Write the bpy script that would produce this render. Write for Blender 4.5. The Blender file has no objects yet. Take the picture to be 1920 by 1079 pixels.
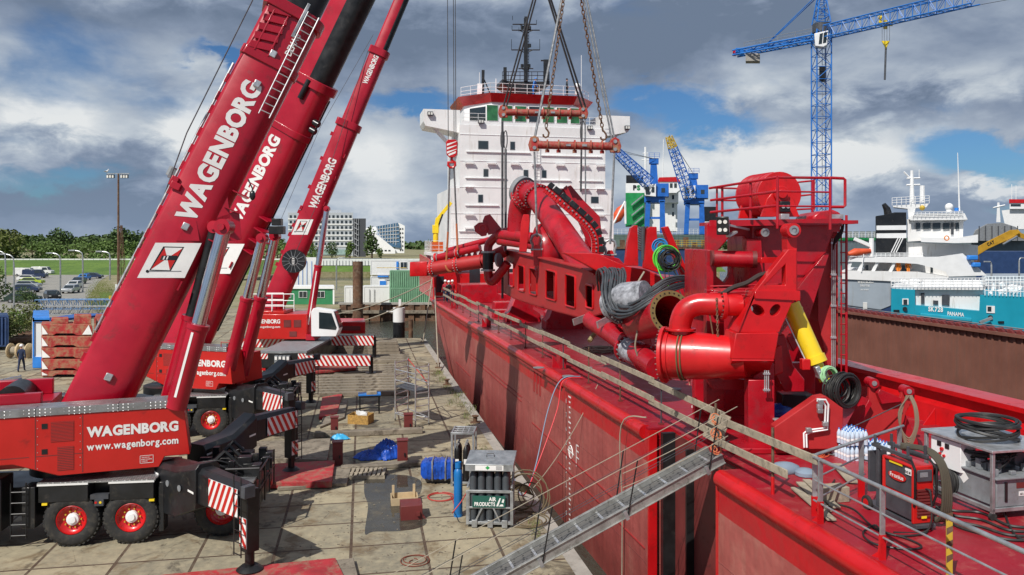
import bpy, bmesh, math, random
from math import sin, cos, pi, radians, sqrt, atan2, floor
from mathutils import Vector as V, Matrix, geometry
random.seed(7)
sc = bpy.context.scene
C = sc.collection
# ---------------------------------------------------------------- camera
F, CX, HV, H = 1480.0, 960.0, 455.0, 8.5          # focal length and horizon in photo pixels, eye height in metres
cam = bpy.data.objects.new("camera", bpy.data.cameras.new("camera"))
C.objects.link(cam); sc.camera = cam
cam.location = (0, 0, H); cam.rotation_euler = (radians(90), 0, 0)
cam.data.sensor_width = 36; cam.data.lens = F/1920*36
cam.data.shift_y = -(539.5-HV)/1920
cam.data.clip_end = 6000; cam.data.clip_start = .1
sc.view_settings.view_transform = 'Standard'; sc.view_settings.look = 'None'
sc.view_settings.exposure = 0.0; sc.view_settings.gamma = 1
# ---------------------------------------------------------------- sun
SUN = V((-.52, -.80, 1.0)).normalized()           # towards the sun
sd = bpy.data.lights.new("sun", 'SUN'); sd.energy = 4.6; sd.angle = radians(.5); sd.color = (1, .95, .88)
so = bpy.data.objects.new("sun", sd); C.objects.link(so)
so.rotation_euler = SUN.to_track_quat('Z', 'Y').to_euler()
# ---------------------------------------------------------------- node helper
class N:
    def __init__(s, tree): s.t = tree
    def n(s, kind, ins=None, **kw):
        nd = s.t.nodes.new(kind)
        for k, v in kw.items(): setattr(nd, k, v)
        for k, v in (ins or {}).items(): s.set(nd.inputs[k], v)
        return nd
    def set(s, sock, v):
        if isinstance(v, bpy.types.NodeSocket): s.t.links.new(v, sock)
        else: sock.default_value = v
    def m(s, op, a, b=None, c=None):
        nd = s.t.nodes.new('ShaderNodeMath'); nd.operation = op
        for i, v in enumerate((a, b, c)):
            if v is not None: s.set(nd.inputs[i], v)
        return nd.outputs[0]
    def mr(s, v, a, b, c=0.0, d=1.0, smooth=False):
        nd = s.n('ShaderNodeMapRange', {0: v, 1: a, 2: b, 3: c, 4: d})
        if smooth: nd.interpolation_type = 'SMOOTHSTEP'
        return nd.outputs[0]
    def mix(s, f, a, b, blend='MIX'):
        nd = s.t.nodes.new('ShaderNodeMix'); nd.data_type = 'RGBA'; nd.blend_type = blend
        s.set(nd.inputs[0], f); s.set(nd.inputs[6], a); s.set(nd.inputs[7], b)
        return nd.outputs[2]
    def noise(s, vec, scale, detail=4, rough=.55, dist=0):
        return s.n('ShaderNodeTexNoise', {'Vector': vec, 'Scale': scale, 'Detail': detail, 'Roughness': rough, 'Distortion': dist}).outputs[0]
def col(h):                                        # sRGB hex -> linear rgba
    f = lambda c: c/12.92 if c <= .04045 else ((c+.055)/1.055)**2.4
    return tuple(f(int(h[i:i+2], 16)/255) for i in (0, 2, 4)) + (1,)
# ---------------------------------------------------------------- world: sky with broken clouds
def world():
    w = bpy.data.worlds.new("World"); sc.world = w; w.use_nodes = True
    t = w.node_tree; t.nodes.clear(); q = N(t)
    sky = q.n('ShaderNodeTexSky', sky_type='NISHITA', sun_disc=False)
    sky.sun_elevation = math.asin(SUN.z); sky.sun_rotation = atan2(SUN.x, SUN.y)
    sky.air_density = 1.0; sky.dust_density = .6; sky.ozone_density = 2.2
    d = q.n('ShaderNodeTexCoord').outputs['Generated']
    xyz = q.n('ShaderNodeSeparateXYZ', {0: d}); x, y, z = xyz.outputs
    st = q.n('ShaderNodeMapping', {'Vector': d, 'Scale': (1, 1, 2.1)}).outputs[0]
    big = q.noise(st, 3.6, 7, .52, .25)
    big2 = q.noise(q.n('ShaderNodeMapping', {'Vector': st, 'Location': (3.1, 1.7, .4)}).outputs[0], 7.5, 8, .56, .35)
    shad = q.noise(q.n('ShaderNodeMapping', {'Vector': st, 'Location': (.9, 4.7, 2.4)}).outputs[0], 4.4, 7, .55, .2)
    fine = q.noise(st, 15, 8, .6, .3)
    wob = q.m('MULTIPLY', q.m('SUBTRACT', big2, .5), .13)
    wob2 = q.m('MULTIPLY', q.m('SUBTRACT', fine, .5), .10)
    xx = q.m('ADD', x, wob); zz = q.m('ADD', z, wob2)
    def blob(u, v, ru, rv):
        l = sqrt((u-CX)**2+F*F+(HV-v)**2); cx, cz = (u-CX)/l, (HV-v)/l
        a = q.m('DIVIDE', q.m('SUBTRACT', xx, cx), ru/l); b = q.m('DIVIDE', q.m('SUBTRACT', zz, cz), rv/l)
        r = q.m('ADD', q.m('MULTIPLY', a, a), q.m('MULTIPLY', b, b))
        return q.m('EXPONENT', q.m('MULTIPLY', r, -1.0))
    def total(lst):
        o = None
        for u, v, ru, rv, k in lst:
            e = q.m('MULTIPLY', blob(u, v, ru, rv), k)
            o = e if o is None else q.m('ADD', o, e)
        return o
    gaps = total([(770, 195, 110, 36, .42), (1290, 205, 80, 50, .34), (1380, 240, 150, 28, .20), (420, 112, 60, 24, .40), (1870, 300, 90, 44, .42),
                  (1760, 270, 70, 60, .2), (230, 345, 200, 34, .10), (1900, 400, 70, 20, .30), (30, 330, 90, 30, .2), (1180, 190, 60, 30, .3)])
    light = total([(130, 225, 110, 42, .46), (365, 255, 60, 60, .55), (700, 290, 90, 80, .36), (1450, 300, 110, 60, .42), (1655, 285, 60, 36, .52),
                   (1600, 320, 180, 40, .08), (1880, 345, 50, 20, .50), (1260, 330, 120, 60, .28), (1600, 150, 300, 60, .14), (440, 150, 80, 60, .22),
                   (80, 130, 130, 60, .16), (700, 380, 300, 40, .22), (480, 330, 60, 60, .3), (1800, 130, 120, 40, .12), (1760, 230, 90, 20, .12),
                   (230, 20, 500, 50, -.20), (850, 70, 300, 60, -.10), (1250, 70, 240, 60, -.26), (1600, 215, 300, 30, -.18),
                   (150, 380, 240, 40, -.34), (1500, 10, 500, 40, -.10), (1740, 385, 150, 30, -.16)])
    cover = q.m('SUBTRACT', q.m('ADD', big, q.m('MULTIPLY', q.m('SUBTRACT', big2, .5), .35)), gaps)
    mask = q.mr(cover, .17, .46, smooth=True)
    lum = q.m('ADD', q.m('ADD', q.m('MULTIPLY', shad, 1.0), q.m('MULTIPLY', big2, .70)), q.m('MULTIPLY', light, 1.3))
    lum = q.m('ADD', lum, q.m('MULTIPLY', q.m('SUBTRACT', fine, .5), .60))
    k = q.mr(lum, .60, 1.36)
    ramp = q.n('ShaderNodeValToRGB', {0: k}); cr = ramp.color_ramp
    pts = [(0, '6a7990'), (.22, '7e8ca3'), (.45, '99a5b7'), (.7, 'b7c0cb'), (1, 'dcdfe2')]
    cr.elements[0].position = 0; cr.elements[1].position = 1
    for p, h in pts[1:-1]: cr.elements.new(p)
    for e, (p, h) in zip(cr.elements, pts): e.color = col(h)
    cl = q.mix(1.0, ramp.outputs[0], (10.8, 10.8, 10.6, 1), 'MULTIPLY')
    # blue between the clouds, paler down towards the horizon
    blue = q.mix(1.0, sky.outputs[0], (.34, .56, .80, 1), 'MULTIPLY')
    hz = q.mr(z, 0.0, .12, .8, 0.0, smooth=True)
    cl = q.mix(q.m('MULTIPLY', hz, .45), cl, tuple(10*c for c in col('8fa3bd')[:3])+(1,))
    out = q.mix(mask, blue, cl)
    bg = q.n('ShaderNodeBackground', {'Color': out, 'Strength': .1})
    t.links.new(bg.outputs[0], q.n('ShaderNodeOutputWorld').inputs[0])
world()
# ---------------------------------------------------------------- materials
MATS = {}
def mat(name, h, rough=.5, metal=0, var=.12, dirt=0, dcol='4a3a2c', scale=1.2, bump=.0, bscale=30, coat=0, alpha=1, streak=False, spec=.5, grime=None):
    if name in MATS: return MATS[name]
    m = bpy.data.materials.new(name); m.use_nodes = True; t = m.node_tree; q = N(t)
    b = t.nodes['Principled BSDF']; MATS[name] = m
    oc = q.n('ShaderNodeTexCoord').outputs['Object']
    base = col(h) if isinstance(h, str) else tuple(h)+(1,)
    n1 = q.noise(oc, scale, 5, .6); 
    dk = tuple(c*(1-var*1.6) for c in base[:3])+(1,); lt = tuple(min(1, c*(1+var)) for c in base[:3])+(1,)
    c = q.mix(q.mr(n1, .3, .7), dk, lt)
    rg = q.mr(n1, .3, .7, max(0, rough-.08), min(1, rough+.1))
    if dirt:
        v = q.n('ShaderNodeMapping', {'Vector': oc, 'Scale': (3, 3, .35) if streak else (1, 1, 1)}).outputs[0]
        n2 = q.noise(v, scale*2.3, 8, .68, .3)
        f = q.mr(n2, .66-dirt*.5, .78-dirt*.3, 0, min(1, .35+dirt), smooth=True)
        c = q.mix(f, c, col(dcol)); rg = q.m('ADD', rg, q.m('MULTIPLY', f, .3))
    q.set(b.inputs['Base Color'], c); q.set(b.inputs['Roughness'], rg)
    b.inputs['Metallic'].default_value = metal; b.inputs['Coat Weight'].default_value = coat
    b.inputs['Coat Roughness'].default_value = .12; b.inputs['Alpha'].default_value = alpha
    b.inputs['Specular IOR Level'].default_value = spec
    if bump:
        bp = q.n('ShaderNodeBump', {'Height': q.noise(oc, bscale, 5, .6), 'Strength': bump, 'Distance': .02})
        t.links.new(bp.outputs[0], b.inputs['Normal'])
    return m
def stripes(name, h1, h2, scale, ang, plane='xz', rough=.45):
    m = bpy.data.materials.new(name); m.use_nodes = True; t = m.node_tree; q = N(t); b = t.nodes['Principled BSDF']; MATS[name] = m
    xyz = q.n('ShaderNodeSeparateXYZ', {0: q.n('ShaderNodeTexCoord').outputs['Object']})
    a, c = xyz.outputs[0], xyz.outputs[2]
    if plane == 'xyz': a = q.m('ADD', a, q.m('MULTIPLY', xyz.outputs[1], -.9))
    v = q.m('ADD', q.m('MULTIPLY', a, cos(ang)*scale), q.m('MULTIPLY', c, sin(ang)*scale))
    f = q.m('GREATER_THAN', q.m('FRACT', v), .5)
    q.set(b.inputs['Base Color'], q.mix(f, col(h1), col(h2))); b.inputs['Roughness'].default_value = rough
    return m
RED = mat('crane_red_paint', (.40, .003, .020), .34, var=.13, dirt=.24, dcol='6a1018', scale=.7, coat=.22, bump=.06, bscale=2)
REDP = mat('panel_red_paint', (.52, .011, .008), .34, var=.08, dirt=.14, dcol='6e120e', scale=.8, coat=.3)
SRED = mat('ship_red_paint', (.42, .006, .016), .30, var=.16, dirt=.36, dcol='86242c', scale=1.1, coat=.12, bump=.10, bscale=4)
SRED2 = mat('matt_red_primer_paint', (.42, .020, .022), .5, var=.10, dirt=.16, dcol='7c3a34', scale=1.5, bump=.05, bscale=8)
BRED = mat('bright_red_paint', (.54, .007, .010), .33, var=.12, dirt=.26, dcol='8a100c', scale=1.2, coat=.2)
MRED = mat('faded_red_boards', (.40, .028, .035), .62, var=.25, dirt=.45, dcol='8b6f5c', scale=1.5, bump=.2, bscale=18)
RUSTRED = mat('worn_red_counterweight', (.36, .02, .02), .6, var=.2, dirt=.5, dcol='9a7a5c', scale=1.2, bump=.15, bscale=12)
MAROON = mat('maroon_paint', (.16, .028, .026), .5, var=.15, dirt=.2, dcol='3a1a16')
BLK = mat('black_paint', (.012, .013, .015), .35, var=.3, dirt=.22, dcol='4b463e', scale=1.5, coat=.1)
DBLK = mat('greasy_black_steel', (.02, .02, .021), .38, metal=.3, var=.3, dirt=.2, dcol='3c3a37', scale=2)
RUB = mat('tyre_rubber', (.020, .020, .020), .75, var=.2, dirt=.4, dcol='4a463f', scale=3, bump=.2, bscale=40)
CHR = mat('chromed_steel', (.75, .77, .80), .12, metal=1, var=.05)
GALV = mat('galvanised_steel', (.42, .44, .45), .42, metal=.65, var=.2, dirt=.15, dcol='6a655c', scale=4)
ALU = mat('bare_aluminium', (.60, .61, .62), .38, metal=.7, var=.15, dirt=.1, dcol='77736c', scale=5)
TREAD = mat('aluminium_tread_plate', (.52, .53, .54), .4, metal=.75, var=.12, dirt=.12, dcol='6c675d', scale=3, bump=.8, bscale=26)
def studs(m):                                       # raised studs of a tread plate
    t = m.node_tree; q = N(t); b = t.nodes['Principled BSDF']; oc = q.n('ShaderNodeTexCoord').outputs['Object']
    v = q.n('ShaderNodeTexVoronoi', {'Vector': q.n('ShaderNodeMapping', {'Vector': oc, 'Rotation': (0, 0, .5)}).outputs[0], 'Scale': 11.0, 'Randomness': .0}).outputs[0]
    f = q.mr(v, .22, .32, 1, 0); c = b.inputs['Base Color'].links[0].from_socket
    q.set(b.inputs['Base Color'], q.mix(q.m('MULTIPLY', f, .75), q.mix(.35, c, (.1, .1, .1, 1)), (.85, .86, .87, 1)))
    bp = q.n('ShaderNodeBump', {'Height': f, 'Strength': .8, 'Distance': .01}); t.links.new(bp.outputs[0], b.inputs['Normal'])
studs(TREAD)
GREY = mat('grey_painted_steel', (.22, .235, .25), .5, var=.15, dirt=.25, dcol='6a655c', scale=3)
DGREY = mat('dark_grey_steel', (.06, .065, .075), .45, var=.2, dirt=.2, dcol='55504a', scale=3)
WHT = mat('white_paint', (.80, .80, .79), .42, var=.06, dirt=.22, dcol='b3aa9c', scale=.35, streak=True)
WHT2 = mat('clean_white_paint', (.82, .83, .83), .4, var=.04)
LET = mat('white_lettering', (.80, .80, .78), .5, var=.06)
YEL = mat('yellow_paint', (.85, .62, .02), .35, var=.06, dirt=.1, dcol='8a6a20', coat=.2)
YEL2 = mat('worn_yellow_paint', (.55, .38, .04), .5, var=.12, dirt=.3, dcol='6e5a30')
BLU = mat('blue_crane_paint', (.02, .14, .52), .42, var=.15, dirt=.15, dcol='2a4468')
LBLU = mat('bright_blue_paint', (.03, .22, .68), .4, var=.15)
DBLU = mat('dark_blue_paint', (.02, .05, .14), .5, var=.15, dirt=.15, dcol='3c434e')
TEAL = mat('teal_hull_paint', (.01, .30, .42), .42, var=.08, dirt=.15, dcol='2f6670', scale=.5, streak=True)
HGREY = mat('grey_hull_paint', (.32, .37, .42), .5, var=.08, dirt=.25, dcol='8c8a84', scale=.5, streak=True)
GRN = mat('green_cabin_paint', (.03, .22, .09), .55, var=.1, dirt=.1, dcol='345a40')
GRN2 = mat('pale_green_container_paint', (.17, .34, .21), .6, var=.12, dirt=.2, dcol='5b7a62', streak=True)
GLASS = mat('dark_window_glass', (.02, .03, .035), .06, var=.1, spec=.8)
GGLASS = mat('green_window_glass', (.03, .16, .05), .08, var=.5, scale=.8, spec=.8)
TIM = mat('weathered_timber', (.36, .31, .23), .8, var=.2, dirt=.35, dcol='6b6458', scale=2, bump=.4, bscale=14)
TIMD = mat('old_grey_timber_mat', (.25, .215, .165), .85, var=.22, dirt=.4, dcol='4c443a', scale=1.2, bump=.5, bscale=9)
PLY = mat('new_plywood', (.52, .40, .24), .7, var=.12, dirt=.2, dcol='8a6f48', scale=3, bump=.1)
TARP = mat('blue_tarpaulin', (.012, .08, .46), .28, var=.35, dirt=.1, dcol='3b64b8', scale=4, bump=.9, bscale=7)
ROPE = mat('pale_rope', (.33, .29, .22), .85, var=.15)
WIRE = mat('steel_wire_rope', (.10, .10, .105), .5, metal=.4, var=.25, scale=8)
LWIRE = mat('grey_wire_sling', (.30, .31, .32), .45, metal=.5, var=.25, scale=8)
RUST = mat('rusty_steel', (.13, .065, .035), .8, var=.35, dirt=.4, dcol='7b6a58', scale=1.2, bump=.3, bscale=9)
BRN = mat('rusty_brown_hopper_wall', (.20, .085, .06), .7, var=.12, dirt=.25, dcol='6b5043', scale=.7, streak=True, bump=.1, bscale=2)
SKIN = mat('skin', (.50, .27, .18), .55, var=.05)
NAVY = mat('navy_cloth', (.015, .03, .08), .85, var=.2, bump=.2)
WCLO = mat('white_cloth', (.7, .7, .7), .8, var=.05)
RCLO = mat('red_cloth', (.42, .012, .03), .8, var=.15, bump=.3, bscale=15)
ORCL = mat('orange_cloth', (.75, .22, .02), .8, var=.1)
HAIR = mat('dark_hair', (.02, .014, .01), .7)
GASG = mat('dark_grey_gas_bottle_paint', (.065, .075, .085), .4, var=.1, dirt=.12, dcol='5a5f66')
GASB = mat('blue_gas_bottle_paint', (.01, .16, .46), .38, var=.08)
SIGN = mat('dark_green_sign', (.015, .10, .075), .5, var=.05)
LEAF = mat('leaf_green', (.10, .17, .03), .7, var=.35, scale=.9)
LEAF2 = mat('leaf_dark_green', (.065, .115, .028), .7, var=.35, scale=.9)
LEAF3 = mat('leaf_olive', (.13, .155, .036), .75, var=.3, scale=.9)
BARK = mat('bark', (.09, .065, .045), .9, var=.2)
CONC = mat('pale_concrete', (.36, .34, .30), .8, var=.12, dirt=.3, dcol='6b665c', scale=1, bump=.2)
GREENW = mat('green_cable', (.10, .60, .05), .45, var=.1)
HOSE = mat('grey_hydraulic_hose', (.055, .062, .07), .42, var=.2, scale=3)
BHOSE = mat('black_hose', (.02, .02, .02), .5, var=.2, dirt=.2, dcol='5a564e')
WRAP = mat('crinkled_plastic_wrap', (.32, .33, .36), .22, var=.45, scale=5, bump=.9, bscale=9)
PLAS = mat('clear_bottle_plastic', (.55, .66, .78), .12, var=.15, scale=8, spec=.9)
LAMPG = mat('lamp_lens', (.75, .75, .7), .15)
BTILE = mat('white_cabin_panel', (.70, .71, .70), .5, var=.05, dirt=.12, dcol='9a968c', scale=.5, streak=True)
CSTR = stripes('red_white_warning_stripes', 'b01020', 'd2d0d2', 3.4, radians(35))
CSTR2 = stripes('red_white_chevron_stripes', 'b8101c', 'e0dedc', 3.4, radians(-40))
# ---------------------------------------------------------------- pixel <-> world
def ray(u, v): return V(((u-CX)/F, 1, (HV-v)/F))
def at(u, v, Y): return V((0, 0, H)) + ray(u, v)*Y
def gp(u, v, z=0): return at(u, v, F*(H-z)/(v-HV))
G = V((-.2145, .9767, 0)); NV = V((.9767, .2145, 0)); S0 = V((8.15, 0, 0)); DK = 3.6     # ship: along, across, deck height
def SP(l, n, z): return S0 + G*l + NV*n + V((0, 0, z))
def son(u, v, n):                                   # pixel ray meets the vertical plane n = const beside the keel line
    r = ray(u, v); o = V((0, 0, H)) - S0
    return V((0, 0, H)) + r*((n - o.dot(NV))/r.dot(NV))
# ---------------------------------------------------------------- mesh builder
X, Y, Z = V((1, 0, 0)), V((0, 1, 0)), V((0, 0, 1))
def basis(d, up=Z):
    d = d.normalized(); s = d.cross(up)
    if s.length < 1e-4: s = d.cross(X)
    s.normalize(); return d, s, s.cross(d).normalized()
class B:
    def __init__(s): s.v = []; s.f = []; s.mi = []; s.cur = 0; s.g = []
    def add(s, vs, fs):
        s.g.append((len(s.v), len(vs), fs)); o = len(s.v); s.v += [V(p) for p in vs]; s.f += [tuple(i+o for i in f) for f in fs]; s.mi += [s.cur]*len(fs); return s
    def box(s, c, sz, ax=(X, Y, Z)):
        c = V(c); a, b, d = ax[0]*sz[0]/2, ax[1]*sz[1]/2, ax[2]*sz[2]/2
        vs = [c+a*i+b*j+d*k for k in (-1, 1) for j in (-1, 1) for i in (-1, 1)]
        return s.add(vs, [(0, 2, 3, 1), (4, 5, 7, 6), (0, 1, 5, 4), (2, 6, 7, 3), (0, 4, 6, 2), (1, 3, 7, 5)])
    def bx(s, lo, hi): return s.box([(a+b)/2 for a, b in zip(lo, hi)], [abs(b-a) for a, b in zip(lo, hi)])
    def beam(s, p, q, w, h, up=Z):
        p, q = V(p), V(q); d, a, b = basis(q-p, up)
        return s.box((p+q)/2, ((q-p).length, w, h), (d, a, b))
    def tube(s, p, q, r, n=10, r2=None, cap=True):
        p, q = V(p), V(q); r2 = r if r2 is None else r2; d, a, b = basis(q-p)
        vs = [p+(a*cos(2*pi*i/n)+b*sin(2*pi*i/n))*r for i in range(n)] + [q+(a*cos(2*pi*i/n)+b*sin(2*pi*i/n))*r2 for i in range(n)]
        fs = [(i, (i+1) % n, n+(i+1) % n, n+i) for i in range(n)]
        if cap: fs += [tuple(range(n))[::-1], tuple(range(n, 2*n))]
        return s.add(vs, fs)
    def path(s, pts, r, n=6, closed=False, cap=True):
        pts = [V(p) for p in pts]; m = len(pts); vs = []; a = None
        rr = r if isinstance(r, (list, tuple)) else [r]*m
        for i, p in enumerate(pts):
            if closed: t = pts[(i+1) % m]-pts[i-1]
            else: t = pts[min(i+1, m-1)]-pts[max(i-1, 0)]
            if t.length < 1e-9: t = Z
            t.normalize()
            if a is None: _, a, _b = basis(t)
            a = a - t*a.dot(t)
            if a.length < 1e-5: _, a, _b = basis(t)
            a.normalize(); b = t.cross(a)
            vs += [p+(a*cos(2*pi*k/n)+b*sin(2*pi*k/n))*rr[i] for k in range(n)]
        fs = []
        for i in range(m if closed else m-1):
            j = (i+1) % m
            fs += [(i*n+k, i*n+(k+1) % n, j*n+(k+1) % n, j*n+k) for k in range(n)]
        if cap and not closed: fs += [tuple(range(n))[::-1], tuple(range((m-1)*n, m*n))]
        return s.add(vs, fs)
    def lathe(s, prof, o, d=Z, n=20, a0=0, a1=2*pi):
        o = V(o); d, a, b = basis(V(d)); m = len(prof); full = abs(a1-a0-2*pi) < 1e-6; k = n if full else n+1
        vs = []
        for i in range(k):
            t = a0+(a1-a0)*i/n; e = a*cos(t)+b*sin(t)
            vs += [o+d*h+e*r for r, h in prof]
        fs = [(i*m+j, ((i+1) % k)*m+j, ((i+1) % k)*m+j+1, i*m+j+1) for i in range(n) for j in range(m-1)]
        return s.add(vs, fs)
    def prism(s, poly, holes, to3, ext):            # 2-D outline (+holes) mapped by to3, extruded by vector ext
        loops = [poly]+list(holes or []); flat = []; pts = []
        for lp in loops: pts.append([V((p[0], p[1], 0)) for p in lp]); flat += lp
        tri = geometry.tessellate_polygon(pts); n = len(flat); w = [to3(p) for p in flat]
        vs = w+[p+V(ext) for p in w]; fs = [tuple(t) for t in tri]+[tuple(i+n for i in t[::-1]) for t in tri]
        o = 0
        for lp in loops:
            k = len(lp); fs += [(o+i, o+(i+1) % k, n+o+(i+1) % k, n+o+i) for i in range(k)]; o += k
        return s.add(vs, fs)
    def ball(s, c, r, n=10, sz=(1, 1, 1)):
        c = V(c); m = max(4, n//2)
        vs = [c+V((sin(pi*j/m)*cos(2*pi*i/n)*r*sz[0], sin(pi*j/m)*sin(2*pi*i/n)*r*sz[1], cos(pi*j/m)*r*sz[2])) for j in range(m+1) for i in range(n)]
        return s.add(vs, [(j*n+i, (j+1)*n+i, (j+1)*n+(i+1) % n, j*n+(i+1) % n) for j in range(m) for i in range(n)])
    def obj(s, name, m, parent=None, bev=0, smooth=40, loc=None, kind=None, label=None, cat=None, group=None):
        o = link_mesh(name, s.v, s.f, m, parent, s.mi, smooth, loc)
        if bev:
            b = o.modifiers.new('bevel', 'BEVEL'); b.width = bev; b.segments = 2; b.limit_method = 'ANGLE'; b.angle_limit = radians(38)
        if kind: o['kind'] = kind
        tag(o, label, cat, group); return o
def each(b, name, m, parent, **k):                  # every primitive of the builder becomes an object of its own
    r = None
    for o, n, fs in b.g: c = B(); c.add(b.v[o:o+n], fs); r = c.obj(name, m, parent, **k)
    return r
def tag(o, label=None, cat=None, group=None):
    if label: o['label'] = label
    if cat: o['category'] = cat
    if group: o['group'] = group
    return o
def wloc(o): return o.location + (wloc(o.parent) if o.parent else V((0, 0, 0)))
def link_mesh(name, vs, fs, m, parent, mi=None, smooth=40, loc=None):
    base = wloc(parent) if parent else V((0, 0, 0))
    if loc is None:
        if parent is None and vs:
            loc = V((sum(p[0] for p in vs)/len(vs), sum(p[1] for p in vs)/len(vs), min(p[2] for p in vs)))
        else: loc = base
    loc = V(loc)
    me = bpy.data.meshes.new(name); me.from_pydata([(p[0]-loc[0], p[1]-loc[1], p[2]-loc[2]) for p in vs], [], fs)
    bm = bmesh.new(); bm.from_mesh(me); bmesh.ops.recalc_face_normals(bm, faces=bm.faces); bm.to_mesh(me); bm.free()
    ms = m if isinstance(m, (list, tuple)) else [m]
    for k in ms: me.materials.append(k)
    if mi and len(ms) > 1: me.polygons.foreach_set('material_index', mi)
    if smooth:
        me.polygons.foreach_set('use_smooth', [True]*len(me.polygons)); me.set_sharp_from_angle(angle=radians(smooth))
    o = bpy.data.objects.new(name, me); C.objects.link(o)
    if parent: o.parent = parent; o.location = loc-base
    else: o.location = loc
    return o
def thing(name, label, cat, loc, group=None):
    o = bpy.data.objects.new(name, None); C.objects.link(o); o.location = V(loc); o.empty_display_size = .2
    return tag(o, label, cat, group)
def dup(o, off=None, loc=None, rz=0, label=None, parent=None):
    c = o.copy(); C.objects.link(c)
    if parent is not None: c.parent = parent
    else:
        if off is not None: c.location = o.location+V(off)
        if loc is not None: c.location = V(loc)
        c.rotation_euler[2] = o.rotation_euler[2]+rz
    if label: c['label'] = label
    for ch in list(o.children): dup(ch, parent=c)
    return c
def struct(name, b, m, **k): return b.obj(name, m, kind='structure', **k)
def part(parent, name, m, fn, **k):
    b = B(); fn(b); return b.obj(name, m, parent, **k)
# lettering: font outlines turned into thin flat meshes
GLY = {}
def glyph(ch, off):
    if (ch, off) not in GLY:
        cu = bpy.data.curves.new('t', 'FONT'); cu.body = ch; cu.size = 1; cu.offset = off; cu.resolution_u = 3
        tmp = bpy.data.objects.new('t', cu); C.objects.link(tmp); me = bpy.data.meshes.new_from_object(tmp.evaluated_get(bpy.context.evaluated_depsgraph_get()))
        bpy.data.objects.remove(tmp); GLY[ch, off] = ([tuple(v.co) for v in me.vertices], [tuple(p.vertices) for p in me.polygons]); bpy.data.meshes.remove(me)
    return GLY[ch, off]
TIGHT = {'WA': -.13, 'AG': .0, 'BO': .01, 'RG': -.04, 'OR': -.0, 'PA': -.08, 'AN': .03, 'YA': -.1}
def letters(s, o, xd, yd, h, m, parent, name='lettering', w=None, off=.012, ext=.004, label=None, bold=True):
    pts, fs, y = [], [], 0
    for line in s.split('\n'):
        x = 0
        for i, ch in enumerate(line):
            if ch == ' ': x += .3; continue
            v, f = glyph(ch, off if bold else 0); x0 = min(p[0] for p in v); n = len(pts)
            x += TIGHT.get(line[i-1:i+1], .055) if i else 0
            pts += [(p[0]-x0+x, p[1]+y) for p in v]; fs += [tuple(k+n for k in q_) for q_ in f]; x += max(p[0] for p in v)-x0
        y -= 1.1
    xs, ys = [p[0] for p in pts], [p[1] for p in pts]; x0, y0 = min(xs), min(ys); k = h/(max(ys)-y0); kx = (w/(max(xs)-x0)) if w else k
    o, xd, yd = V(o), V(xd).normalized(), V(yd).normalized(); nz = xd.cross(yd).normalized()
    ob = link_mesh(name, [o+xd*((a-x0)*kx)+yd*((b-y0)*k)+nz*ext for a, b in pts], fs, m, parent, smooth=0)
    if label: ob['label'] = label
    return ob
def bolts(b, c, d, R, n, r=.022, l=.03, a0=0, a1=2*pi):
    d, a, e = basis(V(d)); c = V(c)
    for i in range(n):
        t = a0+(a1-a0)*i/n; p = c+(a*cos(t)+e*sin(t))*R; b.tube(p, p+d*l, r, 6)
def flange(b, c, d, R, w=.06):
    d = V(d).normalized(); b.tube(V(c)-d*w/2, V(c)+d*w/2, R, 28)
def lattice(b, p, q, w, h, n, r, up=Z, rb=None):
    p, q = V(p), V(q); d, a, e = basis(q-p, up); rb = rb or r*.6
    w0, w1 = w if isinstance(w, tuple) else (w, w); h0, h1 = h if isinstance(h, tuple) else (h, h)
    def c(i, k):
        t = i/n; ww = w0+(w1-w0)*t; hh = h0+(h1-h0)*t; sx, sy = [(-1, -1), (1, -1), (1, 1), (-1, 1)][k]
        return p+(q-p)*t+a*ww/2*sx+e*hh/2*sy
    for k in range(4):
        b.tube(c(0, k), c(n, k), r, 6)
        for i in range(n):
            j = (k+1) % 4
            b.tube(c(i, k), c(i, j), rb, 4)
            if (i+k) % 2: b.tube(c(i, k), c(i+1, j), rb, 4)
            else: b.tube(c(i, j), c(i+1, k), rb, 4)
def railing(b, pts, h=1.05, rails=(1, .62, .3), sp=1.5, r=.022, rp=None):
    rp = rp or r; pts = [V(p) for p in pts]
    for p, q in zip(pts, pts[1:]):
        for k in rails: b.tube(p+Z*h*k, q+Z*h*k, r, 6)
        n = max(1, round((q-p).length/sp))
        for i in range(n+1):
            c = p+(q-p)*i/n; b.tube(c, c+Z*h, rp, 6)
def coil(b, c, d, R, n, r, jit=.15, loops_seg=22, flat=.3):
    d, a, e = basis(V(d)); c = V(c); pts = []; rnd = random.Random(int(R*1000)+n)
    ph = rnd.random()*6
    for i in range(n*loops_seg):
        t = 2*pi*i/loops_seg; k = 1+jit*sin(t*.37+ph)+jit*.5*sin(t*.83+ph*2)
        pts.append(c+(a*cos(t)+e*sin(t))*R*k+d*(r*2*(sin(t*.29+ph)*flat*n*.5)))
    b.path(pts, r, 6)
def sag(p, q, s, n=14): 
    p, q = V(p), V(q); return [p+(q-p)*i/n-Z*s*4*(i/n)*(1-i/n) for i in range(n+1)]
def spline(pts, k=6):
    pts = [V(p) for p in pts]; out = []; m = len(pts)
    for i in range(m-1):
        a, b_, c, d = pts[max(i-1, 0)], pts[i], pts[i+1], pts[min(i+2, m-1)]
        for j in range(k):
            t = j/k; out.append(.5*((2*b_)+(c-a)*t+(2*a-5*b_+4*c-d)*t*t+(3*b_-a-3*c+d)*t**3))
    return out+[pts[-1]]
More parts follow.
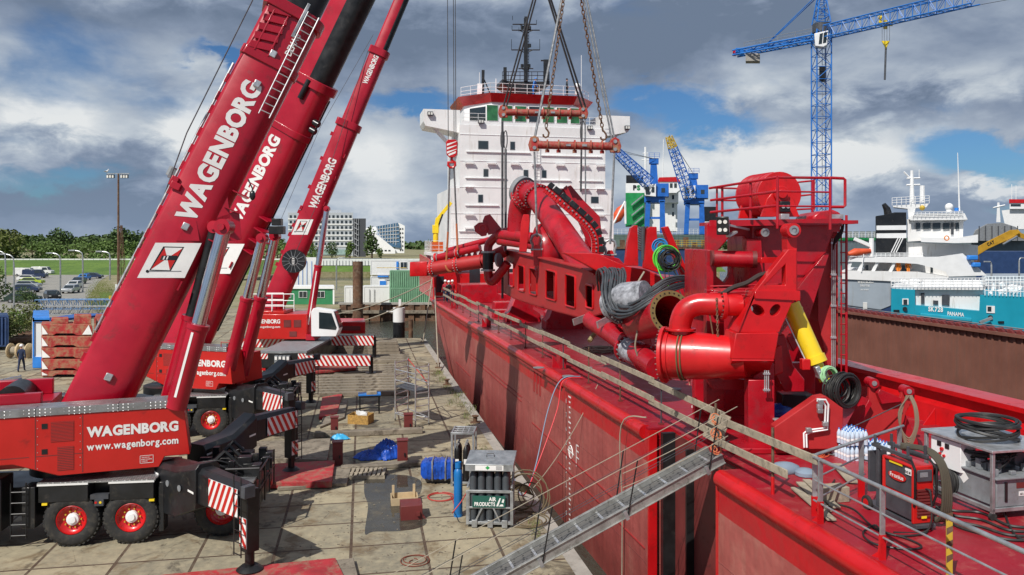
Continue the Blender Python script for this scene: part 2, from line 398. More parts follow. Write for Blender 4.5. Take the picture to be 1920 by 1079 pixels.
def chain(b, p, q, r, L):
    p, q = V(p), V(q); d, a, e = basis(q-p); n = max(1, int((q-p).length/L))
    for i in range(n):
        c = p+d*(i+.5)*L; s = a if i % 2 else e
        b.path([c+d*cos(t)*L*.66+s*sin(t)*L*.36 for t in [2*pi*k/8 for k in range(8)]], r, 4, closed=True)
# ================================================================= ground, water, dyke
def ground_mat():
    m = bpy.data.materials.new('quay_slabs'); m.use_nodes = True; t = m.node_tree; q = N(t); b = t.nodes['Principled BSDF']
    oc = q.n('ShaderNodeTexCoord').outputs['Object']
    mp = q.n('ShaderNodeMapping', {'Vector': oc, 'Rotation': (0, 0, radians(-10.7)), 'Location': (.32, .55, 0)}).outputs[0]
    br = q.n('ShaderNodeTexBrick', {'Vector': mp, 'Color1': (0, 0, 0, 1), 'Color2': (1, 1, 1, 1), 'Mortar': (.5, .5, .5, 1), 'Scale': 1.0, 'Mortar Size': .045,
             'Mortar Smooth': .25, 'Bias': 0, 'Brick Width': 2.04, 'Row Height': 1.92}, offset=0.0, squash=1.0)
    cell = br.outputs[0]; joint = br.outputs[1]
    n1 = q.noise(oc, .35, 8, .6, .3); n2 = q.noise(oc, 3.2, 8, .7); n3 = q.noise(oc, 22, 5, .7); n4 = q.noise(q.n('ShaderNodeMapping', {'Vector': oc, 'Location': (9, 4, 2)}).outputs[0], .9, 8, .65, .4)
    c = q.mix(cell, col('6f6b5e'), col('a69b80'))
    c = q.mix(q.mr(n1, .35, .7), c, col('7d7868')); c = q.mix(q.m('MULTIPLY', q.mr(n2, .35, .75), .55), c, col('c2b595'))
    c = q.mix(q.mr(n4, .50, .66, 0, .8, True), c, col('6b5940'))
    c = q.mix(q.mr(q.noise(q.n('ShaderNodeMapping', {'Vector': oc, 'Location': (2, 8, 5)}).outputs[0], .55, 9, .7, .6), .54, .64, 0, .8, True), c, col('3f382f'))
    c = q.mix(q.mr(n3, .62, .72, 0, .5), c, col('4d473c'))
    crk = q.n('ShaderNodeTexVoronoi', {'Vector': q.n('ShaderNodeMapping', {'Vector': oc}).outputs[0], 'Scale': .55}, feature='DISTANCE_TO_EDGE').outputs[0]
    crf = q.m('MULTIPLY', q.mr(q.m('ADD', crk, q.m('MULTIPLY', q.m('SUBTRACT', n2, .5), .06)), .0, .010, 1, 0), q.mr(n4, .45, .55))
    c = q.mix(q.m('MULTIPLY', crf, .6), c, col('45392c'))
    c = q.mix(q.m('MULTIPLY', joint, q.mr(n2, .25, .6, .55, 1)), c, col('4a382c'))
    q.set(b.inputs['Base Color'], c); q.set(b.inputs['Roughness'], q.mr(n2, .3, .7, .7, .95))
    hgt = q.m('SUBTRACT', q.m('MULTIPLY', n3, .25), q.m('MULTIPLY', joint, 1.0))
    bp = q.n('ShaderNodeBump', {'Height': hgt, 'Strength': .6, 'Distance': .02}); t.links.new(bp.outputs[0], b.inputs['Normal'])
    return m
def quaymat2(name, a, b_, c_, sc_, rough=.85):
    m = bpy.data.materials.new(name); m.use_nodes = True; t = m.node_tree; q = N(t); b = t.nodes['Principled BSDF']
    oc = q.n('ShaderNodeTexCoord').outputs['Object']
    n1 = q.noise(oc, sc_, 8, .62, .3); n2 = q.noise(oc, sc_*9, 6, .7)
    c = q.mix(q.mr(n1, .35, .65, 0, 1, True), col(a), col(b_)); c = q.mix(q.mr(n2, .45, .75), c, col(c_))
    q.set(b.inputs['Base Color'], c); b.inputs['Roughness'].default_value = rough
    bp = q.n('ShaderNodeBump', {'Height': n2, 'Strength': .5, 'Distance': .05}); t.links.new(bp.outputs[0], b.inputs['Normal'])
    return m
def water_mat():
    m = bpy.data.materials.new('harbour_water'); m.use_nodes = True; t = m.node_tree; q = N(t); b = t.nodes['Principled BSDF']
    oc = q.n('ShaderNodeTexCoord').outputs['Object']
    b.inputs['Base Color'].default_value = (.05, .052, .04, 1); b.inputs['Roughness'].default_value = .12; b.inputs['IOR'].default_value = 1.33
    n1 = q.noise(q.n('ShaderNodeMapping', {'Vector': oc, 'Scale': (1, .6, 1)}).outputs[0], 1.6, 6, .65, .4)
    bp = q.n('ShaderNodeBump', {'Height': n1, 'Strength': .9, 'Distance': .18}); t.links.new(bp.outputs[0], b.inputs['Normal'])
    return m
GM = ground_mat(); WM = water_mat()
GRASS = quaymat2('dyke_grass', '4d6a22', '647f2c', '3d5a1d', .12)
DIRT = quaymat2('sandy_waste_ground', '8d8468', '6f7040', 'a39a7c', .15)
ASPH = quaymat2('car_park_paving', '8c8a84', '9a968c', '7d7b74', .3)
qx = lambda y: 6.0-.196*y
b = B(); b.prism([(-160, -12), (qx(-12), -12), (qx(70.2), 70.2), (-22, 70.2), (-22, 102), (-160, 102)], None, lambda p: V((p[0], p[1], 0)), (0, 0, -3.2))
struct('quay', b, GM, loc=(0, 0, 0), smooth=0)
b = B(); b.add([(-3000, -60, -1.6), (3000, -60, -1.6), (3000, 5000, -1.6), (-3000, 5000, -1.6)], [(0, 1, 2, 3)]); struct('water', b, WM, loc=(0, 0, 0))
b = B(); b.prism([(-1500, 102.02), (-22, 102.02), (30, 102.02), (30, 176), (-62, 176), (-62, 228), (60, 228), (60, 420), (1500, 700), (3000, 4800), (-3000, 4800)], None, lambda p: V((p[0], p[1], .02)), (0, 0, -3))
struct('ground', b, DIRT, loc=(0, 0, 0), smooth=0)
b = B(); pr = [(206, .03), (216, .5), (241, 2.9), (246, 3.05), (262, 2.6), (285, .03)]
b.add([(x, (y if x < -63 or j > 1 else 228.1+j*3), z if x < -63 or j != 1 else .6) for x in (-900, -180, -120, -64, -62, 20, 62) for j, (y, z) in enumerate(pr)], [(i*6+j, i*6+6+j, i*6+7+j, i*6+j+1) for i in range(6) for j in range(5)])
struct('dyke', b, GRASS, loc=(0, 0, 0), smooth=0)
b = B(); b.add([gp(-80, 604, .04), gp(150, 600, .04), gp(158, 566, .04), gp(186, 528, .04), gp(205, 516, .04), gp(60, 514, .04), gp(-80, 528, .04)], [tuple(range(7))]); struct('car_park', b, ASPH, loc=(0, 0, 0))
b = B(); b.add([gp(186, 548, .06), gp(262, 552, .06), gp(262, 566, .06), gp(230, 583, .06), gp(192, 580, .06)], [tuple(range(5))]); struct('grass_patch', b, GRASS, loc=(0, 0, 0))
# joint strip and coping along the quay edge
b = B()
for k in range(-2, 20):
    y0, y1 = k*4.0, k*4.0+3.985
    if y0 > 68: break
    y1 = min(y1, 70)
    b.add([(qx(y0)-.42, y0, .006), (qx(y0)+.012, y0, .006), (qx(y1)+.012, y1, .006), (qx(y1)-.42, y1, .006), (qx(y0)+.012, y0, -.5), (qx(y1)+.012, y1, -.5)], [(0, 1, 2, 3), (1, 4, 5, 2)])
struct('quay_coping', b, CONC, smooth=0, loc=(0, 0, 0))
# puddle
PUD = bpy.data.materials.new('puddle'); PUD.use_nodes = True; q = N(PUD.node_tree); bb = PUD.node_tree.nodes['Principled BSDF']
bb.inputs['Base Color'].default_value = (.07, .062, .05, 1); bb.inputs['Roughness'].default_value = .03; q.set(bb.inputs['Alpha'], q.mr(q.noise(q.n('ShaderNodeTexCoord').outputs['Object'], 1.6, 6, .6, .3), .35, .6, .3, .72))
b = B(); pp = [(683, 893), (700, 888), (740, 890), (770, 893), (790, 903), (788, 925), (776, 940), (800, 975), (785, 990), (745, 996), (700, 997), (684, 1000), (690, 950), (683, 925)]
pts = spline([gp(u, v, .007) for u, v in pp]+[gp(*pp[0], .007)], 4)[:-1]
b.prism([(p.x, p.y) for p in pts], None, lambda p: V((p[0], p[1], .007)), (0, 0, -.004)); tag(b.obj('puddle', PUD, smooth=0), None); bpy.data.objects['puddle']['kind'] = 'structure'

# ================================================================= mobile cranes
def wheel(par, c, ax, R=.75, w=.42):               # thing > wheel (tyre) > rim, hub
    c = V(c); ax = V(ax).normalized()
    t = B(); k = w/2
    t.lathe([(R*.56, -k*.85), (R*.62, -k), (R*.86, -k), (R*.97, -k*.82), (R, -k*.6), (R, k*.6), (R*.97, k*.82), (R*.86, k), (R*.62, k), (R*.56, k*.85)], c, ax, 40)
    d, a, e = basis(ax)
    for i in range(34):
        th = 2*pi*i/34; p = c+(a*cos(th)+e*sin(th))*R*.985
        for s_ in (-1, 1): t.box(p+ax*s_*k*.42, (w*.42, R*.10, R*.05), (ax, (e*cos(th)-a*sin(th)), (a*cos(th)+e*sin(th))))
    o = t.obj('wheel', RUB, par)
    r = B(); r.lathe([(R*.56, k*.8), (R*.53, k*.86), (R*.50, k*.5), (R*.40, k*.25), (R*.24, k*.2), (R*.24, -k*.5), (R*.56, -k*.8)], c, ax, 32)
    r.obj('rim', BRED, o)
    h = B(); h.lathe([(R*.235, k*.2), (R*.22, k*.55), (R*.15, k*.62), (R*.13, k*.78), (0.001, k*.8)], c, ax, 20); h.obj('hub', WHT2, o)
    n = B(); bolts(n, c+ax*k*.26, ax, R*.31, 10, .022, .05); n.obj('wheel_nuts', YEL2, o)
    return o
def frame_from(th): a = V((cos(th), sin(th), 0)); return a, V((-sin(th), cos(th), 0))
def quad_on(par, pts, m, name, off):               # thin plate lying on a face
    b = B(); pts = [V(p) for p in pts]; n = V(off); b.add(pts+[p+n for p in pts], [tuple(range(len(pts)))]+[tuple(range(len(pts), 2*len(pts)))[::-1]]+[(i, (i+1) % len(pts), len(pts)+(i+1) % len(pts), len(pts)+i) for i in range(len(pts))])
    return b.obj(name, m, par, smooth=0)
def hazard(par, o, xd, yd, w, h, name='warning_panel', lean=.55, pitch=.22):   # white board with red slanted bars
    o, xd, yd = V(o), V(xd).normalized(), V(yd).normalized(); nz = xd.cross(yd)
    b = B(); f = lambda x, y, e: o+xd*x+yd*y+nz*e
    b.add([f(0, 0, .01), f(w, 0, .01), f(w, h, .01), f(0, h, .01), f(0, 0, -.005), f(w, 0, -.005), f(w, h, -.005), f(0, h, -.005)], [(0, 1, 2, 3), (4, 5, 6, 7), (0, 1, 5, 4), (1, 2, 6, 5), (2, 3, 7, 6), (3, 0, 4, 7)])
    bo = b.obj(name, LET, par, smooth=0)
    s = B(); x = -abs(lean)*h-pitch
    while x < w+abs(lean)*h+pitch:
        base = [(x, 0), (x+pitch*.52, 0), (x+pitch*.52-lean*h, h), (x-lean*h, h)]
        out = base                                          # clip to 0..w
        for sgn, lim in ((1, 0), (-1, w)):
            res = []
            for i in range(len(out)):
                p, r = out[i-1], out[i]; ip, ir = sgn*(p[0]-lim) >= 0, sgn*(r[0]-lim) >= 0
                if ip != ir:
                    t = (lim-p[0])/(r[0]-p[0]); res.append((lim, p[1]+(r[1]-p[1])*t))
                if ir: res.append(r)
            out = res
            if len(out) < 3: break
        if len(out) >= 3: s.add([f(px, py, .0135) for px, py in out], [tuple(range(len(out)))])
        x += pitch
    s.obj('red_bars', REDP, bo, smooth=0)
    return bo
class Boom:
    def __init__(s, px0, Y0, px1, th):
        s.P = at(px0[0], px0[1], Y0); s.a, s.t = frame_from(th)
        r = ray(*px1); o = V((0, 0, H))-s.P                   # ray meets the vertical plane of the boom
        q = V((0, 0, H))+r*(-o.dot(s.t)/r.dot(s.t)); s.d = (q-s.P).normalized(); s.k = s.t.cross(s.d).normalized()
        if s.k.z < 0: s.k = -s.k
    def tv(s, v):
        w = HV-v; return (w*s.P.y-F*(s.P.z-H))/(F*s.d.z-w*s.d.y)
    def pt(s, t, side=0, k=0): return s.P+s.d*t-s.t*side+s.k*k   # side > 0 is towards the camera
    def face(s, u, v, side):                                 # pixel onto the side face
        r = ray(u, v); o = V((0, 0, H))-(s.P-s.t*side); return V((0, 0, H))+r*(-o.dot(s.t)/r.dot(s.t))
    def sect(s, b, t0, t1, hw, top, bot, r=.6, grow=0):
        pr = [(-hw, top-.12), (-hw+.12, top), (hw-.12, top), (hw, top-.12)]
        y0 = bot+r*(top-bot)*.55
        pr += [(hw*cos(a)**.9 if cos(a) > 0 else -hw*abs(cos(a))**.9, y0-(y0-bot)*sin(a)) for a in [pi*i/10 for i in range(11)]]
        n = len(pr); vs = [s.pt(t, p, q) for t in (t0, t1) for p, q in pr]
        b.add(vs, [(i, (i+1) % n, n+(i+1) % n, n+i) for i in range(n)]+[tuple(range(n)), tuple(range(n, 2*n))[::-1]])
    def collar(s, b, t, w, hw, top, bot, e=.09):
        s.sect(b, t-w/2, t+w/2, hw+e, top+e, bot-e)
def crane_chassis(par, O, th):
    a, t = frame_from(th); W = lambda s, y, z: O+a*s+t*y+Z*z; ax = (a, t, Z)
    bb = lambda b, lo, hi: b.box(W((lo[0]+hi[0])/2, (lo[1]+hi[1])/2, (lo[2]+hi[2])/2), (hi[0]-lo[0], hi[1]-lo[1], hi[2]-lo[2]), ax)
    b = B(); bb(b, (-9, .6, .75), (4.6, 2.4, 1.55)); bb(b, (-.85, .5, 1.2), (2.3, 2.5, 1.79))
    bb(b, (-1.3, .05, .55), (-.95, .6, 1.7)); bb(b, (2.3, .1, .3), (2.45, .5, 1.7)); b.obj('chassis', BLK, par, bev=.02)
    b = B(); bb(b, (-.85, 0, 1.27), (.45, .45, 1.78)); bb(b, (1.02, 0, 1.27), (2.2, .45, 1.78)); each(b, 'side_locker', BLK, par, bev=.015)
    b = B(); bb(b, (-.87, -.02, 1.785), (2.25, .9, 1.83)); b.obj('deck_plate', TREAD, par)
    for lo, hi in (((-.87, -.03, 1.74), (.46, -.005, 1.79)), ((1.0, -.03, 1.74), (2.22, -.005, 1.79))):
        b = B(); bb(b, lo, hi); b.obj('reflective_strip', LET, par)
    for sx in (-.75, 2.08): b = B(); bb(b, (sx, -.02, 1.2), (sx+.14, .05, 1.26)); b.obj('side_marker_lamp', YEL, par)
    b = B(); bb(b, (.5, .03, 1.3), (.98, .2, 1.43)); bb(b, (.62, .0, 1.12), (.86, .12, 1.30)); b.obj('valve_box', DGREY, par)
    for x_ in (.66, .78): b = B(); b.tube(W(x_, -.01, 1.22), W(x_, .0, 1.22), .035, 8); b.obj('control_knob', YEL if x_ > .7 else REDP, par)
    for s in (-4.9, -3.3, 0, 1.57, 3.95):
        wheel(par, W(s, .22 if s < 3 else .5, .74), -t, .74)
    # folded front support box with its white line, at the left edge
    b = B(); bb(b, (-6, -.12, .55), (-1.75, .6, 2.0)); b.obj('front_support_box', BLK, par, bev=.03)
    b = B(); b.add([W(-6, -.125, 1.35), W(-1.8, -.125, 1.66), W(-1.8, -.125, 1.72), W(-6, -.125, 1.42)], [(0, 1, 2, 3)]); b.obj('reflective_strip', LET, par)
    b = B(); b.tube(W(-2.35, -.12, 1.6), W(-2.35, -.15, 1.6), .13, 18); each(b, 'cover_disc', MAROON, par)
    b = B()                                                     # access ladder
    for x_ in (-1.55, -1.15): b.tube(W(x_, -.02, .3), W(x_, -.02, 1.85), .02, 6)
    for i in range(5): b.tube(W(-1.55, -.02, .4+i*.3), W(-1.15, -.02, .4+i*.3), .016, 6)
    b.obj('access_ladder', BLK, par)
    b = B(); bb(b, (2.35, .6, 1.0), (4.9, 2.4, 1.6)); bb(b, (4.6, .3, .75), (5.0, 2.7, 1.15)); part(par, 'slewing_ring', DBLK, lambda c: c.tube(W(-.6, 1.5, 1.8), W(-.6, 1.5, 2.1), 1.05, 30))
    rnd = random.Random(5)
    for i in range(26):
        x_, y_ = 3.0+rnd.random()*1.9, .6+rnd.random()*1.9; bb(b, (x_, y_, 1.5), (x_+.1+rnd.random()*.3, y_+.1+rnd.random()*.3, 1.6+rnd.random()*.5))
    b.obj('tail_machinery', BLK, par, bev=.01)
    b = B()
    for i in range(8):
        y_ = .5+i*.28; p = spline([W(2.9, y_, 1.7), W(3.4+.1*(i % 3), y_+.1, 2.1-.06*i), W(4.1, y_+.2*sin(i), 1.9), W(4.8, 1.2+.1*i, 1.3)], 5); b.path(p, .025, 6)
    for y_ in (.9, 1.5, 2.1): b.tube(W(3.3, y_, 1.7), W(3.9, y_+.2, 2.25), .06, 8); b.tube(W(3.9, y_+.2, 2.25), W(4.5, y_+.1, 1.7), .05, 8)
    b.obj('hydraulic_lines', DBLK, par)
    b = B()
    for y_ in (.25, 1.1, 1.9, 2.75):
        for z_ in (.75, 1.25): b.tube(W(5.05, y_, z_), W(5.05, y_, z_+.6), .025, 6)
    b.tube(W(5.05, .25, 1.35), W(5.05, 2.75, 1.35), .03, 6); b.tube(W(5.05, .25, 1.85), W(5.05, 1.9, 1.85), .03, 6); b.tube(W(4.1, .25, 1.95), W(5.05, .25, 1.95), .03, 6)
    b.obj('tail_rail', BLK, par)
    b = B(); bb(b, (4.3, .15, 1.55), (4.9, .75, 1.6)); bb(b, (4.3, 1.8, 1.55), (4.9, 2.5, 1.6)); b.obj('tail_step', TREAD, par)
    for y_ in (.35, 2.5): b = B(); bb(b, (5.0, y_-.12, .8), (5.03, y_+.12, .92)); b.obj('tail_lamp', BRED, par)
    # swing-out outriggers
    def leg(h0, z0, z0b, tip, ztop, zbot, foot, flip, ladder=True):
        h0, tip = V(h0), V(tip); d = tip-h0; d.z = 0; L = d.length; d.normalize(); s = V((d.y, -d.x, 0))
        if s.y > 0: s = -s                                          # s faces the camera
        m_ = h0+d*L*.50
        b = B(); w = .30
        def ring(p, zt, zb, w): return [p+s*w+Z*zb, p+s*w+Z*(zt-.14), p+s*(w-.12)+Z*zt, p-s*(w-.12)+Z*zt, p-s*w+Z*(zt-.14), p-s*w+Z*zb]
        rs = [ring(h0-d*.3, z0, z0b, w+.12), ring(h0+d*L*.25, z0+.08, z0b+.1, w+.12), ring(h0+d*L*.52, ztop+.12, zbot-.12, w+.06)]
        vs = sum(rs, []); b.add(vs, [(i*6+j, i*6+(j+1) % 6, i*6+6+(j+1) % 6, i*6+6+j) for i in range(2) for j in range(6)]+[(0, 1, 2, 3, 4, 5), (12, 13, 14, 15, 16, 17)])
        o = b.obj('outrigger', BLK, par, bev=.02)
        b = B(); rs = [ring(h0+d*L*.5, ztop, zbot, w-.02), ring(tip+d*.25, ztop-.05, zbot+.08, w-.06)]
        b.add(sum(rs, []), [(j, (j+1) % 6, 6+(j+1) % 6, 6+j) for j in range(6)]+[(0, 1, 2, 3, 4, 5), (6, 7, 8, 9, 10, 11)]); b.obj('extension_beam', BLK, o, bev=.02)
        pl = 1.45
        hazard(o, tip-d*(pl-.22)+s*(w-.0)+Z*(zbot+.10), d, Z, pl, ztop-zbot-.24, lean=-.55 if not flip else .55, pitch=.26)
        b = B(); f = V(foot); tp = V((f.x, f.y, ztop-.1))
        b.box((tp+f)/2+Z*.25, (.34, .34, (tp-f).length-.5), (d, s, Z)); b.tube(f+Z*.12, f+Z*.6, .12, 14); b.tube(f+Z*.03, f+Z*.14, .34, 20, .2); b.obj('jack', DBLK, o, bev=.01)
        hazard(o, f+s*.18+d*-.16+Z*(.62), d, Z, .32, ztop-zbot-.35 if flip else .75, 'jack_warning_strip', .9, .3)
        if ladder:
            b = B()
            for e in (-.17, .17): b.tube(f+s*.34+d*e+Z*.45, f+s*.34+d*e+Z*(ztop+.1), .017, 6)
            for i in range(6): b.tube(f+s*.34-d*.17+Z*(.5+i*.3), f+s*.34+d*.17+Z*(.5+i*.3), .014, 6)
            b.obj('jack_ladder', BLK, o)
            b = B(); b.box(f+s*.2+d*.24+Z*(ztop-.25), (.22, .3, .3), (d, s, Z)); b.obj('work_lamp', DGREY, o, bev=.01)
        b = B()
        for e, z_ in ((.14, -.45), (.32, -.45)): p = h0+d*L*e+s*(w+.125)+Z*(z0+z_); b.tube(p, p+s*.015, .09, 16)
        each(b, 'cover_disc', GREY, o)
        b = B(); p0 = h0-d*.25+s*(w+.125); p1 = h0+d*L*.5+s*(w+.075)
        b.add([p0+Z*(z0-.32), p1+Z*(zbot+.28), p1+Z*(zbot+.34), p0+Z*(z0-.26)], [(0, 1, 2, 3)]); b.obj('reflective_strip', LET, o)
        return o
    c = lambda x, y: V((O.x+x, O.y+y, 0))
    leg(c(2.45, .95), 2.15, .75, c(5.35, -1.55), 2.35, 1.38, c(5.62, -1.9)+Z*.16, False)
    leg(c(2.5, 3.1), 2.15, 1.2, c(4.2, 6.35), 2.6, 1.75, c(4.3, 6.6)+Z*.22, True)
def crane_house(par, Q, th, E=-6.5):
    a, t = frame_from(th); W = lambda s, y, z: Q+a*s+t*y+Z*z; ax = (a, t, Z)
    bb = lambda b, lo, hi: b.box(W((lo[0]+hi[0])/2, (lo[1]+hi[1])/2, (lo[2]+hi[2])/2), (hi[0]-lo[0], hi[1]-lo[1], hi[2]-lo[2]), ax)
    b = B(); poly = [(E, 2.5), (-1.7, 2.46), (-.62, 2.06), (1.95, 2.06), (2.1, 2.34), (2.78, 2.34), (2.60, 3.74), (E, 3.74)]
    b.prism(poly, None, lambda p: W(p[0], 0, p[1]), t*.95); b.prism([(E*.6, 2.1), (2.3, 2.1), (2.2, 3.4), (E*.6, 3.4)], None, lambda p: W(p[0], 1.0, p[1]), t*2.0)
    hs = b.obj('machinery_housing', REDP, par, bev=.02)
    def seam(s0, s1, z0, z1): bs = B(); bb(bs, (s0, -.006, z0), (s1, .01, z1)); return bs
    b = B()
    for s_ in (-1.15, .0): bb(b, (s_-.012, -.004, 2.1 if s_ > -.6 else 2.3), (s_+.012, .02, 3.7))
    bb(b, (-1.15, -.004, 2.62), (0, .02, 2.64)); bb(b, (E+.2, -.004, 2.62), (-1.3, .02, 2.64)); each(b, 'door_seam', MAROON, hs, smooth=0)
    for lo, hi in (((-.78, 3.0), (-.22, 3.55)), ((-.62, 2.2), (-.22, 2.85))):
        g = B(); bb(g, (lo[0], -.012, lo[1]), (hi[0], .02, hi[1]))
        go = g.obj('vent_grille', MAROON, hs, smooth=0); g = B()
        for i in range(14): z_ = lo[1]+(hi[1]-lo[1])*(i+.5)/14; bb(g, (lo[0], -.016, z_-.008), (hi[0], -.011, z_+.008))
        g.obj('grille_bar', REDP, go, smooth=0)
    for z_ in (2.75, 3.45): b = B(); bb(b, (-1.0, -.012, z_-.07), (-.86, .02, z_+.07)); b.obj('door_latch', BLK, hs)
    b = B()
    for i in range(7):
        for s_ in (-1.1, -.06): b.tube(W(s_, -.01, 2.3+i*.22), W(s_, .01, 2.3+i*.22), .012, 6)
    b.obj('rivets', ALU, hs)
    if 1:
        letters('WAGENBORG', W(.10, -.006, 3.05), a, Z, .30, LET, hs, w=2.36, off=.05)
        letters('www.wagenborg.com', W(.10, -.006, 2.62), a, Z, .27, LET, hs, w=2.36, off=.03)
        b = B()
        for lo, hi in (((1.45, 2.20), (1.80, 2.21)), ((1.45, 2.41), (1.80, 2.42)), ((1.45, 2.20), (1.46, 2.42)), ((1.79, 2.20), (1.80, 2.42))): bb(b, (lo[0], -.007, lo[1]), (hi[0], -.002, hi[1]))
        b.obj('notice_frame', LET, hs, smooth=0)
        letters('VERBODEN ZICH\nBINNEN DRAAICIRKEL\nTE BEGEVEN', W(1.49, -.006, 2.24), a, Z, .14, LET, hs, 'notice', w=.28, bold=False)
    b = B(); bb(b, (E, -.03, 3.745), (2.5, .35, 3.95)); bb(b, (E, .36, 3.88), (2.3, .9, 3.93)); b.obj('walkway', TREAD, par)
    b = B()
    for s_ in (max(E+.1, -3.0), -1.15, .9): bb(b, (s_-.01, -.034, 3.75), (s_+.01, .36, 3.953))
    each(b, 'walkway_joint', DGREY, par)
    b = B(); p = [W(2.72, .02, 2.35), W(2.55, .02, 3.75), W(2.6, .02, 4.15), W(2.2, .02, 4.15), W(2.2, .02, 3.9)]; b.path(p, .02, 6)
    b.path([W(2.72, .5, 2.4), W(2.55, .5, 3.75), W(2.6, .5, 4.15), W(2.2, .5, 4.15)], .02, 6)
    for i in range(6): z_ = 2.5+i*.26; b.tube(W(2.75-.1*(z_-2.3), .02, z_), W(2.75-.1*(z_-2.3), .5, z_), .014, 6)
    b.obj('boarding_ladder', REDP, par)
    b = B(); bb(b, (2.3, .25, 3.96), (2.42, .37, 4.05)); b.obj('work_lamp', DGREY, par)
    # winch deck to the left of the boom foot
    b = B(); bb(b, (E, 1.1, 3.4), (-1.0, 2.9, 3.9)); bb(b, (-2.9, 1.0, 3.9), (-1.2, 1.25, 4.2)); bb(b, (-2.9, 2.6, 3.9), (-1.2, 2.85, 4.35))
    b.obj('turntable_frame', RED, par, bev=.02)
    b = B(); b.tube(W(-2.0, 1.3, 4.0), W(-2.0, 2.55, 4.0), .40, 24); b.obj('winch_drum', DBLK, par)
    b = B(); b.tube(W(-3.2, 1.6, 3.9), W(-3.2, 1.6, 4.12), .09, 12); b.obj('beacon', mat('amber_lens', 'd05a10', .2), par)
def rope_part(par, pts, r, m=WIRE, name='wire_rope'): b = B(); b.path(pts, r, 6); return b.obj(name, m, par)
def lugs(b, bm, t0, t1, n, side, rnd):
    for i in range(n):
        t = t0+(t1-t0)*(i+.5)/n+rnd.uniform(-.2, .2); k = rnd.choice((.86, -.62, .86))
        if k > 0: p = bm.pt(t, side*.7, k); b.box(p, (.28, .06, .16), (bm.d, bm.t, bm.k))
        else: p = bm.pt(t, side+.02, k); b.box(p, (.3, .14, .05), (bm.d, bm.t, bm.k))
def loft_text(bm, s, v0, v1, hw, h, k, par, off=.03, uc=None):
    t0, t1 = bm.tv(v0), bm.tv(v1)
    letters(s, bm.pt(t0, hw+.006, k-h/2), bm.d, bm.k, h, LET, par, w=t1-t0, off=off)
def emblem(bm, par, hw, tr):
    f = lambda u, v, e: bm.face(*tr(u, v), hw+e)
    pl = lambda pts, e, m, n: (lambda b: (b.add([f(u, v, e) for u, v in pts], [tuple(range(len(pts)))]), b.obj(n, m, lg if n != 'emblem_plate' else par, smooth=0))[1])(B())
    lg = None; lg = pl([(850, 308), (1103, 310), (1010, 500), (750, 500)], .004, LET, 'emblem_plate')
    pl([(893, 328), (1008, 331), (934, 463), (815, 460)], .006, BLK, 'emblem_outline')
    pl([(902, 334), (998, 336), (928, 458), (824, 455)], .008, LET, 'emblem_field')
    pl([(900, 336), (915, 392), (824, 455)], .010, REDP, 'emblem_wedge'); pl([(998, 338), (915, 392), (928, 456)], .010, REDP, 'emblem_wedge')
    pl([(886, 378), (968, 378), (974, 386), (958, 404), (874, 402)], .012, BLK, 'emblem_sash')
    pl([(897, 381), (905, 381), (897, 400), (889, 400)], .014, LET, 'emblem_mark'); pl([(915, 381), (923, 381), (915, 400), (907, 400)], .014, LET, 'emblem_mark')
    pl([(805, 462), (992, 462), (991, 466), (803, 466)], .010, GREY, 'emblem_line')
    b = B(); c = f(806, 464, .009); b.tube(c, c-bm.t*.004, .045, 14); b.obj('emblem_ring', BLK, lg)
def lift_cylinder(par, p, q, fr, r1, r2, dark=False, strip=True):
    p, q = V(p), V(q); m_ = p+(q-p)*fr; d = (q-p).normalized()
    b = B(); b.tube(p, m_, r1, 24); b.tube(m_-d*.12, m_+d*.02, r1*1.12, 24); o = b.obj('lift_cylinder', RED, par)
    b = B(); b.tube(m_, q, r2, 24); b.obj('piston_rod', CHR if not dark else DBLK, o)
    b = B(); b.tube(q-Y*r1*.8, q+Y*r1*.8, r1*.8, 20); b.tube(q-Y*r1*1.1, q+Y*r1*1.1, r1*.35, 14); b.obj('rod_eye', RED, o)
    if strip:
        a_ = p+(m_-p)*.15; c = p+(m_-p)*.92; s = V((0, -1, 0)); k = d.cross(s).normalized()*.035
        b = B(); b.add([a_+s*(r1+.005)-k, c+s*(r1+.005)-k, c+s*(r1+.005)+k, a_+s*(r1+.005)+k], [(0, 1, 2, 3)]); b.obj('white_stripe', LET, o)
    return o
# ---- crane one (nearest)
TH1, TH2 = radians(7.5), radians(20)
O1 = V((-12.3, 22.0, 0))
c1 = thing('mobile_crane', 'nearest red mobile crane, its big lettered boom and black outriggers at the left', 'mobile crane', O1, 'mobile cranes')
crane_chassis(c1, O1, TH1); Q1 = at(155, 775, 22.0); Q1.z = 0; crane_house(c1, Q1, TH2)
bm = Boom((190, 740), 23.9, (558, 15), TH2); hw = .62; rnd = random.Random(3)
T = bm.tv
b = B(); bm.sect(b, T(745)-.6, T(28), hw, .86, -.92); boom1 = b.obj('boom', RED, c1, smooth=50)
b = B(); bm.collar(b, T(32), .35, hw, .86, -.92, .12); bm.collar(b, T(122), .3, hw, .86, -.92, .06); b.box(bm.pt(T(366), hw*.3, .88), (.3, 1.0, .22), (bm.d, bm.t, bm.k)); b.box(bm.pt(T(372), hw+.02, .78), (.22, .12, .3), (bm.d, bm.t, bm.k)); each(b, 'boom_collar', RED, boom1, bev=.02)
b = B(); lugs(b, bm, T(700), T(150), 15, hw, rnd); each(b, 'boom_bracket', RED, boom1)
b = B(); bm.sect(b, T(28), T(-120), hw*.86, .74, -.78); b.obj('inner_boom_section', DBLK, boom1, smooth=50)
loft_text(bm, 'WAGENBORG', 417, 166, hw, .62, .12, boom1, .05)
emblem(bm, boom1, hw, lambda x_, y_: (x_/2.917, y_/2.917+350))
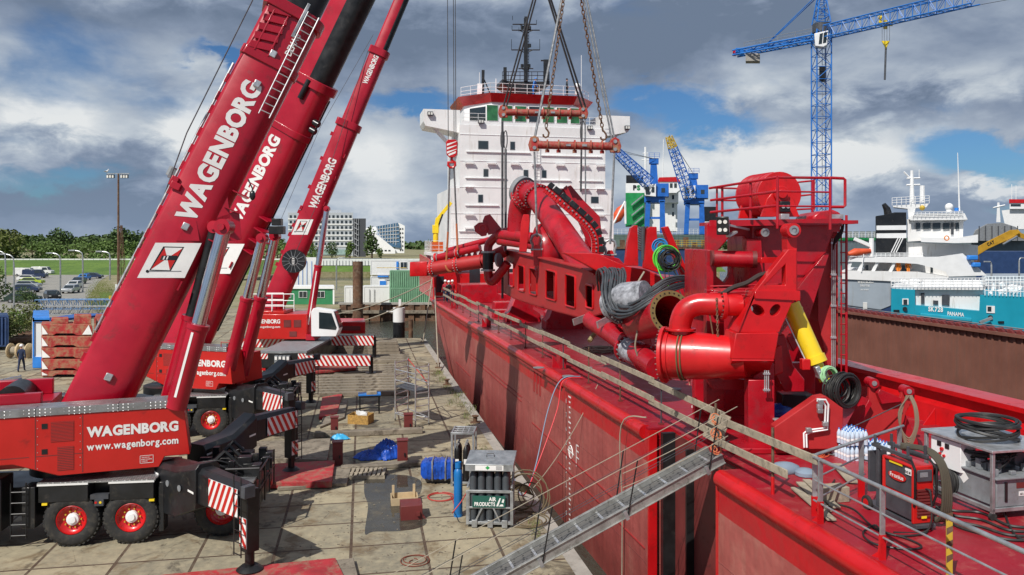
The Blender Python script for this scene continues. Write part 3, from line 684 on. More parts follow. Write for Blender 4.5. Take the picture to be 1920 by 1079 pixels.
loft_text(bm, 'DEMAG', 100, 62, hw, .22, -.40, boom1, .02)
b = B()                                                          # open lattice box by the collar
for k_ in (.55, .1): 
    b.beam(bm.pt(T(118), hw+.05, k_), bm.pt(T(45), hw+.05, k_), .06, .05)
for i in range(5): t_ = T(112)+(T(48)-T(112))*i/4; b.beam(bm.pt(t_, hw+.05, .75), bm.pt(t_+.2, hw+.05, .05), .05, .22)
each(b, 'side_stiffener', RED, boom1, bev=.01)
b = B(); p0, p1 = bm.face(485, 213, hw+.16), bm.face(578, 22, hw+.16); p2, p3 = bm.face(505, 222, hw+.16), bm.face(598, 34, hw+.16)
b.tube(p0, p1, .022, 8); b.tube(p2, p3, .022, 8)
for i in range(14): e = (i+.5)/14; b.tube(p0+(p1-p0)*e, p2+(p3-p2)*e, .017, 6)
b.obj('boom_ladder', ALU, boom1)
b = B(); p0, p1 = bm.face(548, 70, hw+.14), bm.face(580, 8, hw+.14); b.beam(p0, p1, .10, .10); b.obj('grey_bracket_arm', GALV, boom1, bev=.01)
for u, v in ((482, 158), (512, 102), (348, 425), (204, 707)):
    b = B(); p = bm.face(u, v, hw); b.box(p-bm.t*.04, (.22, .10, .2), (bm.d, bm.t, bm.k)); b.obj('hatch_cover', ALU, boom1, bev=.02)
for uv in ([(352, 414), (368, 414), (374, 452), (330, 452)],):
    quad_on(boom1, [bm.face(u, v, hw+.003) for u, v in uv], RED, 'doubler_plate', -bm.t*.012)
for uv, m_ in (([(380, 335), (420, 320), (432, 410), (380, 425)], 0), ([(405, 410), (448, 395), (452, 450), (400, 455)], 0)):
    q_ = [bm.face(u, v, -.0) for u, v in uv]; b = B(); b.add([p-bm.t*.5 for p in q_]+[p-bm.t*.42 for p in q_], [(0, 1, 2, 3), (4, 5, 6, 7), (0, 1, 5, 4), (1, 2, 6, 5), (2, 3, 7, 6), (3, 0, 4, 7)]); b.obj('cylinder_lug', RED, boom1, bev=.01)
b = B()
for i in range(4):
    t_ = T(430)+(T(340)-T(430))*i/3; b.box(bm.pt(t_, .2, -1.0), (.04, 1.0, .5), (bm.d, bm.t, bm.k))
each(b, 'lug_rib', RED, boom1)
b = B(); b.tube(bm.pt(T(640), hw*.6, .93), bm.pt(T(150), hw*.6, .93), .045, 8); b.obj('hose_pipe', GALV, boom1)
b = B(); b.tube(bm.pt(T(360), 0, 1.1), bm.pt(T(360)+.3, 0, 1.1), .14, 10); b.box(bm.pt(T(355), 0, 1.05), (.3, .3, .2), (bm.d, bm.t, bm.k)); b.obj('rope_guide', GREY, boom1)
b = B(); p = bm.pt(T(340), hw+.1, -1.15); b.path([p+V((.2, -.3, .5)), p+V((.35, -.35, .2)), p+V((.3, -.35, -.1))], .02, 6); b.ball(p+V((.35, -.35, .0)), .16, 10, (.6, .5, 1)); b.obj('boom_lamp', BLK, boom1)
yc = 22.9
lift_cylinder(c1, at(330, 765, yc), at(421, 426, yc), .46, .29, .205)
lift_cylinder(c1, at(312, 762, yc+1.6), at(404, 426, yc+1.6), .50, .24, .17, dark=True, strip=False)
rope_part(c1, [at(478, -8, 24.5), at(350, 250, 24.3), at(178, 725, 23.9)], .019)
# ---- crane two
TH3 = radians(-16)
O2 = V((-14.7, 34.2, 0))
c2 = thing('mobile_crane', 'middle red mobile crane between the two others, boom half hidden behind the nearest boom', 'mobile crane', O2, 'mobile cranes')
crane_chassis(c2, O2, TH1); a2, _t = frame_from(TH3); Q2 = V((-12.24, 34.3, 0))-a2*2.68; crane_house(c2, Q2, TH3, -2.9)
bm = Boom((352, 645), 36.4, (585, 163), TH3); T = bm.tv; hw = .6; rnd = random.Random(9)
b = B(); bm.sect(b, T(650)-.6, T(152), hw, .92, -.98); boom2 = b.obj('boom', RED, c2, smooth=50)
b = B(); bm.collar(b, T(156), .4, hw, .92, -.98, .13); bm.collar(b, T(245), .3, hw, .92, -.98, .06); each(b, 'boom_collar', RED, boom2, bev=.02)
b = B(); lugs(b, bm, T(600), T(180), 12, hw, rnd); each(b, 'boom_bracket', RED, boom2)
b = B(); bm.sect(b, T(152), T(-90), hw*.88, .80, -.10, r=.1); i2 = b.obj('inner_boom_section', RED, boom2, smooth=50)
b = B(); bm.sect(b, T(152), T(-90), hw*.9, .1, -.84, r=1); b.obj('greased_slide_face', DBLK, boom2, smooth=50)
loft_text(bm, 'WAGENBORG', 428, 262, hw, .60, .16, boom2, .05)
emblem(bm, boom2, hw, lambda x_, y_: (x_/2.917*.86+ 133.5-.0, (y_/2.917+350-488)*.86+485))
b = B(); p0, p1 = bm.face(562, 185, hw+.1), bm.face(580, 150, hw+.1); b.tube(p0, p1, .12, 12); b.obj('hose_drum', BLK, boom2)
b = B()
for k_ in (0, .35): b.tube(bm.pt(T(225)+k_, hw*.5, -1.02), bm.pt(T(225)+k_, hw*.5, -1.3), .14, 14)
each(b, 'sensor_housing', BLK, boom2)
b = B(); b.tube(bm.pt(T(600), -.1, -1.03), bm.pt(T(170), -.1, -1.03), .035, 6); b.obj('hose_pipe', DBLK, boom2)
b = B()
for i in range(4): t_ = T(450)+(T(390)-T(450))*i/3; b.box(bm.pt(t_, .2, -1.1), (.04, 1.0, .5), (bm.d, bm.t, bm.k))
each(b, 'lug_rib', RED, boom2)
lift_cylinder(c2, at(428, 700, 34.6), at(492, 447, 34.0), .56, .27, .2, strip=False)
lift_cylinder(c2, at(455, 702, 35.6), at(516, 443, 35.0), .56, .27, .2, strip=False)
b = B(); p = at(520, 432, 34.4); b.box(p, (.6, .5, .35)); b.box(p+V((0, 0, .35)), (.4, .4, .3)); b.obj('cylinder_head_block', DBLK, boom2, bev=.02)
# ---- crane three (furthest): carrier points at the camera, house turned across it
O3 = V((-14.5, 50.0, 0))
c3 = thing('mobile_crane', 'furthest and smallest red mobile crane with white cab, slim boom and spoked black reel', 'mobile crane', O3, 'mobile cranes')
b = B(); b.bx((-16.0, 50, .55), (-13.0, 60, 1.5)); b.obj('chassis', BLK, c3, bev=.03)
b = B(); b.bx((-16.0, 49.99, 1.5), (-13.0, 56.5, 1.62)); b.obj('deck_plate', GREY, c3)
hazard(c3, V((-15.98, 49.98, 1.12)), X, Z, .52, .34, lean=-.6); hazard(c3, V((-13.55, 49.98, 1.12)), X, Z, .52, .34, lean=.6)
b = B(); b.bx((-15.1, 49.94, .62), (-13.95, 49.99, .82)); pl_ = b.obj('number_plate', YEL, c3); letters('54-BSN-2', V((-14.98, 49.935, .67)), X, Z, .10, BLK, pl_, w=.9)
for i in range(4):
    b = B(); b.bx((-14.98+i*.25, 49.75, .9), (-14.78+i*.25, 49.97, 1.35)); ws = b.obj('wheel_chock_box', GREY, c3); b = B(); b.bx((-14.95+i*.25, 49.73, 1.1), (-14.81+i*.25, 49.75, 1.3)); b.obj('box_label', LET, ws)
for x_ in (-15.8, -13.25):
    b = B(); b.bx((x_-.2, 49.93, .4), (x_+.2, 49.99, .54)); b.obj('tail_lamp', BRED, c3)
    for y_ in (51.2, 53.2, 57): wheel(c3, (x_+(.0), y_, .7), (-1 if x_ < -14.5 else 1, 0, 0), .7)
def side_leg(x0, x1, y_, z0, z1, lean):
    b = B(); lo, hi = min(x0, x1), max(x0, x1); b.bx((lo, y_, z0), (hi, y_+.5, z1)); o = b.obj('outrigger', BLK, c3, bev=.02)
    hazard(o, V((lo if x1 < x0 else lo+.0, y_-.01, z0+.03)), X, Z, hi-lo, z1-z0-.06, lean=lean, pitch=.3)
    b = B(); f = V((x1, y_+.25, .2)); b.tube(f, f+Z*(z1-.3), .14, 12); b.tube(f, f+Z*.1, .35, 16); b.obj('jack', DBLK, o)
side_leg(-13.0, -8.9, 49.6, .72, 1.42, .6); side_leg(-12.9, -9.9, 56.5, 1.1, 1.85, .6); side_leg(-16.1, -19.2, 50.2, .6, 1.3, -.6); side_leg(-16.1, -20.0, 57, .9, 1.6, -.6)
b = B(); b.bx((-18.4, 55, 1.75), (-14.3, 58, 3.5)); b.bx((-18.2, 55.1, 3.5), (-15.9, 57.5, 3.72)); hs = b.obj('machinery_housing', REDP, c3, bev=.04)
letters('WAGENBORG', V((-18.25, 54.99, 2.85)), X, Z, .30, LET, hs, w=2.1, off=.03); letters('www.wagenborg.com', V((-18.25, 54.99, 2.5)), X, Z, .2, LET, hs, w=2.1, off=.015)
for x_ in (-15.9, -15.2): b = B(); b.bx((x_, 54.97, 2.6), (x_+.5, 55, 3.1)); b.obj('vent_grille', MAROON, hs)
b = B(); b.bx((-15.5, 54.97, 1.95), (-15.0, 54.99, 2.3)); b.obj('notice_frame', MAROON, hs)
b = B(); b.bx((-14.35, 54.9, 1.7), (-13.7, 56.5, 2.1)); b.obj('turntable_frame', RED, c3)
b = B(); railing(b, [(-18.3, 55.05, 3.7), (-15.2, 55.05, 3.7)], 1.2, sp=1.5, r=.03); railing(b, [(-17.8, 56, 3.7), (-16.2, 56, 3.7)], 1.2, sp=.8, r=.03); b.obj('housing_rail', WHT2, c3)
cab = [(0, 0), (1.75, 0), (1.95, .5), (1.55, 1.75), (.15, 1.95), (0, 1.7)]
b = B(); b.prism(cab, None, lambda p: V((-13.9+p[0], 54.6, 2.0+p[1])), (0, 1.1, 0)); co = b.obj('cab', WHT2, c3, bev=.05)
b = B(); b.prism([(.55, .55), (1.7, .45), (1.78, .6), (1.42, 1.6), (.55, 1.68)], None, lambda p: V((-13.9+p[0], 54.58, 2.0+p[1])), (0, .03, 0)); b.obj('cab_window', GLASS, co, smooth=0)
b = B(); b.prism([(1.80, .5), (1.97, .6), (1.60, 1.7), (1.45, 1.7)], None, lambda p: V((-13.88+p[0], 54.7, 2.0+p[1])), (0, .9, 0)); b.obj('windscreen', GLASS, co, smooth=0)
bm = Boom((510, 580), 56.8, (705, 115), radians(6)); T = bm.tv; hw = .55; rnd = random.Random(4)
b = B(); bm.sect(b, T(585)-.3, T(236), hw, .78, -.80); boom3 = b.obj('boom', RED, c3, smooth=50)
b = B(); bm.collar(b, T(236), .5, hw, .78, -.80, .13); b.box(bm.pt(T(398), 0, .80), (.3, 1.1, .2), (bm.d, bm.t, bm.k)); each(b, 'boom_collar', RED, boom3, bev=.02)
b = B(); lugs(b, bm, T(560), T(250), 13, hw, rnd); each(b, 'boom_bracket', RED, boom3)
b = B(); bm.sect(b, T(236), T(100), hw*.85, .62, -.62); i3 = b.obj('inner_boom_section', RED, boom3, smooth=50); b = B(); bm.collar(b, T(100), .5, hw*.85, .62, -.62, .12); each(b, 'boom_collar', RED, i3)
b = B(); bm.sect(b, T(236), T(-70), hw*.72, -.15, -.5, r=1.6); b.obj('greased_slide_face', DBLK, i3, smooth=50)
b = B(); bm.sect(b, T(100), T(-70), hw*.70, .50, -.44); b.obj('tip_boom_section', RED, i3, smooth=50)
loft_text(bm, 'WAGENBORG', 392, 300, hw, .62, .05, boom3, .034); loft_text(bm, 'WAGENBORG', 160, 108, hw*.85, .38, .05, i3, .034)
emblem(bm, boom3, hw, lambda x_, y_: ((x_/2.917-317.6)*.34+567, (y_/2.917+350-488.5)*.44+426))
b = B(); c = bm.face(551, 490, hw+.35); b.tube(c+Y*.3, c-Y*.12, .83, 36)
ro = b.obj('cable_reel', BLK, boom3)
b = B()
for i in range(14): e = V((cos(2*pi*i/14), 0, sin(2*pi*i/14))); b.beam(c-Y*.14+e*.3, c-Y*.14+e*.8, .02, .03, Y)
b.path([c-Y*.14+V((cos(t_), 0, sin(t_)))*.3 for t_ in [2*pi*i/24 for i in range(24)]], .02, 4, closed=True); b.obj('reel_spoke', GALV, ro)
b = B()
for i, (w_) in enumerate((.16, .2, .2, .16)): b.box(c-Y*.16+Z*(.2-.13*i), (w_, .01, .06))
b.obj('reel_mark', LET, ro)
lift_cylinder(c3, at(577, 628, 55.6), at(613, 392, 55.6), .55, .26, .2)
rope_part(c3, [at(556, 470, 56), at(600, 370, 56), at(690, 95, 57)], .02); rope_part(c3, [at(430, 640, 58), at(600, 240, 58), at(700, 65, 58)], .015)
# ================================================================= the red ship
def hull_mat():
    m = bpy.data.materials.new('ship_hull_paint'); m.use_nodes = True; t = m.node_tree; q = N(t); b = t.nodes['Principled BSDF']
    oc = q.n('ShaderNodeTexCoord').outputs['Object']; z = q.n('ShaderNodeSeparateXYZ', {0: oc}).outputs[2]
    n1 = q.noise(oc, .4, 7, .62, .2); st = q.noise(q.n('ShaderNodeMapping', {'Vector': oc, 'Scale': (2.2, 2.2, .12)}).outputs[0], 1.3, 7, .6)
    n3 = q.noise(oc, 6, 6, .7)
    up = q.mix(q.mr(n1, .3, .7), (.50, .006, .012, 1), (.40, .008, .016, 1))
    lo = q.mix(q.mr(n1, .3, .7), (.33, .068, .060, 1), (.42, .115, .098, 1)); lo = q.mix(q.mr(st, .38, .72, 0, .7), lo, (.25, .045, .042, 1)); lo = q.mix(q.mr(st, .62, .74, 0, .35), lo, (.50, .19, .15, 1))
    lo = q.mix(q.mr(q.m('ADD', n1, q.m('MULTIPLY', st, .6)), .85, 1.0, 0, .5), lo, (.50, .22, .17, 1)); lo = q.mix(q.mr(z, -1.4, .9, .75, 0), lo, (.15, .028, .024, 1)); lo = q.mix(q.mr(n3, .66, .72, 0, .5), lo, (.38, .16, .12, 1))
    f = q.m('GREATER_THAN', q.m('ADD', z, q.m('MULTIPLY', q.m('SUBTRACT', n3, .5), .03)), 2.72)
    q.set(b.inputs['Base Color'], q.mix(f, lo, up)); q.set(b.inputs['Roughness'], q.mix(f, (.55, .55, .55, 1), (.30, .30, .30, 1)))
    # welded plates: faint relief only
    br = q.n('ShaderNodeTexBrick', {'Vector': q.n('ShaderNodeMapping', {'Vector': q.n('ShaderNodeCombineXYZ', {0: q.n('ShaderNodeSeparateXYZ', {0: oc}).outputs[1], 1: z}).outputs[0]}).outputs[0], 'Scale': 1, 'Mortar Size': .012, 'Mortar Smooth': 1, 'Brick Width': 6.1, 'Row Height': 1.65}).outputs[1]
    hgt = q.m('ADD', q.m('MULTIPLY', q.noise(oc, .9, 3, .5), 2.2), q.m('ADD', q.m('MULTIPLY', br, .6), q.m('MULTIPLY', n3, .12)))
    bp = q.n('ShaderNodeBump', {'Height': hgt, 'Strength': .7, 'Distance': .07}); t.links.new(bp.outputs[0], b.inputs['Normal'])
    return m
def deck_mat():
    m = bpy.data.materials.new('ship_deck_paint'); m.use_nodes = True; t = m.node_tree; q = N(t); b = t.nodes['Principled BSDF']
    oc = q.n('ShaderNodeTexCoord').outputs['Object']
    n1 = q.noise(oc, .5, 8, .65, .4); n2 = q.noise(oc, 2.6, 9, .7, .5); n3 = q.noise(oc, 18, 5, .7)
    c = q.mix(q.mr(n1, .35, .65), (.33, .008, .022, 1), (.27, .012, .02, 1)); c = q.mix(q.mr(n2, .5, .72, 0, .75, True), c, (.36, .09, .075, 1))
    c = q.mix(q.mr(n3, .6, .75, 0, .35), c, (.12, .03, .03, 1))
    q.set(b.inputs['Base Color'], c); q.set(b.inputs['Roughness'], q.mr(n2, .35, .7, .28, .6))
    bp = q.n('ShaderNodeBump', {'Height': n3, 'Strength': .25, 'Distance': .01}); t.links.new(bp.outputs[0], b.inputs['Normal'])
    return m
HULL, DECKM = hull_mat(), deck_mat()
ship = thing('dredging_ship', 'long red ship alongside the quay with a white wheelhouse block at its far end', 'ship', SP(20, 0, -1.6))
ls = lambda f: (lambda p: SP(p[0], f, p[1]))
b = B()
b.prism([(21.3, -2.4), (57, -2.4), (58.6, -1.5), (62, .1), (66, 1.6), (70, 2.95), (72.5, 3.55), (21.3, 3.55)], None, lambda p: SP(p[0], 0, p[1]), NV*2.6)
b.prism([(-9, -2.4), (17.35, -2.4), (17.35, 3.55), (-9, 3.55)], None, lambda p: SP(p[0], 0, p[1]), NV*2.6)
b.prism([(17.35, -2.4), (21.3, -2.4), (21.3, 3.55), (17.35, 3.55)], None, lambda p: SP(p[0], .62, p[1]), NV*2)
b.prism([(57.5, -2.4), (72.5, -2.4), (92, -2.4), (92, 3.3), (60, 3.3)], None, lambda p: SP(p[0], 2.9, p[1]), NV*17.5)
hull = b.obj('hull', HULL, ship, loc=SP(0, 0, 0), smooth=0)
hull.location = SP(0, 0, 0)-ship.location
b = B()
for l0, l1, n0 in ((21.3, 72.5, 0.02), (-9, 17.35, .02), (17.35, 21.3, .64)):
    b.prism([(l0, n0), (l1, n0), (l1, 8.0), (l0, 8.0)], None, lambda p: SP(p[0], p[1], 3.56), Z*.05)
b.prism([(48, 8.0), (92, 8.0), (92, 21), (48, 21)], None, lambda p: SP(p[0], p[1], 3.56), Z*.05)
b.prism([(72.5, 2.0), (92, 2.0), (92, 8), (72.5, 8)], None, lambda p: SP(p[0], p[1], 3.56), Z*.05)
b.obj('deck', DECKM, ship, smooth=0)
b = B()
for l0, l1 in ((21.5, 28.9), (29.3, 71.5), (-9, 17.25)):
    b.path([SP(l0, .02, 3.46), SP(l1, .02, 3.46)], .19, 14)
each(b, 'gunwale_pipe', BRED, ship)
b = B()
for l0, l1 in ((29.4, 44), (44.1, 60)): b.prism([(l0, 3.2), (l1, 3.2), (l1, 3.3), (l0, 3.3)], None, lambda p: SP(p[0], -.1, p[1]), NV*.1)
for z_, l0, l1 in ((.9, 24, 34), (.35, 20.5+1, 30), (1.6, 36, 50), (1.4, 36, 50), (.2, 50, 56), (-.3, 4, 14)):
    b.prism([(l0, z_), (l1, z_), (l1, z_+.035), (l0, z_+.035)], None, lambda p: SP(p[0], -.03, p[1]), NV*.035)
for i in range(3): b.prism([(32.6+i*.5, 2.3), (32.72+i*.5, 2.3), (32.72+i*.5, 3.2), (32.6+i*.5, 3.2)], None, lambda p: SP(p[0], -.035, p[1]), NV*.04)
each(b, 'rubbing_strip', mat('strip_red', (.34, .03, .03), .5, dirt=.3), ship, smooth=0)
b = B()                                                            # bright guide rails of the recess
for l_ in (21.24, 17.4): b.box(SP(l_, .1, .6), (.10, .22, 5.9), (G, NV, Z))
each(b, 'recess_guide', BRED, ship)
b = B(); b.box(SP(20.95, .42, .5), (.16, .35, 6.1), (G, NV, Z)); b.box(SP(19.8, .5, .4), (.08, .22, 6.0), (G, NV, Z)); each(b, 'recess_channel', DBLK, ship)
b = B(); b.box(SP(19.1, .60, .5), (3.6, .03, 6.05), (G, NV, Z)); b.obj('recess_back_plate', MAROON, ship)
# draught marks, drawn on the shell
mk = B()
for i in range(26):
    z_ = 3.05-i*.18; w = .16 if i % 5 else .30
    mk.box(SP(28.5, -.006, z_), (w, .004, .055), (G, NV, Z))
each(mk, 'draught_tick', LET, ship, smooth=0)
for i in range(9): letters(str((8-i) % 10), SP(28.95, -.008, 2.75-i*.5), -G, Z, .17, LET, ship, 'draught_figure')
b = B()
c_ = SP(28.35, -.008, 1.15); b.path([c_+G*cos(t_)*.22+Z*sin(t_)*.22 for t_ in [2*pi*i/24 for i in range(24)]], .02, 4, closed=True); b.box(c_, (.75, .006, .05), (G, NV, Z))
for e, w in ((-.0, .3), (.22, .3), (.42, .2), (-.25, .3)): b.box(SP(27.55, -.008, 1.15+e), (w, .006, .04), (G, NV, Z))
b.box(SP(27.7, -.008, 1.2), (.04, .006, .75), (G, NV, Z)); b.obj('load_line_mark', LET, ship)
# hopper: near coaming, far brown wall
b = B()
b.prism([(7.7, 3.6), (8.3, 3.6), (8.3, 4.45), (8.55, 4.45), (8.55, 4.6), (7.75, 4.6), (7.75, 4.48), (7.95, 4.42), (7.95, 4.2), (7.75, 4.1)], None, lambda p: SP(-9, p[0], p[1]), G*61)
b.prism([(8.0, 3.6), (8.3, 3.6), (9.2, -2), (8.9, -2)], None, lambda p: SP(-9, p[0], p[1]), G*61)
b.prism([(8.0, -2.2), (21.3, -2.2), (21.3, 3.6), (8.0, 3.6)], None, lambda p: SP(51.6, p[0], p[1]), G*.4)
b.obj('hopper_coaming', BRED, ship, smooth=0)
b = B()
for i in range(22): b.prism([(7.68, 3.6), (7.3, 3.6), (7.68, 4.05)], None, lambda p: SP(-6+i*2.6, p[0], p[1]), G*.03)
each(b, 'coaming_bracket', BRED, ship)
b = B(); b.prism([(-9, -2.3), (52, -2.3), (52, 4.4), (-9, 4.4)], None, lambda p: SP(p[0], 21.0, p[1]), NV*.5); b.prism([(8.9, -2.3), (21, -2.3), (21, -2.0), (8.9, -2.0)], None, lambda p: SP(-9, p[0], p[1]), G*61)
for i in range(150): b.box(SP(-8+i*.4, 20.98, 1.2), (.10, .06, 6.3), (G, NV, Z))
b.obj('hopper_wall', BRN, ship, smooth=0)
b = B(); b.prism([(20.8, 4.36), (21.6, 4.36), (21.6, 4.5), (20.8, 4.5)], None, lambda p: SP(-9, p[0], p[1]), G*61); cap_ = b.obj('wall_capping', BRN, ship)
b = B()
for i in range(118): b.tube(SP(-8+i*.5, 20.9, 4.5), SP(-8+i*.5, 21.5, 4.5), .15, 12)
o = b.obj('cap_roller', MAROON, cap_); o['kind'] = 'stuff'
b = B(); b.path([SP(-9, 20.95, 4.75), SP(52, 20.95, 4.75)], .03, 6); b.obj('cap_pipe', GREY, ship)
# ---- far deckhouse: red break, aft working platform
z = lambda v, Y=79: H+(HV-v)*Y/F
FP = lambda n, zz, l=79.2: SP(l, n, zz)
def nu(u, l=79.2):
    k = (u-CX)/F; o = S0+G*l; return (k*o.y-o.x)/(NV.x-k*NV.y)
b = B(); b.prism([(0.2, 3.6), (2.9, 3.6), (2.9, 6.3), (0.2, 6.3)], None, lambda p: SP(74, p[0], p[1]), G*8)
b.prism([(2.9, 3.6), (20, 3.6), (20, 5.6), (2.9, 5.6)], None, lambda p: SP(74, p[0], p[1]), G*5)
b.prism([(70, 3.6), (82, 3.6), (82, 7.3), (74, 7.0), (70.8, 6.2)], None, lambda p: SP(p[0], .05, p[1]), NV*.12)
b.obj('break_bulkhead', BRED, ship, smooth=0)
b = B()
for u0, u1, v0, v1 in ((818, 832, 518, 548), (880, 900, 500, 540), (955, 985, 505, 530)): b.box((FP((nu(u0, 74)+nu(u1, 74))/2, (z(v0, 73)+z(v1, 73))/2, 73.98)), ((nu(u1, 74)-nu(u0, 74)), .03, z(v0, 73)-z(v1, 73)), (NV, G, Z))
each(b, 'deck_opening', GLASS, ship)
b = B(); b.prism([(0.3, 7.3), (4.4, 7.3), (4.4, 7.55), (.3, 7.55)], None, lambda p: SP(74, p[0], p[1]), G*6)
for n_ in (.5, 4.1): b.box(SP(74.3, n_, 6.7), (.3, .3, 1.6), (G, NV, Z))
b.box(SP(79, 1.2, 6.7), (.3, 1.6, 1.6), (G, NV, Z)); b.obj('aft_platform', WHT, ship)
b = B(); railing(b, [SP(74.1, .4, 7.55), SP(74.1, 4.3, 7.55)], 1.1, sp=.6); railing(b, [SP(74.1, .4, 7.55), SP(80, .4, 7.55)], 1.1, sp=.9); b.obj('platform_rail', WHT2, ship)
b = B(); b.bx((0, 0, 0), (.01, .01, .01)); b = B(); b.box(SP(76.5, 1.1, 8.1), (1.6, 1.1, .9), (G, NV, Z)); b.obj('deck_crane_box', mat('orange_paint', 'c8531c', .5), ship)
yc_ = thing('deck_crane', 'small yellow deck crane on the white railed platform left of the white wheelhouse block', 'deck crane', SP(76, 2.6, 7.55))
b = B(); b.tube(at(817, 463, 75), at(817, 432, 75), .26, 14); b.box(at(817, 430, 75), (.6, .6, .8)); b.obj('crane_post', YEL, yc_, bev=.03)
b = B(); b.beam(at(817, 434, 75), at(821, 409, 75), .3, .4); b.beam(at(820, 412, 75), at(846, 380, 75), .2, .32); b.obj('crane_boom', YEL, yc_, bev=.02)
b = B(); b.tube(at(818, 436, 74.8), at(830, 402, 74.8), .08, 8); b.obj('crane_cylinder', DBLK, yc_)
# ---- white superstructure
w = B(); pl = lambda lst: [(n_, z_) for n_, z_ in lst]
w.prism([(2.85, 3.6), (19.8, 3.6), (19.8, 13.9), (2.85, 13.9)], None, lambda p: FP(p[0], p[1]), G*11)
w.prism([(3.76, 13.9), (18.9, 13.9), (18.9, 20.2), (3.76, 20.2)], None, lambda p: FP(p[0], p[1]), G*9)
house = w.obj('deckhouse', WHT, ship, smooth=0)
w = B()
for s_, n0, n1, n2 in ((1, .25, 3.2, 3.9), (-1, 21.9, 19.4, 18.7)):
    w.prism([(n0, z(222)), (n0, z(207)), (n2, z(207)), (n2, z(250)), (n1, z(247)), (n0+s_*.2, z(238)), (n0, z(230))], None, lambda p: FP(p[0], p[1], 80), G*3.6)
each(w, 'bridge_wing', WHT, ship, smooth=0)
w = B()
for n0, n1 in ((1.4, 3.8), (20.8, 18.9)): w.beam(FP(n0, z(240), 81), FP(n1, z(285), 81), .25, .35)
each(w, 'wing_strut', WHT, ship)
plan = lambda e: [(79.3+3.0-e, 4.7-e), (79.3-e, 7.0-e*.4), (79.3-e, 15.4+e*.4), (79.3+3.0-e, 17.6+e), (88, 17.6+e), (88, 4.7-e)]
w = B(); w.prism(plan(0), None, lambda p: SP(p[0], p[1], 20.2), Z*2.5); w.prism([(79.2+.2, 4.0), (79.3, 18.6), (88, 18.6), (88, 4.0)], None, lambda p: SP(p[0], p[1], 20.0), Z*.22)
w.prism([(79.25, 4.0), (79.35, 4.0), (79.35, 18.6), (79.25, 18.6)], None, lambda p: SP(p[0], p[1], 20.2), Z*.35)
wh = w.obj('wheelhouse', WHT2, ship, smooth=0)
w = B(); lo = [SP(a_, n_, 22.55) for a_, n_ in plan(.15)]; hi = [SP(a_, n_, 23.35) for a_, n_ in plan(.75)]
w.add(lo+hi, [(i, (i+1) % 6, 6+(i+1) % 6, 6+i) for i in range(6)]+[tuple(range(6))[::-1], tuple(range(6, 12))]); w.obj('roof_band', BRED, wh, smooth=0)
def pane(c, w_, h_, m=GLASS, par=wh, ax=(NV, G, Z), fr=None):
    f = B(); f.box(V(c)-ax[1]*.01, (w_+.10, .05, h_+.10), ax); fo = f.obj('window', fr or WHT2, par, bev=.02)
    g = B(); g.box(V(c)-ax[1]*.03, (w_, .03, h_), ax); g.obj('pane', m, fo)
for i, (u0, u1) in enumerate(((912, 934), (939, 961), (965, 987), (991, 1012), (1017, 1039), (1043, 1064), (1069, 1087))):
    n0, n1 = nu(u0, 79.3), nu(u1, 79.3); pane(SP(79.28, (n0+n1)/2, 21.45), n1-n0-.08, 1.55, GLASS if i == 3 else GGLASS)
for (a0, b0), (a1, b1) in (((82.3, 4.7), (79.3, 7.0)), ((79.3, 15.4), (82.3, 17.6))):
    p, r_ = SP(a0, b0, 21.45), SP(a1, b1, 21.45); d = (r_-p).normalized(); nn = d.cross(Z); nn = nn if nn.y > 0 else -nn
    pane(p+(r_-p)*.5, 2.2, 1.5, GLASS, ax=(d, nn, Z))
for v, us in ((273, ((906, .95, .75), (961, .42, .75), (1100, .6, .3))), (325, ((911, .42, .7), (986, .42, .7), (1020, .42, .7))), (373, ((901, .42, .7), (1115, .75, .6)))):
    for u, w_, h_ in us: pane(FP(nu(u), z(v)), w_, h_, par=house, fr=GREY)
w = B()
for v, u0, u1 in ((286, 874, 994), (290, 1014, 1128), (335, 872, 950), (337, 975, 1070), (337, 1085, 1130), (386, 872, 935), (384, 965, 1050), (390, 1085, 1130), (434, 860, 905)):
    n0, n1 = nu(u0), nu(u1); w.box(FP((n0+n1)/2, z(v), 79.12), (n1-n0, .16, .07), (NV, G, Z))
each(w, 'wall_ledge', WHT2, house)
w = B()
for v in (307, 352, 403, 428):
    for u in (880, 922, 965, 1005, 1050, 1095, 1125):
        if v > 350 and u in (922, 1005): continue
        n0 = nu(u); w.box(FP(n0, z(v), 78.98), (1.0, .3, .04), (NV, G, Z)); w.box(FP(n0-.45, z(v)-.1, 79.0), (.04, .25, .18), (NV, G, Z)); w.box(FP(n0+.45, z(v)-.1, 79.0), (.04, .25, .18), (NV, G, Z))
w.obj('maintenance_steps', WHT2, house)
w = B()
for v in (254, 303, 352, 401, 447): w.box(FP(11.3 if v > 350 else 11.33, z(v), 79.18), (15.15 if v < 350 else 16.95, .05, .045), (NV, G, Z))
w.box(FP(nu(1005), 13, 79.1), (.04, .06, 12), (NV, G, Z)); w.box(FP(nu(1005)+.4, 13, 79.1), (.04, .06, 12), (NV, G, Z))
for i in range(40): w.box(FP(nu(1005)+.2, 7.2+i*.3, 79.1), (.4, .03, .03), (NV, G, Z))
w.obj('wall_seam_and_ladder', WHT2, house)
for u, v in ((808, 216), (901, 230), (1105, 235), (1180, 230)):
    w = B(); c = FP(nu(u), z(v), 79.0 if 860 < u < 1120 else 79.8); w.box(c, (.55, .3, .4), (NV, G, Z)); fl = w.obj('floodlight', DGREY, ship, bev=.02); w = B()
    for s_ in (-.13, .13): w.box(c+NV*s_-G*.155, (.18, .02, .25), (NV, G, Z))
    each(w, 'lens', LAMPG, fl)
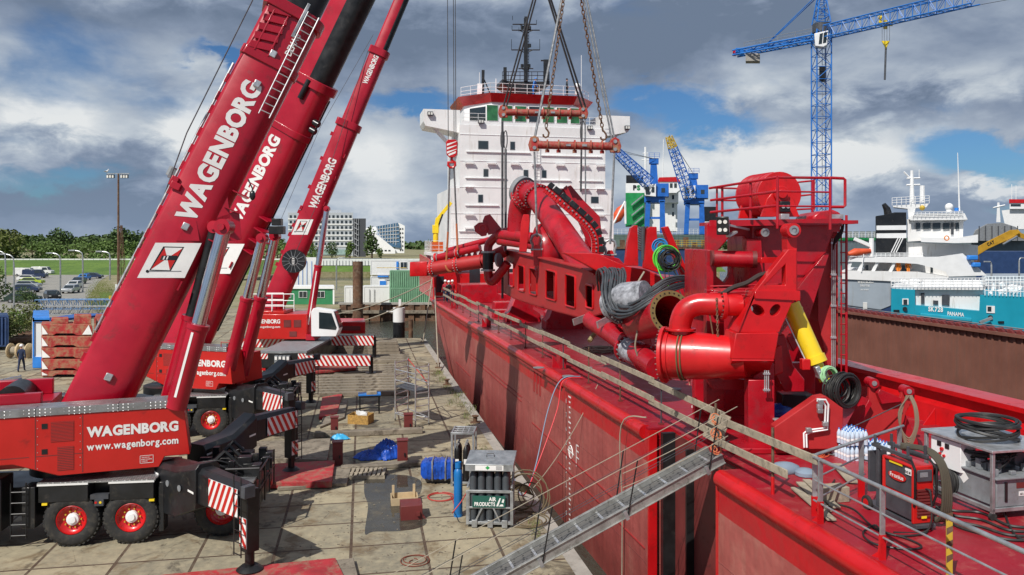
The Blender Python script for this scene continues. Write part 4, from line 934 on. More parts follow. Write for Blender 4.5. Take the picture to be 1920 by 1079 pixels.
w = B(); railing(w, [SP(82, 4.3, 23.3), SP(79.0, 6.8, 23.3), SP(79.0, 15.6, 23.3), SP(82, 18.0, 23.3)], 1.1, sp=1.2, r=.025)
railing(w, [FP(nu(866), 20.3, 79.3), FP(nu(1135), 20.3, 79.3)], 1.05, sp=1.6, r=.022); w.obj('bridge_rail', WHT2, ship)
mast = thing('ship_mast', 'black signal mast and railed platform on top of the white wheelhouse', 'mast', SP(83, 10.5, 23.3))
mu = lambda u, v, Y=81.5: at(u, v, Y)
w = B(); w.prism([(941, 149), (958, 153), (1022, 153), (1031, 152), (1031, 160), (1008, 168), (1000, 182), (976, 182), (970, 166), (952, 164), (941, 156)], None, lambda p: mu(p[0], p[1]), G*3)
w.obj('mast_platform', BLK, mast, bev=.03)
w = B(); w.beam(mu(986, 153), mu(986, 35), .42, .42); w.beam(mu(985.5, 60), mu(986, 32), .3, .3)
for v, u0, u1 in ((94, 959, 1012), (57, 960, 1012), (46, 961, 1006), (129, 972, 1000)): w.tube(mu(u0, v), mu(u1, v), .06, 6); w.tube(mu((u0+986)/2, v), mu(986, v+6), .05, 6); w.tube(mu((u1+986)/2, v), mu(986, v+6), .05, 6)
for u, v in ((960, 57), (961, 38), (1012, 94), (959, 94), (973, 60), (1006, 46)): w.tube(mu(u, v), mu(u, v-(20 if v > 90 else 8)), .03, 6)
for u, v in ((979, 55), (993, 56), (993, 89), (979, 127), (992, 127)): w.tube(mu(u, v), mu(u, v-6), .16, 8)
w.beam(mu(947, 152), mu(947, 127), .35, .35); w.beam(mu(1024, 152), mu(1024, 113), .55, .55); w.tube(mu(1014, 114), mu(1029, 114), .08, 6)
for i in range(18): w.tube(mu(989, 150-i*5.5), mu(991.5, 150-i*5.5), .03, 4)
w.tube(mu(991.5, 150), mu(991.5, 52), .03, 4); w.obj('mast_post', BLK, mast)
w = B()
for v in (150, 142, 135): w.tube(mu(942, v), mu(1030, v), .035, 5)
for u in range(942, 1034, 11): w.tube(mu(u, 152), mu(u, 135), .03, 5)
w.obj('platform_rail', BLK, mast)
w = B(); w.beam(mu(905, 178), mu(906, 132), .3, .3); w.beam(mu(918, 174), mu(908, 150), .12, .12); w.obj('signal_post', BLK, mast)
w = B(); w.beam(mu(899, 178), mu(900, 158), .5, .5); w.ball(mu(1083, 162), .35, 10); w.tube(mu(1090, 178), mu(1090, 104), .03, 5); w.tube(mu(1082, 178), mu(1082, 160), .2, 8); w.tube(mu(930, 175), mu(930, 148), .05, 6); w.tube(mu(899, 158), mu(899, 136), .03, 5); each(w, 'white_aerial', WHT2, mast)
# ---- deck furniture of the far part of the ship
w = B()
for l0, n0, dl, dn, h in ((66, 3.2, 2.6, 3, 1.5), (62, 5.2, 1.5, 2, .9), (58, 3.8, 1.2, 1.6, .6), (70, 8, 3, 5, 2.2), (60, 9.5, 6, 6, 1.6), (52.5, 2.8, .9, 1.8, .5), (55, 12, 8, 6, 2.6)):
    w.box(SP(l0, n0, 3.6+h/2), (dl, dn, h), (G, NV, Z))
each(w, 'deck_housing', SRED, ship, bev=.05)
w = B()
for l0, n0 in ((49, 3.2), (49, 5.8), (44.5, 4.5)): w.prism([(-1.1, 0), (1.1, 0), (1.0, .5), (.55, .8), (.4, 2.0), (-.4, 2.0), (-.9, .7), (-1.1, .5)], None, lambda p: SP(l0, n0+p[0], 3.6+p[1]), G*1.1)
w.prism([(0, 0), (5, 0), (4.2, 1.0), (3, 1.4), (2.2, 2.8), (1.0, 3.4), (0, 3.2)], None, lambda p: SP(46, 5.0+p[0]*.5, 3.6+p[1]), G*.4)
each(w, 'deck_saddle', SRED, ship, bev=.04)
w = B()                                       # big sloping cradle below the lifted frame
for l0, n0, L_, h, wd in ((33, 4.3, 4.4, 1.7, .5), (30.5, 6.8, 5, 2.3, .5), (38, 6.5, 4, 2.0, .5), (27.0, 6.2, 3.2, 2.0, .35), (25.5, 7.2, 3.0, 2.6, .35)):
    w.prism([(0, 0), (L_, 0), (L_*.85, h*.55), (L_*.55, h), (L_*.35, h), (L_*.2, h*.6)], None, lambda p: SP(l0+p[0]-L_/2, n0, 3.6+p[1]), NV*wd)
each(w, 'cradle_plate', SRED, ship, bev=.03)
w = B(); w.box(SP(40, 7.6, 4.6), (20, .12, 2.0), (G, NV, Z)); w.box(SP(40, 7.4, 5.6), (20, .3, .2), (G, NV, Z)); w.obj('inner_bulkhead', SRED, ship)
w = B(); pts = spline([at(1105, 640, 30), at(1125, 617, 30.4), at(1160, 618, 30.6), at(1168, 635, 30.7), at(1168, 660, 30.7)], 6); w.path(pts, .09, 8); w.obj('vent_pipe', mat('dull_olive_paint', '8b8158', .6), ship)
w = B(); w.beam(at(1075, 605, 30), at(1148, 576, 31), .06, .25); w.beam(at(1120, 610, 28), at(1172, 583, 29), .06, .25); each(w, 'walk_grating', ALU, ship)
w = B()
for i, (u, v) in enumerate(((1065, 706), (1100, 690), (1010, 690), (940, 610), (1265, 730))): c = gp(u, v, DK+.055); w.tube(c, c+Z*.02, .22, 20)
each(w, 'deck_lid', GREY, ship)
# bollards and fairleads along the near edge
w = B()
for l_ in (31.5, 47, 60): w.box(SP(l_, .55, 3.85), (.5, .25, .5), (G, NV, Z)); w.prism([(0, 0), (.3, 0), (0, .5)], None, lambda p: SP(l_, .2+p[0], 3.6+p[1]), G*.1)
each(w, 'fairlead', SRED, ship)
# ================================================================= lifted suction-pipe assembly
def Zp(s, ox, oy): return lambda p: (p[0]/s+ox, p[1]/s+oy)
z7, z2b, z3, z5 = Zp(2.767, 760, 310), Zp(2.915, 900, 330), Zp(2.398, 1200, 310), Zp(2.458, 1320, 640)
arm = thing('suction_pipe_frame', 'huge red pierced steel beam with pipes slung over the ship deck', 'pipe assembly', SP(33, 1.3, 5.3))
NF = 1.32
def rr(x0, x1, y0, y1, sl=.28, r=7):                             # rounded window outline in zoom pixels, top and bottom sloping
    pts = []
    for cx, cy, a0 in ((x1-r, y0+r, -90), (x1-r, y1-r, 0), (x0+r, y1-r, 90), (x0+r, y0+r, 180)):
        for i in range(4):
            a = radians(a0+30*i); x_, y_ = cx+r*cos(a), cy+r*sin(a); pts.append((x_, y_+(x_-(x0+x1)/2)*sl))
    return pts
out7 = [(512, 440), (690, 482), (925, 540), (990, 575), (1040, 765), (930, 800), (710, 742), (560, 692), (506, 660)]
wins = [rr(536, 562, 507, 630), rr(586, 618, 521, 653), rr(645, 682, 536, 673), rr(730, 782, 548, 698), rr(832, 882, 570, 735), rr(938, 974, 622, 742)]
M7 = lambda n: (lambda p: son(*z7(p), n))
b = B(); b.prism(out7, wins, M7(NF), NV*.05); plate = b.obj('side_plate', SRED2, arm, smooth=0)
b = B()
for wv in wins: b.path([son(*z7(p), NF-.02) for p in wv], .045, 6, closed=True)
each(b, 'window_rim', BRED, plate)
b = B(); off = NV*2.3
P = [son(*z7(p), NF) for p in out7]
b.add([p+off for p in P]+[p+off+NV*.05 for p in P], [tuple(range(9)), tuple(range(9, 18))]+[(i, (i+1) % 9, 9+(i+1) % 9, 9+i) for i in range(9)])
b.obj('far_side_plate', SRED2, arm, smooth=0)
b = B()
def strip(b, p, q, n0=0., n1=2.35, th=.05): b.add([p+NV*n0, q+NV*n0, q+NV*n1, p+NV*n1]+[x+Z*th for x in (p+NV*n0, q+NV*n0, q+NV*n1, p+NV*n1)], [(0, 1, 2, 3), (4, 5, 6, 7), (0, 1, 5, 4), (1, 2, 6, 5), (2, 3, 7, 6), (3, 0, 4, 7)])
for i in (3, 4, 5, 6, 7): strip(b, P[i], P[(i+1) % 9], .0, 2.35)
strip(b, P[0]+Z*.02, P[1]+Z*.02, -.12, .5); strip(b, P[1]+Z*.02, P[2]+Z*.02, -.12, .5); strip(b, P[2]+Z*.02, P[3]+Z*.02, -.1, 2.4); strip(b, P[0]+Z*.02, P[1]+Z*.02, 1.9, 2.45); strip(b, P[1]+Z*.02, P[2]+Z*.02, 1.7, 2.45)
for t_ in (.15, .42, .7, .95): p = P[0]+(P[2]-P[0])*t_; b.box(p+NV*1.2-Z*.9, (.06, 2.3, 1.7), (G, NV, Z))
b.obj('flange_plates', SRED2, arm, smooth=0)
# big slanting pipe with its bolted elbow
pa = spline([at(972, 440, 41.5), at(974, 400, 41.4), at(982, 372, 41), at(1000, 364, 40.2), at(1016, 382, 39.3), at(1052, 434, 36.6)], 6)+[at(1096, 500, 33.2), at(1108, 520, 32.6)]
b = B(); b.path(pa, [.60]*len(pa), 28); bp_ = b.obj('main_pipe', SRED, arm, smooth=60)
b = B(); d1 = (pa[20]-pa[18]); 
for i, R_ in ((12, .74), (15, .76), (21, .72)):
    d = pa[i+1]-pa[i-1]; flange(b, pa[i], d, R_, .10)
each(b, 'pipe_flange', SRED, arm, bev=.015)
b = B()
for i, R_ in ((12, .68), (15, .70), (21, .66)):
    d = (pa[i+1]-pa[i-1]).normalized(); bolts(b, pa[i]+d*.05, d, R_, 24, .035, .05); bolts(b, pa[i]-d*.05, -d, R_, 24, .035, .05)
o = b.obj('flange_bolts', GALV, bp_); o['kind'] = 'stuff'
b = B(); d = (pa[14]-pa[13]).normalized(); c0 = at(983, 360, 41.2); b.tube(c0-G*.0, c0+V((-.18, .22, .10)), .78, 30); b.obj('blind_cover', GREY, arm)
# curved rack with black blocks behind the pipe
arc = spline([at(1022, 354, 37), at(1040, 368, 37), at(1066, 391, 37), at(1090, 412, 37), at(1107, 430, 37), at(1116, 450, 37), at(1116, 474, 37)], 5)
b = B()
for p, q in zip(arc, arc[1:]):
    d, a_, e_ = basis(q-p, Y); e_ = d.cross(Y); 
    b.box((p+q)/2, ((q-p).length*1.12, .30, .36), (d, Y, d.cross(Y)))
b.obj('curved_rack', BRED, arm)
b = B(); bb_ = B()
for k_, (p, q) in enumerate(zip(arc[::3], arc[3::3])):
    d = (q-p).normalized(); o_ = d.cross(Y); o_ = o_ if o_.dot(V((1, 0, 1))) > 0 else -o_
    b.box((p+q)/2+o_*.27, ((q-p).length*.92, .5, .26), (d, Y, o_))
    for e_ in (.25, .75): pp_ = p+(q-p)*e_-Y*.16+o_*.02; bb_.tube(pp_, pp_-Y*.05, .045, 6)
each(b, 'rubber_block', BLK, arm, bev=.02); o = bb_.obj('rack_bolts', GALV, arm)
pp = lambda pts, M, Yp, dp, ext=None: (lambda c: (c.prism([M(p) for p in pts], None, lambda q_: at(q_[0], q_[1], Yp), ext or Y*dp), c)[1])(B())
pp([(780, 140), (858, 103), (925, 182), (1010, 268), (1030, 462), (930, 462), (935, 330)], z7, 39.5, .35).obj('guard_plate', SRED, arm, bev=.03, smooth=0)
pp([(820, 118), (838, 104), (1000, 470), (975, 470)], z7, 39.1, .25).obj('guard_edge', SRED, arm, bev=.02)
pp([(590, 450), (600, 300), (612, 255), (642, 256), (646, 290), (630, 450)], z7, 36.5, .6).obj('upright_fin', BRED, arm, bev=.02)
b = B(); c = at(1022, 448, 38.5); b.lathe([(.0, -.4), (1.25, -.4), (1.35, -.2), (1.35, .2), (1.25, .4), (0, .4)], c-Z*.6, NV, 30, 0, 2*pi); b.obj('hinge_disc', SRED, arm)
# pipes to the left
pl0, pl1 = at(772, 506, 46), at(948, 484, 44)
b = B(); b.tube(at(800, 505, 45.7), at(905, 490, 44.4), .40, 22); b.tube(at(905, 490, 44.4), at(948, 470, 44), .34, 20); lp = b.obj('lower_pipe', SRED2, arm)
b = B(); b.prism([(-.38, -.42), (.38, -.42), (.46, 0), (.38, .42), (-.38, .42), (-.46, 0)], None, lambda p: at(770, 505, 46)+Z*p[1]+Y*p[0], at(802, 504, 45.7)-at(770, 505, 46)); b.obj('pipe_end_box', BRED, arm, bev=.03)
b = B(); b.tube(at(818, 484, 45.5), at(900, 464, 44.3), .20, 16); b.tube(at(842, 470, 45.9), at(925, 448, 44.6), .17, 14); each(b, 'upper_pipe', SRED, arm)
b = B()
for i in range(7):
    u = 835+i*11; y_ = 45.4-i*.15; b.prism([(u-6, 497-i*2.2), (u+6, 496-i*2.2), (u+3, 483-i*2.4), (u-1, 483-i*2.4)], None, lambda p: at(p[0], p[1], y_), Y*.25)
each(b, 'saddle', BRED, arm)
b = B(); bt = B(); dd = (pl1-pl0).normalized()
for u, v, y_, R_ in ((812, 504, 45.6, .50), (858, 497.5, 45.0, .50), (818, 484, 45.5, .28), (858, 474, 44.8, .28)):
    c = at(u, v, y_); flange(b, c, dd, R_, .14); bolts(bt, c+dd*.07, dd, R_-.06, 18, .028, .05); bolts(bt, c-dd*.07, -dd, R_-.06, 18, .028, .05)
each(b, 'pipe_flange', BRED, arm); bt.obj('flange_bolts', GALV, lp)['kind'] = 'stuff'
b = B(); b.tube(at(915, 474, 43.5), at(915, 506, 43.5), .30, 20); fo = b.obj('rubber_compensator', BLK, arm)
b = B()
for v in (473, 507): b.tube(at(915, v, 43.5)-Z*.05, at(915, v, 43.5)+Z*.05, .40, 22)
each(b, 'compensator_flange', GALV, arm)
b = B(); b.path(spline([at(915, 472, 43.5), at(917, 458, 43.5), at(930, 444, 43.2), at(944, 436, 42.8), at(960, 436, 42.5)], 5), .24, 16); b.path(spline([at(915, 508, 43.5), at(917, 524, 43.5), at(925, 527, 43.4), at(938, 512, 43.2), at(952, 494, 43)], 5), .25, 16)
b.path([at(935, 440, 42), at(1000, 446, 40)], .26, 16); b.path([at(935, 452, 42), at(1010, 462, 40)], .22, 16)
each(b, 'bent_pipe', SRED, arm)
b = B()
for u, v, y_ in ((935, 488, 43), (967, 443, 41.3), (985, 446, 40.6)): flange(b, at(u, v, y_), V((1, -.5, .1)), .38, .12)
each(b, 'pipe_flange', GREY, arm)
pp([(400, 290), (412, 262), (440, 255), (498, 328), (470, 352), (430, 362)], z7, 42, .6).obj('lever_box', SRED, arm, bev=.02)
pp([(355, 318), (380, 298), (420, 294), (432, 330), (420, 366), (395, 370), (362, 345)], z7, 41.9, .15).obj('lever_plate', SRED, arm, bev=.03)
b = B(); c = at(905, 428, 41.7); b.path([c+V((cos(t_), 0, sin(t_)))*.17 for t_ in [2*pi*i/20 for i in range(20)]], .03, 5, closed=True); b.obj('lever_ring', BRED, arm)
# right end: pedestal, fins, wrapped drum and open flange
pp([(455, 420), (640, 425), (800, 495), (905, 512), (1010, 560), (1165, 585), (1100, 610), (870, 600), (700, 590), (640, 520)], z2b, 28.5, 1.6).obj('end_pedestal', BRED, arm, bev=.03, smooth=0)
pp([(640, 425), (760, 452), (800, 495), (720, 500), (650, 450)], z2b, 30.5, 2.4).obj('top_cover', SRED, arm, bev=.03, smooth=0)
b = B()
for pts, y_ in (([(795, 492), (808, 360), (826, 285), (845, 270), (862, 272), (866, 492)], 27.6), ([(898, 505), (915, 292), (932, 278), (966, 279), (976, 530)], 26.6), ([(1000, 282), (1030, 275), (1160, 575), (1122, 592)], 26.2)):
    b.prism([z2b(p) for p in pts], None, lambda p: at(p[0], p[1], y_), Y*.45)
each(b, 'upright_fin', BRED, arm, bev=.02, smooth=0)
b = B()
for i in range(10): b.path(spline([at(1198, 427+i*4.4, 27.3), at(1206, 430+i*4.4, 27), at(1214, 426+i*4.4, 27.1)], 4), .045, 6)
b.tube(at(1206, 425, 26.9), at(1206, 488, 26.9), .07, 8); b.obj('spring_hoses', DGREY, arm)
b = B(); b.prism([(560, 560), (700, 640), (760, 830), (640, 790), (540, 700)], None, lambda p: at(*z2b(p), 31.5), Y*1.2); b.prism([(700, 600), (880, 590), (1000, 640), (940, 860), (860, 880), (740, 800)], None, lambda p: at(*z2b(p), 26.6), Y*1.1); each(b, 'end_bracket', SRED, arm, bev=.03, smooth=0)
b = B(); b.path([at(1146, 574, 25.6), at(1176, 562, 25.0), at(1212, 556, 24.6)], [.50, .56, .50], 28); dr = b.obj('wrapped_drum', WRAP, arm)
b = B(); d = at(1212, 556, 24.6)-at(1146, 574, 25.6)
for c, R_ in ((at(1156, 570, 25.5), .66),): flange(b, c, d, R_, .08)
b.obj('drum_flange', GREY, arm); b = B(); bolts(b, at(1156, 570, 25.4)+d.normalized()*.04, d, .60, 24, .03, .05); b.obj('flange_bolts', GALV, dr)
cF, cB = at(1257, 587, 23.0), at(1190, 612, 25.6); d = (cF-cB).normalized()
b = B(); b.lathe([(.50, .05), (.66, .05), (.66, -.06), (.57, -.06), (.57, -1.5), (.50, -2.6), (.0, -2.6), (.0, -2.5), (.44, -2.4), (.50, -1.4), (.50, .05)], cF, d, 36); b.obj('open_pipe', SRED, arm, smooth=50)
b = B(); b.lathe([(.50, .055), (.655, .055), (.655, -.02), (.50, -.02)], cF, d, 40); br_ = b.obj('bare_flange_ring', mat('olive_primed_steel', '84734a', .6, .3, dirt=.3), arm); b = B(); bolts(b, cF+d*.05, d, .58, 24, .025, .02); each(b, 'flange_hole', BLK, br_)
b = B(); b.path([at(1108, 600, 30), at(1150, 628, 28), at(1192, 660, 25.5), at(1232, 690, 23.5)], .34, 20); lo_ = b.obj('lower_branch_pipe', SRED, arm)
b = B(); a0_, a1_ = at(1178, 655, 26.0), at(1204, 668, 25.2); b.tube(a0_, a1_, .40, 22); b.obj('wrapped_coupling', WRAP, arm)
b = B(); bt = B(); d = (a1_-a0_).normalized()
for c in (a0_-d*.1, a1_+d*.25, a1_+d*.4): flange(b, c, d, .46, .09); bolts(bt, c+d*.05, d, .41, 16, .028, .05); bolts(bt, c-d*.05, -d, .41, 16, .028, .05)
each(b, 'pipe_flange', SRED, arm); bt.obj('flange_bolts', GALV, lo_)['kind'] = 'stuff'
b = B()
for i in range(3):
    for j in range(10): u, v = 1208+i*5+j*4.4, 598+i*2+j*8.5; b.tube(at(u, v, 24.2), at(u, v, 24.1), .028, 6)
b.obj('shell_bolts', GALV, lo_)
# hoses and cables hung over the end
rnd = random.Random(11); ch = thing('hose_bundle', 'thick bundle of grey hydraulic hoses looping over the end of the red beam', 'hoses', at(1190, 580, 24))
for i in range(10):
    r_ = lambda a: rnd.uniform(-a, a); k = i*4.9
    pts = [at(1122+k, 545, 27.6), at(1119+k, 515+r_(3), 27.0), at(1124+k, 505+r_(3), 26.4), at(1131+k*.95, 516+r_(4), 25.6), at(1129+k*.9+r_(2), 548, 25.0), at(1136+k*.85+r_(3), 578-i*.8+r_(4), 24.6), at(1153+k*.8, 592-i*2.2+r_(5), 24.2), at(1182+k*.4, 588-i*3+r_(5), 23.7), at(1222+k*.2, 566-i*3.4+r_(3), 23.4), at(1265, 542-i*2.6+r_(3), 23.6), at(1312+i, 530-i*1.2, 25)]
    part(ch, 'hose', HOSE, lambda b: b.path(spline(pts, 6), .040, 8))
cc = thing('cable_coil', 'bright green and black cable coil hung on the red fins', 'cable coil', at(1250, 487, 25.6))
part(cc, 'green_cable', GREENW, lambda b: coil(b, at(1250, 485, 25.7), Y, .38, 14, .018, .12)); part(cc, 'black_cable', BHOSE, lambda b: coil(b, at(1255, 486, 25.5), Y, .26, 16, .015, .35))
part(cc, 'loose_ends', GREENW, lambda b: b.path(spline([at(1230, 490, 25.6), at(1240, 520, 25.4), at(1262, 545, 25.3), at(1280, 562, 25.3)], 6), .018, 5))
for k_ in range(6): part(cc, 'cable_tail', BHOSE, lambda b: b.path(spline([at(1245+k_*6, 500, 25.5), at(1250+k_*7+rnd.uniform(-9, 9), 525, 25.4), at(1248+k_*9, 548, 25.3), at(1280+k_*5, 572+k_*2, 25.1)], 6), .016, 5))
part(cc, 'blue_cable', mat('blue_cable_skin', '1f86c8', .5), lambda b: coil(b, at(1238, 462, 26), Y, .20, 8, .018, .3))
tag(part(None, 'rope', ROPE, lambda b: b.path(spline([at(1208, 510, 25), at(1190, 540, 24.8), at(1180, 560, 24.6)], 5), .03, 6)), 'pale strap tied around the plastic-wrapped drum', 'strap')
tag(part(None, 'rope', ROPE, lambda b: b.path(spline([at(1196, 580, 24.3), at(1195, 620, 24.2), at(1191, 650, 24.3), at(1197, 672, 24.4)], 6), .03, 6)), 'pale rope hanging straight down to the wrapped coupling', 'rope')
tag(part(None, 'rope_pile', ROPE, lambda b: coil(b, gp(1125, 657, 3.66), Z, .55, 14, .025, .35)), 'loose pale rope lying coiled on the red deck under the beam', 'rope')
# ================================================================= rigging
def shackle(par, c, s=1, m=GALV):
    c = V(c); b = B(); b.path([c+X*x_*s+Z*z_*s for x_, z_ in ((-.2, -.25), (-.22, 0), (-.30, .2), (-.22, .42), (0, .52), (.22, .42), (.30, .2), (.22, 0), (.2, -.25))], .07*s, 8); b.tube(c-X*.32*s-Z*.25*s, c+X*.32*s-Z*.25*s, .075*s, 10); return b.obj('shackle', m, par)
def spreader(u0, u1, v, Yp, dv, label):
    p, q = at(u0, v, Yp), at(u1, v+dv, Yp); d = (q-p).normalized()
    o = thing('spreader_bar', label, 'spreader bar', (p+q)/2, 'spreader bars')
    b = B(); b.tube(p+d*.15, q-d*.15, .19, 18); bar = b.obj('bar', mat('worn_spreader_red', (.34, .025, .02), .5, var=.2, dirt=.5, dcol='8f6a58', scale=3), o)
    b = B()
    for t_ in (.16, .30, .50, .70, .84): c = p+(q-p)*t_; flange(b, c, d, .27, .07); b.box(c+Z*-.28, (.2, .08, .14)) 
    each(b, 'collar', RUSTRED, o)
    b = B()
    for c in (p, q): b.prism([(-.22, -.3), (.22, -.3), (.3, 0), (.2, .34), (0, .44), (-.2, .34), (-.3, 0)], None, lambda r: c+d*r[0]+Z*r[1]-Y*.09, Y*.18)
    each(b, 'end_lug', RUSTRED, o, bev=.02)
    b = B()
    for c in (p, q):
        for z_ in (-.15, .22): b.tube(c+Z*z_-Y*.14, c+Z*z_+Y*.14, .09, 12)
    each(b, 'lug_pin', GALV, o)
    b = B(); c = p+(q-p)*.42; b.box(c-Y*.2, (.22, .02, .1)); c = p+(q-p)*.62; b.box(c-Y*.2, (.22, .02, .1)); each(b, 'tag_plate', GALV, o)
    return o
spreader(944, 1093, 211, 44, 2, 'dark red spreader bar, upper of the two, in front of the bridge windows')
spreader(1002, 1153, 272, 37.8, 3, 'worn red spreader bar, lower of the two, in front of the white deckhouse')
def sling(label, pts, r, m=WIRE, cat='sling', g='lifting slings', name='sling'):
    b = B(); b.path([V(p) for p in pts], r, 6); return tag(b.obj(name, m), label, cat, g)
A = at
sling('steel sling, outer strand, up from left end of upper spreader bar', [A(943, 203, 44), A(1002, -10, 41)], .05); sling('steel sling, inner strand, up from left end of upper spreader bar', [A(949, 203, 44), A(1007, -10, 41)], .05)
sling('dark sling, outer strand, up from right end of upper spreader bar', [A(1099, 205, 44), A(1030, -10, 41)], .06); sling('dark sling, inner strand, up from right end of upper spreader bar', [A(1092, 205, 44), A(1026, -10, 41)], .06)
sling('grey wire sling up from left end of lower spreader bar', [A(1002, 262, 37.8), A(1055, -10, 38.5)], .06, LWIRE); sling('grey wire sling, inner strand, up from right end of lower spreader bar', [A(1148, 265, 37.8), A(1093, -10, 38.5)], .045, LWIRE); sling('grey wire sling, outer strand, up from right end of lower spreader bar', [A(1153, 265, 37.8), A(1099, -10, 38.5)], .045, LWIRE)
sling('dark vertical sling, left strand, down from left end of upper spreader bar', [A(942, 228, 44), A(942, 560, 44)], .075); sling('dark vertical sling, right strand, down from left end of upper spreader bar', [A(948, 280, 44), A(948, 470, 43)], .07)
sling('vertical sling down from right end of upper spreader bar', [A(1091, 222, 44), A(1089, 360, 44)], .06); sling('second vertical sling down from right end of upper spreader bar', [A(1097, 222, 44), A(1098, 380, 44)], .045, LWIRE)
sling('grey vertical wire sling down from left end of lower spreader bar to a shackle', [A(1002, 285, 37.8), A(1007, 445, 37.6)], .06, LWIRE); sling('grey vertical wire sling down from right end of lower spreader bar to a shackle', [A(1152, 285, 37.8), A(1144, 458, 37.4)], .06, LWIRE)
for u0, v0, u1, lb in ((1023, 245, 1058, 'left brown lifting chain down to the lower spreader bar'), (1131, 250, 1088, 'right brown lifting chain down to the lower spreader bar')):
    b = B(); chain(b, A(u1, -10, 38.3), A(u0, v0, 37.8), .028, .20); o = tag(b.obj('lifting_chain', RUST), lb, 'chain', 'lifting chains')
    b = B(); c = A(u0, v0, 37.8); b.path([c+X*x_+Z*z_ for x_, z_ in ((0, .12), (.1, 0), (.16, -.12), (.12, -.28), (0, -.34), (-.1, -.28), (-.12, -.18))], .045, 8); b.obj('chain_hook', RUST, o)
for u, v, lb in ((1007, 455, 'large grey shackle on the near edge of the pierced red beam'), (1144, 465, 'large grey shackle right of the slanting pipe on the red beam')):
    o = thing('shackle', lb, 'shackle', A(u, v, 37.5), 'beam shackles'); shackle(o, A(u, v, 37.5)-Z*.1, .95); part(o, 'lug_eye', BRED, lambda b: b.prism([(-.16, -1.0), (.16, -1.0), (.18, -.2), (.1, -.02), (-.1, -.02), (-.18, -.2)], None, lambda p: A(u, v, 37.5)+X*p[0]+Z*(p[1]-.1)-Y*.06, Y*.12))
b = B(); c = A(945, 262, 44); 
for s_ in (-1, 1): b.path([c+V((s_*.08+.10*cos(t_), 0, .5*sin(t_))) for t_ in [2*pi*i/14 for i in range(14)]], .035, 6, closed=True)
tag(b.obj('lifting_link', WIRE), 'long steel link under the left end of the upper spreader bar', 'link', 'lifting links')
b = B(); c = A(1093, 248, 44); b.path([c+V((.14*cos(t_), 0, .62*sin(t_))) for t_ in [2*pi*i/14 for i in range(14)]], .035, 6, closed=True)
tag(b.obj('lifting_link', WIRE), 'long steel link under the right end of the upper spreader bar', 'link', 'lifting links')
# hook block with three hoist ropes
hb = thing('hook_block', 'red and white striped hook block on three thin ropes left of the white deckhouse', 'hook block', A(847, 300, 44))
b = B(); b.prism([(836, 266), (840, 262), (854, 262), (858, 266), (857, 290), (852, 295), (842, 295), (837, 290)], None, lambda p: A(p[0], p[1], 43.8), Y*.5); bo = b.obj('sheave_housing', BRED, hb, bev=.03, smooth=0)
b = B()
for k_ in range(4):
    v = 266+k_*7.2; b.add([A(838, v+4, 43.79), A(856, v-4+3, 43.79), A(856, v, 43.79), A(838, v+8, 43.79)] if v < 286 else [A(840, v+2, 43.79), A(855, v-4, 43.79), A(854, v, 43.79), A(842, v+5, 43.79)], [(0, 1, 2, 3)])
each(b, 'white_bar', LET, bo, smooth=0)
b = B(); c = A(847, 305, 44); b.path([c+X*x_+Z*z_ for x_, z_ in ((0, .3), (0, .12), (.18, 0), (.2, -.16), (.08, -.28), (-.08, -.28), (-.2, -.16), (-.18, .02))], .07, 8); b.tube(c+X*-.25, c+X*.25, .06, 8); b.obj('hook', BRED, hb)
b = B()
for u0 in (839, 850, 853.5): b.tube(A(u0, -10, 44), A(u0+1.5, 264, 44), .022, 5)
each(b, 'hoist_rope', WIRE, hb)
for pts, lb in (([A(843, 308, 44), A(840, 435, 45)], 'left wire leg of the sling below the striped hook block'), ([A(851, 308, 44), A(856, 420, 44.9)], 'right wire leg of the sling below the striped hook block')): sling(lb, pts, .05, LWIRE)
ORG = mat('orange_strap', 'b0653f', .8)
sling('orange lifting strap around the far lower pipe', spline([A(840, 435, 45), A(837, 490, 45), A(836, 500, 44.8), A(842, 509, 44.8), A(850, 508, 45)], 5), .06, ORG, 'strap', name='strap'); sling('orange lifting strap at the flange of the far pipe', [A(856, 420, 44.9), A(858, 470, 44.6)], .06, ORG, 'strap', name='strap')

# ================================================================= pump tower
tw = thing('pump_tower', 'tall red pump and winch tower with railed top standing on the ship deck', 'pump tower', gp(1440, 830, DK))
def P3(pts, Yp, dp, holes=None, M=z3):
    c = B(); c.prism([M(p) for p in pts], [[M(p) for p in h] for h in (holes or [])], lambda q_: at(q_[0], q_[1], Yp), Y*dp); return c
P3([(505, 270), (905, 262), (900, 300), (868, 302), (838, 392), (775, 560), (762, 700), (700, 690), (700, 560), (505, 560)], 20.4, 2.4).obj('hopper_body', SRED, tw, bev=.03, smooth=0)
P3([(300, 262), (505, 268), (505, 560), (300, 640)], 20.6, .25, [[(345, 390), (405, 322), (470, 318), (488, 350), (470, 390), (345, 400)], [(345, 460), (412, 455), (400, 500), (380, 530), (345, 500)], [(420, 460), (478, 462), (480, 540), (425, 548)]]).obj('roller_frame', SRED, tw, bev=.02, smooth=0)
P3([(300, 380), (330, 380), (330, 640), (300, 640)], 20.3, 2.6).obj('frame_cheek', SRED, tw, bev=.02)
P3([(480, 330), (545, 330), (560, 580), (500, 590)], 20.2, .5).obj('frame_cheek', SRED, tw, bev=.02)
b = B(); b.tube(at(*z3((332, 418)), 20.2), at(*z3((512, 424)), 20.0), .20, 24); b.obj('roller', SRED, tw); b = B(); b.tube(at(*z3((505, 424)), 20.0), at(*z3((525, 424)), 19.98), .215, 20); b.tube(at(*z3((318, 418)), 20.2), at(*z3((334, 418)), 20.2), .2, 16); each(b, 'roller_bearing', MAROON, tw)
